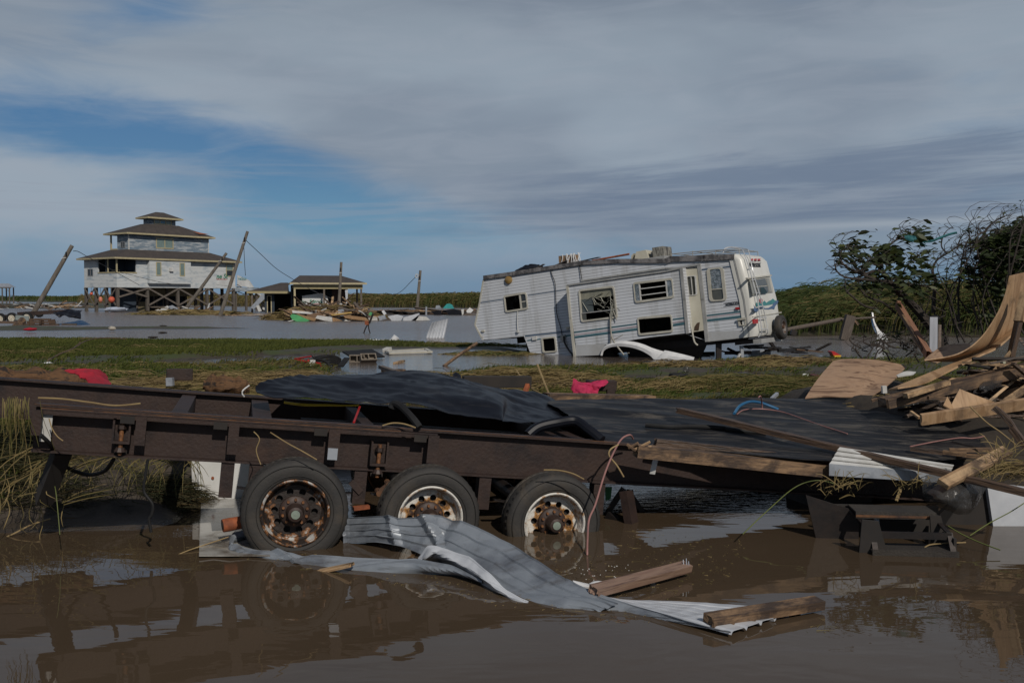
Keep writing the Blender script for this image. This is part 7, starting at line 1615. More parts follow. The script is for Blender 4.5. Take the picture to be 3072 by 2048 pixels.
l2 = limb(tr_, [E_(790, 620, 13.8), E_(700, 605, 13.7), E_(620, 630, 13.6), E_(580, 600, 13.6), E_(610, 540, 13.6), E_(690, 485, 13.7), E_(760, 470, 13.8)], .028, .008)
l3 = limb(tr_, [E_(750, 600, 13.8), E_(758, 520, 13.8), E_(790, 430, 13.9), E_(850, 355, 14.0), E_(930, 300, 14.1), E_(1010, 285, 14.2), E_(1100, 300, 14.3)], .026, .006)
l4 = limb(tr_, [E_(830, 700, 13.9), E_(720, 690, 13.6), E_(620, 650, 13.5), E_(500, 600, 13.4), E_(410, 545, 13.4), E_(375, 480, 13.4), E_(395, 410, 13.5), E_(450, 375, 13.6)], .026, .006)
l5 = limb(tr_, [E_(700, 690, 13.5), E_(550, 680, 13.4), E_(420, 660, 13.3), E_(350, 610, 13.3), E_(335, 550, 13.3), E_(375, 500, 13.4)], .017, .005)
l6 = limb(tr_, [E_(720, 960, 13.8), E_(600, 930, 13.6), E_(500, 850, 13.5), E_(430, 780, 13.5), E_(425, 710, 13.5), E_(470, 690, 13.6)], .018, .005)
l7 = limb(tr_, [E_(900, 1000, 14.0), E_(780, 900, 13.8), E_(640, 850, 13.6), E_(560, 760, 13.5), E_(560, 700, 13.6), E_(640, 690, 13.7)], .018, .005)
l8 = limb(tr_, [E_(880, 760, 13.9), E_(790, 760, 13.8), E_(740, 830, 13.7), E_(680, 790, 13.7)], .014, .005)
l9 = limb(tr_, [E_(820, 700, 13.9), E_(950, 640, 14.0), E_(1000, 560, 14.1), E_(1070, 515, 14.2), E_(1150, 500, 14.3)], .016, .004)
l10 = limb(tr_, [E_(900, 790, 14.0), E_(1020, 740, 14.1), E_(1160, 745, 14.2), E_(1270, 765, 14.3)], .018, .010)
l11 = limb(tr_, [E_(1255, 1000, 14.4), E_(1260, 850, 14.4), E_(1275, 700, 14.4), E_(1245, 600, 14.4), E_(1290, 500, 14.5), E_(1400, 430, 14.6), E_(1520, 350, 14.7)], .030, .008)
l12 = limb(tr_, [E_(1380, 440, 14.6), E_(1330, 370, 14.6), E_(1350, 270, 14.7), E_(1400, 210, 14.8), E_(1450, 200, 14.8)], .012, .004)
for c, n, lf in ((l2, 14, 14), (l3, 16, 14), (l4, 16, 14), (l5, 7, 6), (l6, 6, 5), (l7, 12, 10), (l8, 8, 8), (l9, 12, 12), (l10, 12, 9), (l11, 12, 6), (l12, 7, 5), (main1, 12, 8)): twigs(tr_, c, n, .42, lf)
for c, k in ((l4, 34), (l3, 30), (l2, 30), (l7, 14), (l9, 16)):
    for _ in range(k): leaves_at(c[int(random.uniform(.72, .99) * len(c))], 1, .12, .12)
for (x, y, k, s) in ((455, 395, 46, .10), (480, 490, 20, .07), (800, 430, 56, .11), (820, 480, 26, .08), (1030, 290, 34, .09), (740, 720, 34, .22), (1040, 640, 34, .12), (600, 750, 30, .12), (900, 730, 26, .2), (1040, 790, 34, .16), (1070, 520, 16, .06), (740, 515, 22, .07)):
    for _ in range(k): leaves_at(E_(x, y, 13.8) + Vector((random.gauss(0, s), random.gauss(0, .15), random.gauss(0, s * .6))), 1, .03, .13)
tr_.build('trunk', MT['bark'], tree, smooth=True)
ribbons('crown', np.array(leafP), np.array(leafW), np.array(leafT), MT['leaf'], tree, taper=[.35, 1, .85, .1])
leafP, leafT, leafW = [], [], []
bush = empty('dense_bush', label='dense dark green bush bowed by the wind at the right edge', cat='bush'); bb = MB()
bcs = []
for i in range(34):
    bx0 = random.uniform(1350, 2300); by0 = random.uniform(1000, 1300); Yd = random.uniform(13.2, 15.6)
    hx = random.uniform(120, 520); tx_ = bx0 + random.uniform(-200, 260); topy = np.interp(tx_, [1400, 1600, 1800, 2100, 2600], [470, 210, 230, 170, 120]) + random.uniform(-10, 330)
    c = limb(bb, [E_(bx0, by0, Yd), E_(bx0 - random.uniform(0, 160), (by0 * .6 + topy * .4), Yd), E_(tx_ - random.uniform(40, 120), topy + 110, Yd - .1), E_(tx_ + random.uniform(-30, 60), topy, Yd), E_(tx_ + random.uniform(90, 220), topy - random.uniform(-20, 50), Yd)], random.uniform(.008, .018), .003, 18)
    bcs.append(c); twigs(bb, c, 11, .5, 8, .005, .35, .09)
for (p0, p1, p2, p3) in (((1610, 420), (1595, 300), (1590, 170), (1640, 100)), ((1720, 380), (1740, 250), (1820, 150), (1930, 95)), ((1700, 330), (1760, 200), (1880, 110), (1990, 70)), ((1480, 400), (1500, 320), (1540, 260), (1570, 240))):
    c = limb(bb, [E_(*p0, 14.2), E_(*p1, 14.2), E_(*p2, 14.2), E_(*p3, 14.3)], .014, .003, 14); twigs(bb, c, 7, .3, 5, .004, .3, .06)
for _ in range(15000):
    x = random.uniform(1480, 2700); lim = np.interp(x, [1480, 1650, 1850, 2100, 2400, 2700], [620, 330, 260, 160, 130, 120]); y = lim + abs(random.gauss(0, 1)) * 260
    if y > 1050 or mn.noise(Vector((x * .012, y * .016, 3))) < -.02 + .40 * (x < 1700) - .22 * (x > 1800): continue
    leaves_at(E_(x, y, random.uniform(13.4, 15.4)), 1, .05, .11, .25)
bb.build('trunk', MT['bark'], bush, smooth=True)
ribbons('crown', np.array(leafP), np.array(leafW), np.array(leafT), MT['leaf'], bush, taper=[.35, 1, .85, .1])
leafP, leafT, leafW = [], [], []
low_b = empty('fallen_branches', label='tangle of fallen leafy branches in front of the lagoon at right', cat='branches'); lb = MB()
for i in range(30):
    x0 = random.uniform(520, 1250); y0 = random.uniform(1290, 1480); Yd = random.uniform(12.8, 14.5)
    lb = MB(); c = limb(lb, [E_(x0, y0, Yd), E_(x0 + random.uniform(-80, 90), y0 - random.uniform(20, 90), Yd), E_(x0 + random.uniform(-120, 160), y0 - random.uniform(30, 150), Yd), E_(x0 + random.uniform(-60, 260), y0 - random.uniform(0, 120), Yd)], .011, .003, 9); twigs(lb, c, 2, .28, 7, .004, .3, .06); lb.build('branch', MT['bark'], low_b, smooth=True)
for (a, b, c_, d) in (((590, 1430), (540, 1370), (525, 1320), (560, 1300)), ((610, 1440), (660, 1370), (690, 1310), (660, 1300)), ((700, 1440), (720, 1380), (760, 1330), (850, 1320)), ((760, 1255), (850, 1310), (940, 1330), (1100, 1330))): lb = MB(); c = limb(lb, [E_(*a, 12.9), E_(*b, 12.9), E_(*c_, 12.9), E_(*d, 12.9)], .012, .004, 10); twigs(lb, c, 4, .22, 7, .004, .3, .06); lb.build('branch', MT['bark'], low_b, smooth=True)
for i in range(46):
    x0 = random.uniform(560, 1500); y0 = random.uniform(760, 1250); Yd = random.uniform(13.5, 15)
    if x0 < 900 and y0 > 900: continue
    lb = MB(); c = limb(lb, [E_(x0, y0, Yd), E_(x0 + random.uniform(-70, 70), y0 + random.uniform(-60, 90), Yd), E_(x0 + random.uniform(-160, 160), y0 + random.uniform(-20, 200), Yd), E_(x0 + random.uniform(-180, 260), y0 + random.uniform(20, 260), Yd)], .009, .004, 8); lb.build('branch', MT['bark'], low_b, smooth=True)
ribbons('foliage', np.array(leafP), np.array(leafW), np.array(leafT), MT['leaf'], low_b, taper=[.35, 1, .85, .1])
hose('teal_cloth_strip', [E_(1040, 300, 13.9), E_(1140, 325, 14), E_(1230, 325, 14.1), E_(1310, 295, 14.3), E_(1400, 262, 14.5), E_(1470, 245, 14.6)], .018, mk('teal rag', (.02, .13, .14), (.015, .09, .10)), 'teal cord streaming between the treetops', 'cord', 40, 5)
sheetpx('teal_rag', [zr('E', [(985, 280, 13.7), (1040, 270, 13.7), (1090, 295, 13.7), (1190, 375, 13.8)]), zr('E', [(1000, 310, 13.7), (1050, 330, 13.65), (1100, 330, 13.7), (1150, 370, 13.8)])], mk('teal rag', (.02, .13, .14)), 'torn teal rag snagged in the top of the bent tree', 'rag', .004, 20, 8)
sheetpx('white_fin', [zr('E', [(670, 996, 47), (685, 1000, 47)]), zr('E', [(690, 1090, 46.8), (702, 1085, 46.8)]), zr('E', [(722, 1175, 46.6), (748, 1165, 46.6)]), zr('E', [(724, 1225, 46.4), (800, 1208, 46.4)]), zr('E', [(722, 1272, 46), (828, 1268, 46)])], MT['white_clean'], 'white fin shaped sheet standing in the lagoon at right', 'metal sheet', .05, 6, 24)
sheetpx('blue_scrap', [zr('E', [(668, 1050, 47.2), (684, 1060, 47.2)]), zr('E', [(680, 1120, 47.2), (700, 1130, 47.2)]), zr('E', [(712, 1195, 47.1), (724, 1200, 47.1)])], MT['blue_tarp'], 'dark blue edge behind the white fin in the lagoon', 'scrap', .02, 5, 8)
def epole(x0, y0, Y0, x1, y1, Y1, r, lab): o = MB().tube([E_(x0, y0, Y0), E_((x0 + x1) / 2, (y0 + y1) / 2, (Y0 + Y1) / 2), E_(x1, y1, Y1)], [r, r, r * .9], 10).build('fallen_pole', MT['wood_old'], smooth=True); tag(o, lab, 'utility pole')
epole(-330, 1195, 44, 390, 1058, 46, .095, 'fallen wooden pole leaning low over the water right of the camper'); epole(385, 1060, 46, 710, 1040, 46.5, .05, 'thin broken rod continuing right of the fallen pole')
pk2('snapped_stump', 'E', 415, 1255, 45.5, 475, 1020, 45.5, .42, .3, MT['wood_old'], 'snapped stump splintered at its top in front of the cane', 'stump', rag=.25)
pk2('snapped_stump', 'E', 480, 1030, 45.5, 545, 1110, 45.5, .2, .1, MT['wood_mid'], 'splinter hanging off the snapped stump', 'splinter', rag=.1)
pk2('dark_prop', 'D', 1680, 1120, 43, 1700, 1060, 43, .25, .15, MT['dark_steel'], 'dark prop under the fallen pole', 'prop')
# ================================================================== beyond the frame: things behind the beams
DR_ = [spot(30, 1440, .35, 1.6, 1.0, .28), spot(330, 1470, .2, 1.3, .7, .16), spot(700, 1150, .35, 1.4, .8, .42), spot(560, 1180, .35, 1.3, .8, .38), spot(880, 1130, .2, 1.7, .8, .20), spot(250, 1390, .3, 2.2, .7, .20)]
heaps('straw_drift', [spot(640, 1180, .1, 1.5, 1.5, .40), spot(820, 1175, .1, 1.5, 1.2, .30), spot(1000, 1165, .05, 1.2, .9, .12), spot(480, 1190, .1, 1.5, 1.3, .28)], 9000, MT['straw'], 'matted brown straw heaped on the bank behind the left of the tarp', (.4, 1.0), .010, .62)
heaps('straw_drift', [(ZA('F', 1500, 250, 10.6).x, 10.7, .9, .35, .12, .82), (ZA('F', 1750, 270, 10.3).x, 10.3, .6, .2, .06, .84), (ZA('F', 1250, 250, 10.9).x, 11.0, .9, .3, .12, .80)], 2600, MT['straw'], 'combed straw lodged along the far beam by the rotten chunk', (.25, .7), .007, .45)
heaps('straw_drift', [spot(1390, 1180, .1, 1.5, .9, .34), spot(1560, 1175, .1, 1.4, .9, .40), spot(1720, 1175, .1, 1.3, .9, .34), spot(1300, 1150, .0, .8, .6, .15)], 6500, MT['straw'], 'straw and cane drift heaped behind the middle of the tarp', (.35, .9), .012, .55)
heaps('straw_drift', [spot(2230, 1185, .05, 1.3, .8, .26), spot(2420, 1190, .05, 1.2, .7, .20), spot(2060, 1190, .05, 1.2, .6, .16), spot(2600, 1195, .05, 1.5, .7, .2)], 4800, MT['straw'], 'combed over grass hummock behind the right sheeting', (.5, 1.1), .011, .42)
heaps('straw_drift', [spot(2180, 1108, .0, 2.0, .5, .08), spot(2420, 1098, .0, 1.6, .5, .14), spot(2000, 1105, .0, 1.6, .4, .06), spot(2320, 1098, .0, 1.2, .4, .22)], 4200, MT['straw'], 'band of orange straw washed up along the pool before the camper', (.4, 1.0), .016, .70)
heaps('straw_drift', [(-5.0, 8.8, 1.3, .5, .26, .0), (-4.0, 8.8, 1.1, .45, .22, .0), (-3.45, 9.1, .6, .45, .30, .02), (-4.5, 9.4, 1.3, .6, .50, .08), (-5.6, 9.4, 1.1, .6, .5, .15)], 17000, MT['straw_dark'], 'dense dark cane mat along the waterline at lower left', (.12, .5), .007, .48)
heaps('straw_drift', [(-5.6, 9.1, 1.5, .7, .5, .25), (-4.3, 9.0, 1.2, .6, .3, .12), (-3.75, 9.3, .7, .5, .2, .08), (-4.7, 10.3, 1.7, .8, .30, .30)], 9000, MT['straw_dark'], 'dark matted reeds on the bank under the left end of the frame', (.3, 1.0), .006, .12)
heaps('straw_drift', [(4.9, 10.6, 1.0, .5, .12, .45), (4.9, 11.3, .9, .4, .16, .62), (4.2, 11.1, .5, .25, .10, .66)], 3000, MT['straw'], 'straw caught all through the lumber pile at right', (.25, .7), .008, .60)
heaps('straw_drift', [(4.45, 8.6, .35, .2, .05, .42), (4.8, 8.5, .4, .2, .06, .42)], 420, MT['straw'], 'loose straw spilling over the lower right corner of the deck', (.2, .6), .007, .55)
heaps('straw_drift', [spot(120, 1128, 0, 1.9, .7, .04), spot(330, 1112, 0, 1.6, .6, .03), spot(520, 1098, 0, 1.5, .6, .03), spot(250, 1150, 0, 1.6, .8, .05), spot(700, 1110, 0, 1.2, .5, .05), spot(60, 1075, 0, 2.5, .9, .04), spot(400, 1060, 0, 3, .9, .04)], 6000, MT['straw'], 'thin dead straw wrack strewn over the wet grass at left', (.3, .9), .012, .60)
heaps('straw_drift', [spot(1480, 1062, .0, 1.8, .9, .12), spot(1300, 1040, 0, 4, 1.0, .12)], 2500, MT['straw'], 'weedy tufts on the mud spit by the camper nose', (.2, .6), .018, .3)
# stray stalks hanging on and round the frame
def stalks(name, defs, lab, wd=.009, t0=.75):
    P = []
    for (pts) in defs: P.append(crs(pts, 8))
    o = ribbons(name, np.array([[list(p) for p in r] for r in P]), wd, np.clip(rng.normal(t0, .12, len(P)), 0, 1), MT['straw'], taper=[.8, 1, 1, 1, 1, .9, .7, .3], flatdir=(0, 1, 0)); return tag(o, lab, 'cane stalks')
defs = []
for i in range(60):
    x0 = random.gauss(105, 60); y0 = random.uniform(330, 420); Y0 = random.uniform(6.9, 7.4); dx = random.gauss(0, 30); ln = random.uniform(120, 520)
    defs.append([ZA('F', x0, y0, Y0), ZA('F', x0 + dx * .4, y0 + ln * .35, Y0 - .05), ZA('F', x0 + dx + 20, y0 + ln * .7, Y0), ZA('F', x0 + dx * 2, y0 + ln, Y0)])
stalks('cane_stalks', defs, 'dry cane draped over the left end of the near beam', .005, .35)
defs = []
for i in range(120):
    x0 = random.uniform(350, 1560); y0 = random.uniform(800, 860); Y0 = random.uniform(8.2, 9.0); ln = random.uniform(80, 300); dx = random.uniform(-260, -20) if random.random() < .6 else random.uniform(0, 160)
    defs.append([ZA('F', x0, y0, Y0), ZA('F', x0 + dx * .3, y0 + ln * .15, Y0), ZA('F', x0 + dx * .7, y0 + ln * .5, Y0 - .1), ZA('F', x0 + dx, y0 + ln, Y0 - .2)])
stalks('cane_stalks', defs, 'yellow green cane hanging in the gap beneath the left beam', .006, .35)
defs = []
for i in range(60):
    x0 = random.uniform(-60, 500); y0 = random.uniform(800, 1200); Y0 = random.uniform(7.6, 8.6); a = random.uniform(.2, 1.2); ln = random.uniform(150, 500)
    defs.append([ZA('F', x0, y0, Y0), ZA('F', x0 + ln * .3, y0 - ln * .3 * a, Y0), ZA('F', x0 + ln * .6, y0 - ln * .5 * a, Y0), ZA('F', x0 + ln, y0 - ln * .7 * a, Y0)] if random.random() < .5 else [ZA('F', x0, y0, Y0), ZA('F', x0 + 20, y0 + ln * .3, Y0), ZA('F', x0 - 10, y0 + ln * .6, Y0 - .1), ZA('F', x0 + random.uniform(-90, 90), y0 + ln * .8, Y0 - .1)])
stalks('cane_stalks', defs, 'criss-cross dead cane over the dark bank at lower left', .007, .55)
for pts, r, lab in (([ZA('F', 0, 1460, 7.9), ZA('F', 110, 1410, 7.9), ZA('F', 250, 1340, 8.0), ZA('F', 395, 1295, 8.1)], .010, 'long pale cane floating at the lower left bank'), ([ZA('F', 430, 1040, 7.4), ZA('F', 435, 900, 7.4), ZA('F', 460, 1200, 7.3), ZA('F', 470, 1400, 7.2)][:1] + [ZA('F', 440, 1100, 7.4), ZA('F', 455, 1250, 7.35), ZA('F', 470, 1420, 7.3)], .006, 'thin green stalk hanging into the water at left'),
                    ([ZA('J', 790, 262, 7.3), ZA('J', 860, 232, 7.4), ZA('J', 930, 208, 7.5), ZA('J', 1050, 168, 7.6)], .008, 'golden cane lying on the water left of the first wheel'),
                    ([ZA('F', 300, 348, 7.35), ZA('F', 480, 355, 7.35), ZA('F', 700, 382, 7.4), ZA('F', 900, 408, 7.45), ZA('F', 1100, 392, 7.6)], .010, 'long golden cane lying along the top of the near beam'),
                    ([ZA('F', 385, 510, 7.12), ZA('F', 410, 590, 7.1), ZA('F', 450, 650, 7.1), ZA('F', 495, 685, 7.1)], .007, 'pale curved stalk stuck to the left end of the near beam'),
                    ([ZA('G', 290, 618, 7.3), ZA('G', 420, 700, 7.35), ZA('G', 540, 765, 7.35), ZA('G', 655, 832, 7.35)], .007, 'straight golden stalk slanting down the beam over the first wheel'),
                    ([ZA('G', 160, 612, 7.3), ZA('G', 205, 670, 7.3), ZA('G', 180, 760, 7.3), ZA('G', 215, 870, 7.3)], .006, 'wavy brown stalk hanging down the beam left of the first wheel'),
                    ([ZA('G', 1170, 565, 7.85), ZA('G', 1250, 545, 7.85), ZA('G', 1340, 552, 7.85), ZA('G', 1430, 582, 7.85)], .009, 'straw wisp over the beam above the second wheel'),
                    ([ZA('H', 605, 912, 7.8), ZA('H', 720, 915, 7.8), ZA('H', 830, 940, 7.8), ZA('H', 920, 985, 7.8)], .008, 'yellow stalk lying over the top of the third tyre'),
                    ([ZA('H', 390, 130, 13), ZA('H', 450, 220, 12.6), ZA('H', 520, 280, 12.2), ZA('H', 600, 322, 11.8)], .014, 'pale cane leaning on the straw left of the pink cloth'),
                    ([ZA('H', 555, 88, 12.6), ZA('H', 590, 180, 12.4), ZA('H', 645, 318, 12)], .020, 'thick pale cane standing just left of the pink cloth'),
                    ([ZA('I', 310, 1310, 7.6), ZA('I', 500, 1130, 7.9), ZA('I', 690, 970, 8.2), ZA('I', 850, 920, 8.2), ZA('I', 1000, 950, 8.2)], .007, 'arched green cane over the dark water right of the wheels'),
                    ([ZA('I', 1800, 1250, 7.6), ZA('I', 1900, 1310, 7.5), ZA('I', 2030, 1370, 7.4), ZA('I', 2180, 1425, 7.3)], .008, 'bright green cane lying on the water beside the step'),
                    ([ZA('I', 1960, 1320, 7.5), ZA('I', 2100, 1230, 7.6), ZA('I', 2250, 1150, 7.7), ZA('I', 2360, 1080, 7.8)], .007, 'green stalk crossing the white panel at the right edge'),
                    ([ZA('I', 1960, 385, 8.5), ZA('I', 2080, 500, 8.4), ZA('I', 2180, 570, 8.4), ZA('I', 2290, 660, 8.3)], .010, 'straw coloured cane slanting over the pile at the right edge'),
                    ([ZA('I', 1590, 1460, 7.4), ZA('I', 1640, 1400, 7.4), ZA('I', 1720, 1380, 7.4), ZA('I', 1930, 1370, 7.4)], .008, 'brown stalk lying over the lower tread of the step'),
                    ([ZA('B', 1855, 1230, 28), ZA('B', 1990, 1130, 28.5), ZA('B', 2145, 1028, 29.5)], .05, 'bare stick jutting slantwise from the pool left of the camper'),
                    ([ZA('A', 420, 1415, 16), ZA('A', 520, 1360, 17), ZA('A', 640, 1310, 18), ZA('A', 760, 1240, 20), ZA('A', 900, 1215, 21), ZA('A', 1110, 1225, 22)], .012, 'long bare branch arching over the grass at left'),
                    ([ZA('A', 640, 1312, 18), ZA('A', 700, 1260, 19), ZA('A', 720, 1225, 19), ZA('A', 780, 1215, 19)], .008, 'thin fork of the long bare branch at left')):
    hose('stalk' if 'branch' not in lab and 'stick' not in lab and 'fork' not in lab else 'branch', pts, r, MT['straw_cord'] if ('branch' not in lab and 'stick' not in lab and 'green' not in lab and 'fork' not in lab) else (MT['wood_mid'] if 'green' not in lab else mk('green stalk', (.12, .14, .03), (.08, .10, .02))), lab, 'stalk' if 'branch' not in lab and 'stick' not in lab else 'branch', 20, 5)
defs = []
for i in range(150):
    cx_, cy_ = random.choice(((950, 1000), (1060, 950), (1500, 980), (1620, 950), (2100, 880), (2200, 760)))
    a = random.uniform(-2.8, -.2); l = random.uniform(60, 240); x0 = cx_ + random.gauss(0, 60); y0 = cy_ + random.gauss(0, 30); Yd = random.uniform(7.9, 8.5)
    defs.append([ZA('I', x0, y0, Yd), ZA('I', x0 + l * .3 * math.cos(a), y0 + l * .3 * math.sin(a), Yd), ZA('I', x0 + l * .7 * math.cos(a), y0 + l * .6 * math.sin(a), Yd), ZA('I', x0 + l * math.cos(a), y0 + l * .8 * math.sin(a) + 20, Yd)])
stalks('cane_stalks', defs, 'wispy dead grass hanging under the right deck above the step', .006, .6)
# wood, cloths and rails behind the far beam
rot = mk('rotten orange brown wood', (.075, .038, .018), (.022, .014, .010), (.13, .065, .026), scale=3, rough=.85, stretch=(.6, 5, 5), bump=.9, bscale=9, pos=(.4, .6))
def logpiece(x0, y0, Y0, x1, y1, Y1, r, lab):
    a, b = ZA('F', x0, y0, Y0), ZA('F', x1, y1, Y1); mb = MB(); n = 26; mb.tube([a.lerp(b, i / (n - 1)) for i in range(n)], [r * (.8 + .3 * mn.noise(Vector((i * .35, r * 40, 1)))) * (1 if 1 < i < n - 2 else .6) for i in range(n)], 12)
    mb.v = [tuple(Vector(v) + Vector((.03 * mn.noise(Vector(v) * 3), .03 * mn.noise(Vector(v) * 7), .045 * mn.noise(Vector((v[0] * 2.5, v[1] * 14, v[2] * 14)))))) for v in mb.v]
    tag(mb.build('rotten_log', rot, smooth=True, angle=50), lab, 'log')
logpiece(-150, 190, 9.9, 700, 224, 10.3, .135, 'rotten orange brown log lying behind the far beam at left'); logpiece(1600, 243, 10.2, 1950, 262, 10.3, .10, 'short rotten log chunk behind the far beam by the tarp')
sheetpx('red_cloth', [zr('F', [(515, 138, 9.6), (620, 128, 9.7), (780, 132, 9.8), (830, 190, 9.8)]), zr('F', [(560, 160, 9.5), (650, 165, 9.5), (760, 175, 9.6), (850, 225, 9.7)]), zr('F', [(690, 215, 9.4), (730, 235, 9.35), (800, 245, 9.4), (868, 262, 9.5)]), zr('F', [(700, 265, 9.3), (745, 268, 9.3), (810, 272, 9.35), (870, 270, 9.4)])], MT['magenta'], 'crimson cloth slung over the far beam beside the rotten log', 'cloth', .006, 36, 20)
for i, (x0, y0, x1, y1, lab) in enumerate(((1305, 165, 1510, 165, 'dark steel bracket bar standing above the far beam'), (1385, 150 + 640, 1385, 0, ''))):
    if lab: pk2('steel_bar', 'F', x0, y0, 10.4, x1, y1, 10.5, .08, .12, MT['rust_steel'], lab, 'steel bar')
pk2('steel_bar', 'F', 1332, 190, 10.35, 1335, 255, 10.35, .07, .07, MT['grey_metal'], 'pale worn upright under the steel bracket bar', 'steel bar')
pk2('steel_bar', 'H', -30, 222, 11.8, 500, 222, 12, .12, .14, MT['void'], 'long dark wooden rail behind the tarp left of the pink cloth', 'rail')
pk2('steel_bar', 'H', 480, 245, 11.9, 455, 310, 11.8, .05, .05, MT['orange_rust'], 'red brown post end under the long dark rail', 'post')
pk2('steel_bar', 'H', 945, 250, 12.0, 1162, 252, 12.1, .14, .13, MT['rust_steel'], 'short dark steel rail under the pink cloth', 'rail'); pk2('steel_bar', 'H', 1128, 275, 12.0, 1130, 335, 12.0, .10, .12, MT['rust_steel'], 'steel post under the right end of the pink cloth rail', 'post')
sheetpx('pink_cloth', [zr('H', [(835, 205, 11.9), (880, 225, 11.9), (940, 235, 11.9), (1040, 215, 11.95), (1095, 208, 12)]), zr('H', [(828, 250, 11.8), (880, 255, 11.75), (945, 262, 11.8), (1000, 250, 11.85), (1108, 238, 11.9)]), zr('H', [(822, 290, 11.75), (880, 300, 11.7), (945, 305, 11.7), (990, 290, 11.8), (1045, 275, 11.85)]), zr('H', [(850, 322, 11.7), (890, 326, 11.7), (950, 328, 11.7), (990, 330, 11.75), (1025, 328, 11.8)])], MT['pink'], 'hot pink clothing draped over a rail behind the tarp', 'clothing', .006, 44, 22)
pk2('timber', 'H', 610, 335, 10.9, 1460, 352, 11.4, .2, .07, MT['wood_mid'], 'long split board lying along the back edge of the deck', 'board', rag=.1)
pk2('timber', 'H', 1170, 150, 13.5, 1330, 142, 13.6, .1, .06, MT['wood_mid'], 'low board half hidden behind the tarp crest', 'board') if False else None
pk2('timber', 'b', 1080, 785, 25, 1310, 772, 25.3, .25, .12, MT['wood_mid'], 'low brown board floating just behind the tarp crest', 'board', rag=.04)
pk2('timber', 'b', 1055, 725, 24.5, 1215, 782, 23, .12, .08, MT['wood_old'], 'pale round stick poking up behind the tarp crest', 'stick', rag=.04)
sheetpx('tarp_scrap', [zr('B', [(1935, 1300, 12.5), (1965, 1285, 12.5), (2005, 1310, 12.5)]), zr('B', [(1940, 1320, 12.4), (1975, 1325, 12.4), (2008, 1350, 12.4)])], MT['tarp'], 'small knot of black plastic on the straw behind the tarp', 'plastic scrap', .004, 12, 8)
# red crate frame, cables, concrete blocks
q = gp(*Z('b', 300, 735)); cr_ = empty('red_rack', (q.x, q.y, .0), 'bent red and black wire rack half sunk in the mud', 'rack')
bq = lambda x, y, Y: ZA('b', x, y, Y + 5) - cr_.location
for i, (a, b_) in enumerate(((( 150, 650), (400, 690)), ((190, 690), (400, 690)), ((200, 712), (405, 708)), ((295, 745), (400, 735)), ((270, 650), (330, 745)), ((170, 640), (200, 720)), ((120, 640), (300, 610)), ((300, 600), (400, 690)), ((230, 660), (235, 720)))):
    MB().tube([bq(*a, 22.2 + .05 * i), bq(*b_, 21.8 + .05 * i)], .030 if i < 5 else .022, 6).build('bar', MT['red'] if i != 7 else MT['black'], cr_)
for i in range(12): MB().tube(crs([bq(330 + 20 * math.sin(i), 620 + 9 * i, 22.6), bq(440, 600 + 10 * i + 6 * math.sin(i * 2), 22.7), bq(560, 604 + 9 * i, 22.8), bq(625, 640 + 5 * i, 22.9)], 9), .018, 5).build('wire_bar', MT['black'], cr_)
MB().tube(crs([bq(360, 640, 22), bq(430, 655, 21.9), bq(490, 690, 21.8), bq(505, 740, 21.7)], 10), .04, 7).build('black_arm', MT['black'], cr_); MB().bar(bq(620, 720, 21.8), bq(690, 630, 22.4), .16, .04).build('black_flap', MT['black'], cr_)
MB().bar(bq(290, 740, 21.6), bq(322, 655, 21.8), .14, .04).build('white_label', MT['white'], cr_)
def blockof(k, o, yaw, pitch, s=1.0, lab=''):
    t = empty('concrete_block', o, lab, 'concrete block', 'hollow concrete blocks'); t.rotation_euler = (pitch, 0, yaw)
    L_, W_, H_ = .46 * s, .22 * s, .23 * s; wl_ = .035 * s
    mb = MB(); out_ = [(-L_ / 2, 0), (L_ / 2, 0), (L_ / 2, H_), (-L_ / 2, H_)]
    cw = (L_ - 3 * wl_) / 2
    hs = [[(-L_ / 2 + wl_ + i * (cw + wl_), wl_), (-L_ / 2 + wl_ + i * (cw + wl_) + cw, wl_), (-L_ / 2 + wl_ + i * (cw + wl_) + cw, H_ - wl_), (-L_ / 2 + wl_ + i * (cw + wl_), H_ - wl_)] for i in range(2)]
    mb.prism(out_, W_, Matrix.Translation((0, -W_ / 2, 0)), hs); b_ = mb.build('block_shell', MT['block'], t); bevel(b_, .008)
    MB().b2((-L_ / 2 + .01, W_ / 2 - .05, .01), (L_ / 2 - .01, W_ / 2 - .02, H_ - .01)).build('inner_web', MT['block'], t)
q = gp(*Z('b', 815, 672)); blockof(0, (q.x, q.y - .2, .0), R(2), 0, 1.0, 'hollow concrete block lying level at the water edge')
q = gp(*Z('b', 960, 672)); blockof(1, (q.x - .05, q.y - .3, .02), R(24), R(-38), 1.05, 'tilted hollow concrete block with its two holes facing up')
pk2('slatted_sheet', 'b', 705, 600, 31.5, 1030, 575, 32, 1.1, .05, MT['black'], 'slatted black plastic panel lying behind the concrete blocks', 'panel', roll=.16)
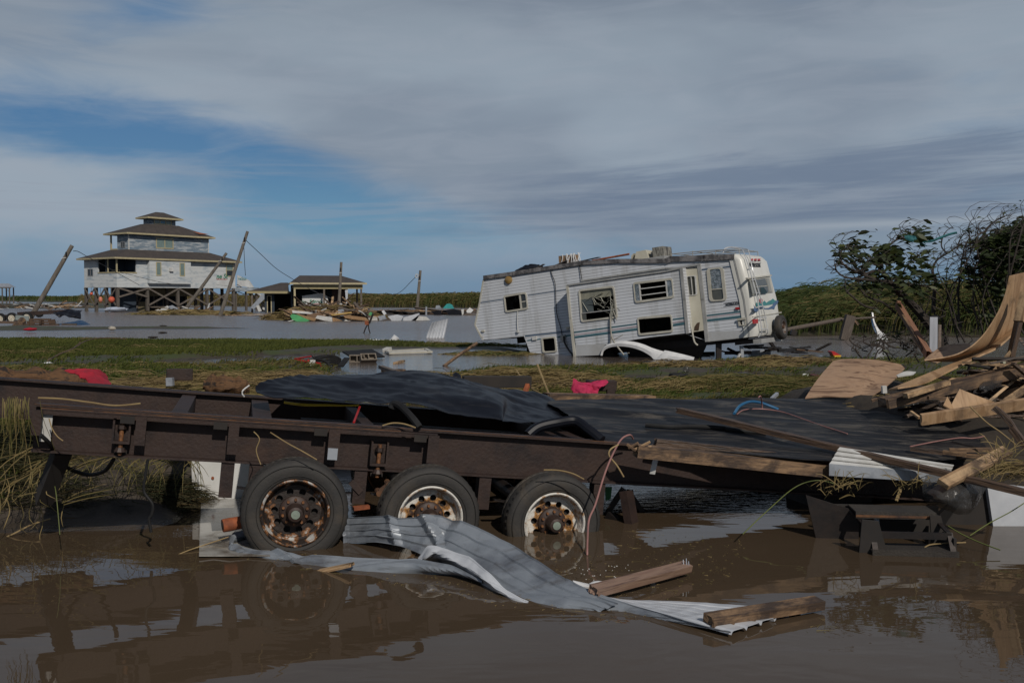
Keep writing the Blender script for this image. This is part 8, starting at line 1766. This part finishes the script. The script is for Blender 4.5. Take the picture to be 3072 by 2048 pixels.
# white pipe, door frame, corrugated piece, forked metal
pp_ = gp(*Z('b', 870, 458), .06); pe = gp(*Z('b', 1248, 452), .06); pj = pp_.lerp(pe, .84)
t = empty('white_pipe', (pp_ + pe) / 2, 'white plastic drain pipe with an angled branch on the green bank', 'pipe'); t.location.z = 0
MB().tube([pp_ - t.location, pe - t.location], .11, 14).build('pipe_run', MT['white_clean'], t, smooth=True)
br_ = ZA('b', 1225, 405, pj.y); MB().tube([pj - t.location, br_ - t.location], .11, 14).build('pipe_branch', MT['white_clean'], t, smooth=True); d_ = (br_ - pj).normalized(); MB().tube([br_ - d_ * .25 - t.location, br_ + d_ * .04 - t.location], .15, 14).build('pipe_collar', MT['white_clean'], t, smooth=True)
for f in (.0, .18, .34): MB().tube([pp_.lerp(pe, f) - t.location, pp_.lerp(pe, f + .03) - t.location], .135, 14).build('pipe_collar', MT['white_clean'], t, smooth=True)
cf = [gp(*Z('b', x, y), .06) for x, y in ((1122, 556), (1545, 530), (1600, 562), (1165, 575))]
t = empty('door_frame', cf[0], 'cream aluminium door frame lying flat at the water edge', 'frame')
for a, b_ in ((0, 1), (1, 2), (2, 3), (3, 0)): MB().bar(cf[a] - t.location, cf[b_] - t.location, .11, .06, e=.09).build('frame_rail', trim, t)
MB().bar(cf[0].lerp(cf[3], .5) - t.location, cf[1].lerp(cf[2], .5) - t.location, .3, .02).build('inner_sheet', MT['white'], t); MB().bar(ZA('b', 1105, 550, cf[0].y) - t.location, ZA('b', 1150, 530, cf[0].y + .3) - t.location, .2, .14).build('corner_piece', MT['white'], t)
c0 = gp(*Z('b', 1545, 410)); cw_ = gp(*Z('b', 1745, 410))
rows = []
for j in range(14):
    v = j / 13; row = []
    a = at(*Z('b', 1545 + 65 * v ** 1.2, 410 - 165 * v), c0.y + .1 * v); b_ = at(*Z('b', 1745 + 45 * v, 410 - 208 * v), c0.y + .2 * v)
    for i in range(60):
        u_ = i / 59; p = a.lerp(b_, u_); p.y += -.09 * abs(math.sin(u_ * math.pi * 6)) ** 1.0 + .3 * u_ * v - .25 * v * v; row.append(p)
    rows.append(row)
tag(MB().grid(rows, .01).build('corrugated_sheet', MT['white_metal'], smooth=True, angle=60), 'white corrugated sheet standing upright out of the lagoon', 'metal sheet')
t = empty('forked_steel', gp(*Z('b', 905, 360)), 'rusty forked steel piece standing in the lagoon', 'steel piece'); Yf = t.location.y
fq = lambda x, y: ZA('b', x, y, Yf) - t.location
MB().bar(fq(975, 145), fq(932, 255), .12, .1).build('shank', MT['dark_steel'], t); MB().bar(fq(905, 225), fq(907, 268), .2, .18).build('rusty_box', MT['orange_rust'], t)
MB().tube(crs([fq(925, 250), fq(895, 300), fq(872, 362)], 8), .035, 6).build('prong', MT['dark_steel'], t); MB().tube(crs([fq(925, 250), fq(928, 310), fq(943, 362)], 8), .035, 6).build('prong', MT['dark_steel'], t)
pk2('white_lath', 'b', 0, 492, 38, 142, 486, 38.3, .10, .04, MT['white'], 'thin white lath lying on the green strip', 'lath'); pk2('floating_lath', 'b', 1215, 683, 29, 1300, 658, 29.8, .14, .05, MT['wood_new'], 'pale lath floating alone in the pool', 'lath')
pk2('white_trim', 'C', 1840, 1498, 27, 2115, 1480, 27.4, .6, .03, MT['white_clean'], 'white strip of trim lying on the straw before the camper', 'trim')
# small rubbish on the grass, each its own thing
def lump(name, z, x, y, Y, r, m, lab, cat_): 
    mb = MB(); mb.ball((0, 0, r[2]), r, 12, 7); mb.v = [tuple(Vector(v) * (1 + .35 * mn.noise(Vector(v) * 9 + Vector((x, y, 0))))) for v in mb.v]; o = mb.build(name, m, smooth=True, angle=50); p = gp(*Z(z, x, y), .07); k_ = p.y / Y; o.scale = (k_,) * 3; o.location = p; return tag(o, lab, cat_)
lump('white_bag', 'F', 375, 98, 14.2, (.07, .06, .03), MT['white_clean'], 'crumpled white plastic bag on the grass at left', 'bag')
lump('pink_cloth', 'A', 265, 1155, 57, (.40, .2, .10), MT['magenta'], 'bright magenta cloth on the thin grass strip at far left', 'cloth')
lump('white_scrap', 'A', 990, 1150, 58, (.22, .15, .12), mk('dun scrap', (.4, .37, .31), (.3, .27, .22)), 'small pale scrap standing on the far grass strip', 'scrap')
for i, (x, y, l) in enumerate(((1760, 1010, 'dark clump floating highest of the small ones left of the green strip'), (1190, 1042, ''), (1435, 1176, 'black clump floating in the middle of the left lagoon'), (1348, 1218, 'black clump floating close to the green strip'), (1440, 1115, 'dark floating board beyond the black clumps'))):
    if l and i: p = gp(*Z('A', x, y)); o = MB().ball((0, 0, .0), (.26, .15, .05), 10, 6).build('floating_clump', MT['void'], smooth=True); o.location = p; tag(o, l, 'debris')
dbox('black_box', 'A', [(2205, 1072), (2210, 1042), (2250, 1048), (2300, 1052), (2296, 1072)], 98, .9, MT['black'], 'black box afloat in the lagoon below the tallest tilted pole', 'box')
lump('dark_scrap', 'H', 1660, 192, 18.5, (.17, .1, .05), MT['black'], 'dark folded scrap on the mud right of the pink cloth', 'scrap'); lump('white_scrap', 'H', 1720, 155, 19.5, (.07, .06, .07), MT['clear'], 'clear crumpled scrap on the orange straw', 'scrap')
lump('dark_roof_scrap', 'r', 580, 535, 17.5, (.20, .14, .07), mk('grey roof scrap', (.08, .075, .07)), 'grey folded roofing scrap at the edge of the water band', 'scrap'); lump('white_bag', 'r', 1270, 495, 17.5, (.07, .06, .035), MT['white'], 'small white bag on the grass by the bowed plywood', 'bag')
dbox('red_brown_block', 'r', [(1378, 480), (1432, 472), (1438, 540), (1384, 548)], 22, .4, mk('dark red block', (.12, .03, .025)), 'dark red block beside the left edge of the bowed plywood', 'block')
lump('tan_scrap', 'r', 1140, 720, 13.6, (.06, .05, .015), MT['wood_new'], 'tan leaf shaped scrap behind the right sheeting', 'scrap'); pk2('steel_tube', 'r', 890, 745, 12.6, 955, 685, 12.8, .04, .04, MT['grey_metal'], 'short grey tube sticking up behind the blue hose', 'tube')
pk2('timber', 'r', 560, 352, 28, 1530, 382, 27.5, .2, .14, MT['wood_mid'], 'long brown board in the straw behind the hummocks', 'board', rag=.05); pk2('timber', 'r', 220, 330, 29, 560, 345, 28.6, .3, .14, MT['wood_wet'], 'dark plank lying before the camper tail', 'plank', rag=.05)
for i, (a, b_, c_, d, Y0) in enumerate(((640, 158, 668, 88, 22), (770, 165, 808, 98, 22), (835, 152, 900, 115, 22), (1185, 75, 1235, 108, 28), (1280, 75, 1350, 68, 29))):
    hose('twig', [ZA('H', a, b_, Y0), ZA('H', (a + c_) / 2 + 6, (b_ + d) / 2 - 5, Y0), ZA('H', c_, d, Y0)], .012, MT['wood_wet'], ('dark twig left of the pink cloth, leftmost', 'dark twig standing above the pink cloth', 'dark twig leaning right above the pink cloth', 'bent twig in the pool before the wheel arch', 'small twig afloat before the wheel arch')[i], 'twig', 8, 4)
# ================================================================== the far trailer and things at left
q = gp(*Z('a', 180, 462)); FT = Frame((q.x, q.y, .78), R(4), R(3)); t = empty('far_trailer', label='distant rusty trailer with white wheels in the water at far left', cat='trailer', M=FT.M)
fa = lambda x, y, yv=0.0: FT.hit(*Z('a', x, y), 1, yv)
x0_, x1_ = fa(-400, 350).x, fa(740, 350).x; zt_, zb2 = fa(400, 335).z, fa(400, 385).z
xm_ = fa(225, 350).x
MB().b2((xm_, .1, zb2), (x1_, .25, zt_)).build('upper_beam', MT['rust_steel'], t); MB().b2((x0_, .1, zb2 - .15), (xm_ - .01, .25, zt_ - .18)).build('lower_beam', MT['rust_steel'], t); MB().b2((xm_, 2.3, zb2), (x1_, 2.4, zt_)).build('far_beam', MT['rust_steel'], t)
wz_ = fa(165, 425).z; ww = mk('white steel wheel', (.62, .58, .48), (.45, .40, .3), scale=5)
for i, xx in enumerate((5, 165, 372, -150)):
    c = fa(xx, 425); w = empty('wheel'); w.parent = t; w.location = (c.x, -.05, wz_)
    MB().lathe([(.26, -.06), (.28, -.13), (.43, -.12), (.47, -.05), (.47, .08), (.3, .1)], 26, 'Y').build('tyre', MT['black'], w, smooth=True)
    rmm = MB().prism([(.27 * math.cos(2 * math.pi * k / 40), .27 * math.sin(2 * math.pi * k / 40)) for k in range(40)], .03, Matrix.Translation((0, -.10, 0)), [[(.17 * math.cos(a0) + .032 * math.cos(b_ * math.pi / 5), .17 * math.sin(a0) + .032 * math.sin(b_ * math.pi / 5)) for b_ in range(10)] for a0 in [2 * math.pi * m_ / 8 for m_ in range(8)]]).build('rim', ww, w)
    MB().lathe([(0, -.14), (.06, -.14), (.07, -.10)], 12).build('hub', ww, w); MB().lathe([(0, -.02), (.26, -.02), (.26, 0)], 16).build('drum', MT['void'], w)
rows = [[ZA('a', 740, 350, 75), ZA('a', 850, 325, 75.3), ZA('a', 950, 312, 75.6), ZA('a', 1050, 316, 75.8), ZA('a', 1100, 322, 76)], [ZA('a', 735, 375, 74.6), ZA('a', 850, 360, 74.8), ZA('a', 950, 345, 75), ZA('a', 1060, 345, 75.2), ZA('a', 1090, 350, 75.4)], [ZA('a', 760, 400, 74.3), ZA('a', 860, 385, 74.4), ZA('a', 960, 390, 74.5), ZA('a', 1040, 390, 74.7), ZA('a', 1095, 395, 75)], [ZA('a', 780, 430, 74.2), ZA('a', 850, 395, 74.2), ZA('a', 980, 430, 74.2), ZA('a', 1050, 434, 74.3), ZA('a', 1080, 430, 74.5)]]
g4 = loft(rows, 50, 24)
for r in g4:
    for p in r: p.y += .5 * fb(p, .8, 4); p.z += .12 * fb(p, 1.3, 4)
tag(MB().grid(g4, .03).build('black_sheeting', MT['tarp'], smooth=True, angle=60), 'black plastic draped over the right end of the distant trailer', 'plastic sheet')
def abar(p, n=None): return p
bn = empty('bench_frame', gp(*Z('a', 430, 522)), 'dark frame of a broken bench standing in the shallows at left', 'bench frame'); Yb = bn.location.y
ab = lambda x, y: ZA('a', x, y, Yb) - bn.location
for (a, b_, c_, d, w_) in ((385, 445, 690, 445, .18), (400, 480, 730, 480, .16), (300, 516, 800, 516, .18), (150, 540, 660, 540, .14), (385, 445, 395, 520, .25), (318, 455, 318, 525, .5), (405, 450, 430, 515, .4), (565, 448, 565, 505, .45), (700, 448, 715, 508, .45), (590, 530, 592, 560, .3), (542, 525, 542, 560, .25), (640, 530, 642, 560, .3)):
    MB().bar(ab(a, b_), ab(c_, d), w_ if abs(a - c_) > 40 else .15, w_ if abs(a - c_) < 40 else .14).build('bar', MT['wood_wet'], bn)
pk2('pale_sign', 'a', 305, 392, 67.5, 300, 458, 67.5, .9, .08, mk('pale teal sign', (.24, .28, .27)), 'pale grey panel tilted at the foot of the left pole', 'panel')
pk2('split_post', 'a', 170, 570, 66, 320, 430, 66.5, .5, .25, MT['wood_mid'], 'split wooden post leaning out of the grass at far left', 'post', rag=.3)
pk2('low_rail', 'a', -100, 478, 66, 240, 486, 66.5, .2, .15, MT['wood_wet'], 'low dark rail crossing the water at the left edge', 'rail')
rows = [[ZA('a', 800, 515, 72.5), ZA('a', 900, 495, 72.8), ZA('a', 1010, 480, 73), ZA('a', 1085, 463, 73.2), ZA('a', 1150, 480, 73.3), ZA('a', 1222, 522, 73.3)], [ZA('a', 810, 518, 72), ZA('a', 900, 512, 72), ZA('a', 1020, 508, 71.8), ZA('a', 1090, 500, 71.6), ZA('a', 1160, 508, 71.8), ZA('a', 1220, 523, 72)], [ZA('a', 820, 520, 71.6), ZA('a', 900, 520, 71.5), ZA('a', 1030, 524, 71.3), ZA('a', 1090, 526, 71.2), ZA('a', 1160, 526, 71.3), ZA('a', 1218, 525, 71.5)]]
tag(MB().grid(loft(rows, 36, 14), .05).build('blue_tarp', MT['blue_tarp'], smooth=True), 'dark blue tarp bulging out of the lagoon at left', 'tarp'); pk2('pale_board', 'a', 840, 517, 71, 1040, 517, 71, .15, .2, MT['wood_old'], 'pale board floating against the blue tarp', 'board')
lump('dark_stub', 'a', 535, 415, 74, (.28, .2, .16), MT['black'], 'dark torn lump in the water under the distant trailer', 'debris')
# white sheeting piles and litter by the house
lump('white_sheet', 'a', 1570, 342, 139, (1.7, .8, .34), mk('bluish white sheet', (.5, .55, .62), (.4, .45, .55)), 'white crumpled sheet in the water under the house corner', 'sheet')
dh = empty('debris_heap', gp(*Z('A', 1700, 1000)), 'heap of splintered siding and cane at the foot of the bare pole', 'debris heap'); 
def bits(par, z, xa, xb, ya, yb, Y0, Y1, n, mats, L=(.6, 3.5), W=(.08, .5), nm='board', slope=.5):
    for i in range(n):
        x, y = random.uniform(xa, xb), random.uniform(ya, yb); c = ZA(z, x, y, random.uniform(Y0, Y1)); l = random.uniform(*L) / 2; an = random.gauss(0, slope); az_ = random.gauss(0, .5)
        d = Vector((math.cos(an) * math.cos(az_), math.sin(az_), math.sin(an) * .8)) * l; w_ = random.uniform(*W)
        MB().bar(c - d - par.location, c + d - par.location, w_, random.uniform(.03, .10), up=(random.uniform(-.4, .4), random.uniform(-.6, .6), 1)).build(nm, random.choice(mats), par)
wm = [MT['white'], MT['wood_new'], MT['wood_mid'], MT['wood_old'], wrap]
bits(dh, 'A', 1450, 1820, 965, 1012, 128, 132, 46, wm, (.8, 4), (.08, .7), slope=.35)
MB().prism([(p.x - dh.location.x, p.z) for p in (ZA('A', 1440, 995, 129), ZA('A', 1560, 930, 129), ZA('A', 1600, 960, 129), ZA('A', 1500, 998, 129))], .1, Matrix.Translation((0, -.5, 0))).build('siding_scrap', MT['white'], dh)
MB().prism([(p.x - dh.location.x, p.z) for p in (ZA('A', 1575, 935, 129), ZA('A', 1610, 925, 129), ZA('A', 1700, 975, 129), ZA('A', 1620, 985, 129))], .1, Matrix.Translation((0, -.8, 0))).build('siding_scrap', MT['grey_metal'], dh)
heaps('cane_drift', [(gp(*Z('A', 1700, 1010)).x, gp(*Z('A', 1700, 1010)).y, 7, 3, .45, 0)], 700, MT['straw'], 'cane drift at the foot of the bare leaning pole', (1, 3), .10, .6)
bo = empty('floating_boards', gp(*Z('B', 250, 785)), 'long pale boards floating end to end left of the carport heap', 'boards'); bits(bo, 'B', -60, 480, 776, 794, 108, 114, 26, [MT['wood_old'], MT['wood_mid'], MT['white'], MT['wood_new']], (1.5, 5), (.15, .4), slope=.03)
# the big heap before the carport
hp = empty('debris_heap', gp(*Z('B', 850, 830)), 'tall heap of smashed boards and panels in front of the carport', 'debris heap')
bits(hp, 'B', 560, 1180, 745, 825, 83.5, 87, 110, [MT['wood_new'], MT['wood_mid'], MT['wood_old'], MT['osb'], MT['wood_mid'], MT['white']], (.7, 3.4), (.06, .4), slope=.32); bits(hp, 'B', 600, 1150, 690, 765, 88, 92, 60, [MT['wood_new'], MT['wood_mid'], MT['wood_old'], MT['wood_wet']], (.8, 3.6), (.06, .26), slope=.6)
heaps('cane_drift', [(ZA('B', 780, 800, 89).x, 89, 5.2, 2.5, 1.25, 0), (ZA('B', 1020, 800, 89).x, 89, 3.6, 2.5, .7, 0)], 1100, MT['straw'], 'brown cane matted into the heap before the carport', (1, 3), .09, .65)
def dsh(name, pts, Y0, m, lab, cat_='panel', dep=.3): return dbox(name, 'B', pts, Y0, dep, m, lab, cat_)
dsh('green_board', [(500, 785), (520, 770), (560, 778), (672, 828), (640, 836), (560, 834), (520, 820)], 82, MT['green_sheet'], 'bright green curved panel in the water at the left of the heap')
dsh('white_door', [(722, 806), (740, 782), (868, 798), (872, 836), (800, 828)], 81.8, MT['white'], 'white door panel slid down the front of the heap', 'door')
dsh('tan_board', [(560, 770), (620, 782), (810, 832), (700, 830), (640, 812)], 82.3, MT['osb'], 'long brown panel slanting beside the green one')
dsh('tan_board', [(868, 800), (900, 806), (960, 830), (880, 834)], 82, MT['osb'], 'small tan panel right of the white door')
dsh('tan_board', [(968, 785), (1000, 780), (1160, 800), (1195, 830), (1100, 822), (990, 806)], 82.2, MT['osb'], 'long tan chipboard panel lying at the right of the heap')
dsh('tan_board', [(640, 812), (650, 775), (760, 752), (800, 790), (720, 800)], 83.5, mk('brown panel', (.2, .12, .07)), 'brown mud coated panel in the middle of the heap')
dsh('yellow_board', [(860, 772), (1040, 750), (1045, 762), (870, 784)], 83, mk('yellow board', (.50, .33, .10), (.4, .26, .08)), 'long yellow board across the front of the heap', 'board', .1)
dsh('grey_board', [(915, 790), (925, 730), (965, 728), (985, 765), (975, 790)], 84, MT['grey_metal'], 'grey upright panel below the nearly upright pole')
dsh('roof_scrap', [(1010, 735), (1060, 725), (1160, 775), (1180, 795), (1120, 782)], 85, mk('grey shingle scrap', (.12, .11, .10)), 'grey roof slab sloping off the right of the heap', 'roof scrap')
dsh('white_scrap', [(985, 560), (1010, 555), (1008, 640), (1014, 725), (988, 730), (992, 640)], 118, MT['white_metal'], 'white bent gutter hanging at the right of the carport', 'gutter', .1)
dsh('white_scrap', [(900, 680), (940, 672), (980, 688), (960, 694)], 112, MT['white'], 'small white scrap against the nearly upright pole', 'scrap'); dsh('blue_bin', [(812, 708), (845, 706), (848, 722), (815, 722)], 116, MT['blue_tarp'], 'small blue bin on top of the heap', 'bin')
dsh('white_crate', [(200, 700), (222, 690), (248, 742), (225, 752)], 132, MT['white'], 'white toppled crate beside the shed wing', 'crate')
dsh('grey_ramp', [(150, 712), (258, 590), (272, 590), (272, 640), (180, 728)], 133, MT['grey_metal'], 'grey ramp panel leaning against the shed wing')
cart = empty('utility_trailer', gp(*Z('B', 320, 745)), 'small dark trailer with white hubs parked in the shed door', 'trailer'); Yc = cart.location.y - 2
cq = lambda x, y: ZA('B', x, y, Yc) - cart.location
for x_ in (275, 306): c = cq(x_, 718); MB().lathe([(0, -.1), (.5, -.1), (.62, -.05), (.62, .1), (0, .1)], 20, 'Y', c).build('tyre', MT['black'], cart); MB().lathe([(0, -.03), (.27, -.03), (.27, 0)], 14, 'Y', c + Vector((0, -.1, 0))).build('hub', MT['white'], cart)
MB().bar(cq(250, 700), cq(440, 735), .3, .2).build('drawbar', MT['dark_steel'], cart)
# white scraps running right from the heap; one black sheet paints a gap's shade
for i, (pts, m, lab) in enumerate((([(1180, 790), (1265, 795), (1270, 828), (1200, 826)], 'white', 'white panel end just right of the forked steel'), ([(1275, 790), (1330, 780), (1345, 815), (1290, 828)], 'grey_metal', 'grey crumpled scrap right of the white panel end'), ([(1360, 790), (1440, 775), (1500, 790), (1480, 828), (1400, 830)], 'white_metal', 'heap of bent white sheet in the middle of the scrap line'), ([(1495, 828), (1500, 800), (1636, 762), (1638, 775), (1570, 828)], 'white_metal', 'pointed white sheet rising from the scrap line'), ([(1610, 826), (1640, 788), (1700, 795), (1735, 824)], 'white', 'flat white lid at the right end of the scrap line'), ([(1560, 828), (1632, 778), (1612, 828)], 'black', 'dark sheet painting the shade beneath the pointed white one'), ([(1308, 745), (1322, 736), (1346, 768), (1330, 780)], 'white_clean', 'small white box propped up over the scrap line'), ([(1188, 782), (1205, 752), (1228, 765), (1220, 784)], 'green_sheet', 'bit of green panel behind the scrap line'), ([(1265, 800), (1300, 785), (1395, 826), (1300, 828)], 'wood_old', 'grey board end in the left part of the scrap line'))):
    dsh('metal_scrap', pts, 84.5 + .2 * i, MT[m], lab, 'scrap', .5)
sr = empty('shore_debris', gp(*Z('B', 1750, 780)), 'line of boards and black plastic along the cane on the shore', 'debris line')
bits(sr, 'B', 1260, 2060, 738, 768, 118, 124, 50, [MT['wood_new'], MT['wood_mid'], MT['wood_old'], MT['osb']], (2, 7), (.1, .4), slope=.05); bits(sr, 'B', 1340, 2000, 756, 780, 116, 119, 40, [MT['black'], MT['void'], MT['wood_wet']], (1, 5), (.3, .8), slope=.08)
dsh('teal_tarp', [(1848, 720), (1880, 682), (1900, 678), (1925, 690), (1942, 722)], 116, MT['teal_tarp'], 'bright teal tarp peaked on the shore debris', 'tarp', 1.5)
dsh('grey_scrap', [(1782, 722), (1788, 695), (1815, 692), (1835, 722)], 117, MT['grey_metal'], 'grey round lid left of the teal tarp', 'lid'); dsh('black_tarp', [(1740, 742), (1830, 738), (1835, 778), (1780, 782)], 114, MT['tarp'], 'black plastic bundle below the grey lid', 'plastic'); dsh('black_tarp', [(1870, 735), (1940, 722), (2010, 740), (2015, 785), (1900, 780)], 114, MT['tarp'], 'black plastic bundle right below the teal tarp', 'plastic')
dsh('white_scrap', [(2010, 730), (2035, 725), (2030, 770), (2018, 780)], 113, MT['white'], 'narrow white scrap right of the black plastic bundles', 'scrap'); dsh('white_scrap', [(2055, 740), (2085, 712), (2118, 735), (2095, 760), (2060, 758)], 113, MT['white_clean'], 'white box like scrap near the camper nose', 'scrap'); dsh('tan_scrap', [(2020, 785), (2060, 760), (2140, 770), (2140, 788)], 112, MT['wood_old'], 'tan broken boards beside the camper nose', 'scrap')
pk2('white_post', 'B', 1702, 790, 115, 1702, 705, 115, .18, .18, MT['grey_metal'], 'thin grey post standing in the water before the shore', 'post')
# litter line in the far marsh at left
fl = empty('marsh_litter', gp(*Z('a', 700, 270)), 'scattered pale boards washed onto the far marsh strip at left', 'debris line'); bits(fl, 'a', -200, 1150, 240, 292, 155, 185, 90, [MT['wood_old'], MT['white'], MT['wood_mid'], MT['wood_new'], MT['void']], (.8, 4), (.1, .4), slope=.25)
pk2('white_board', 'a', 1058, 262, 160, 1112, 198, 160, .35, .1, MT['white_clean'], 'white board sticking up from the far marsh strip', 'board'); pk2('pale_strip', 'a', 1060, 258, 162, 1145, 262, 162, .8, .1, mk('bluish white sheet', (.5, .55, .62)), 'flat bluish sheet under the white upright board', 'sheet')
# scum, straw and bubbles afloat on the near water
x, y = scatter([(500, 1640), (1100, 1740), (1700, 1860), (2500, 1900), (2600, 1640), (1900, 1590), (1800, 1660), (1000, 1640)], 2600)
a_ = rng.uniform(0, np.pi, 2600); l_ = rng.uniform(.004, .03, 2600) * (1 + 3 * (rng.random(2600) < .08)); t_ = np.linspace(-.5, .5, 3)[None, :]
Pf = np.zeros((2600, 3, 3)); Pf[:, :, 0] = x[:, None] + (np.cos(a_) * l_)[:, None] * t_; Pf[:, :, 1] = y[:, None] + (np.sin(a_) * l_)[:, None] * t_; Pf[:, :, 2] = .004
Pf = Pf[(vnoise(x, y, 1.3, 41) > .52)]; m_n = len(Pf)
o = ribbons('floating_specks', Pf, rng.uniform(.002, .006, m_n), rng.uniform(.3, .8, m_n), MT['straw'], flatdir=(0, 0, 0)); tag(o, 'specks of scum and chaff drifting on the brown foreground water', 'scum')
x, y = scatter([(1720, 1700), (1900, 1690), (1860, 1760), (1740, 1740)], 28); b_m = MB()
for q0, q1 in zip(x, y): b_m.ball((q0, q1, .001), (random.uniform(.003, .007),) * 2 + (.003,), 6, 4)
o = b_m.build('foam_bubbles', MT['white'], keep=True); tag(o, 'little white foam bubbles beside the pink wire in the water', 'foam', kind='stuff')
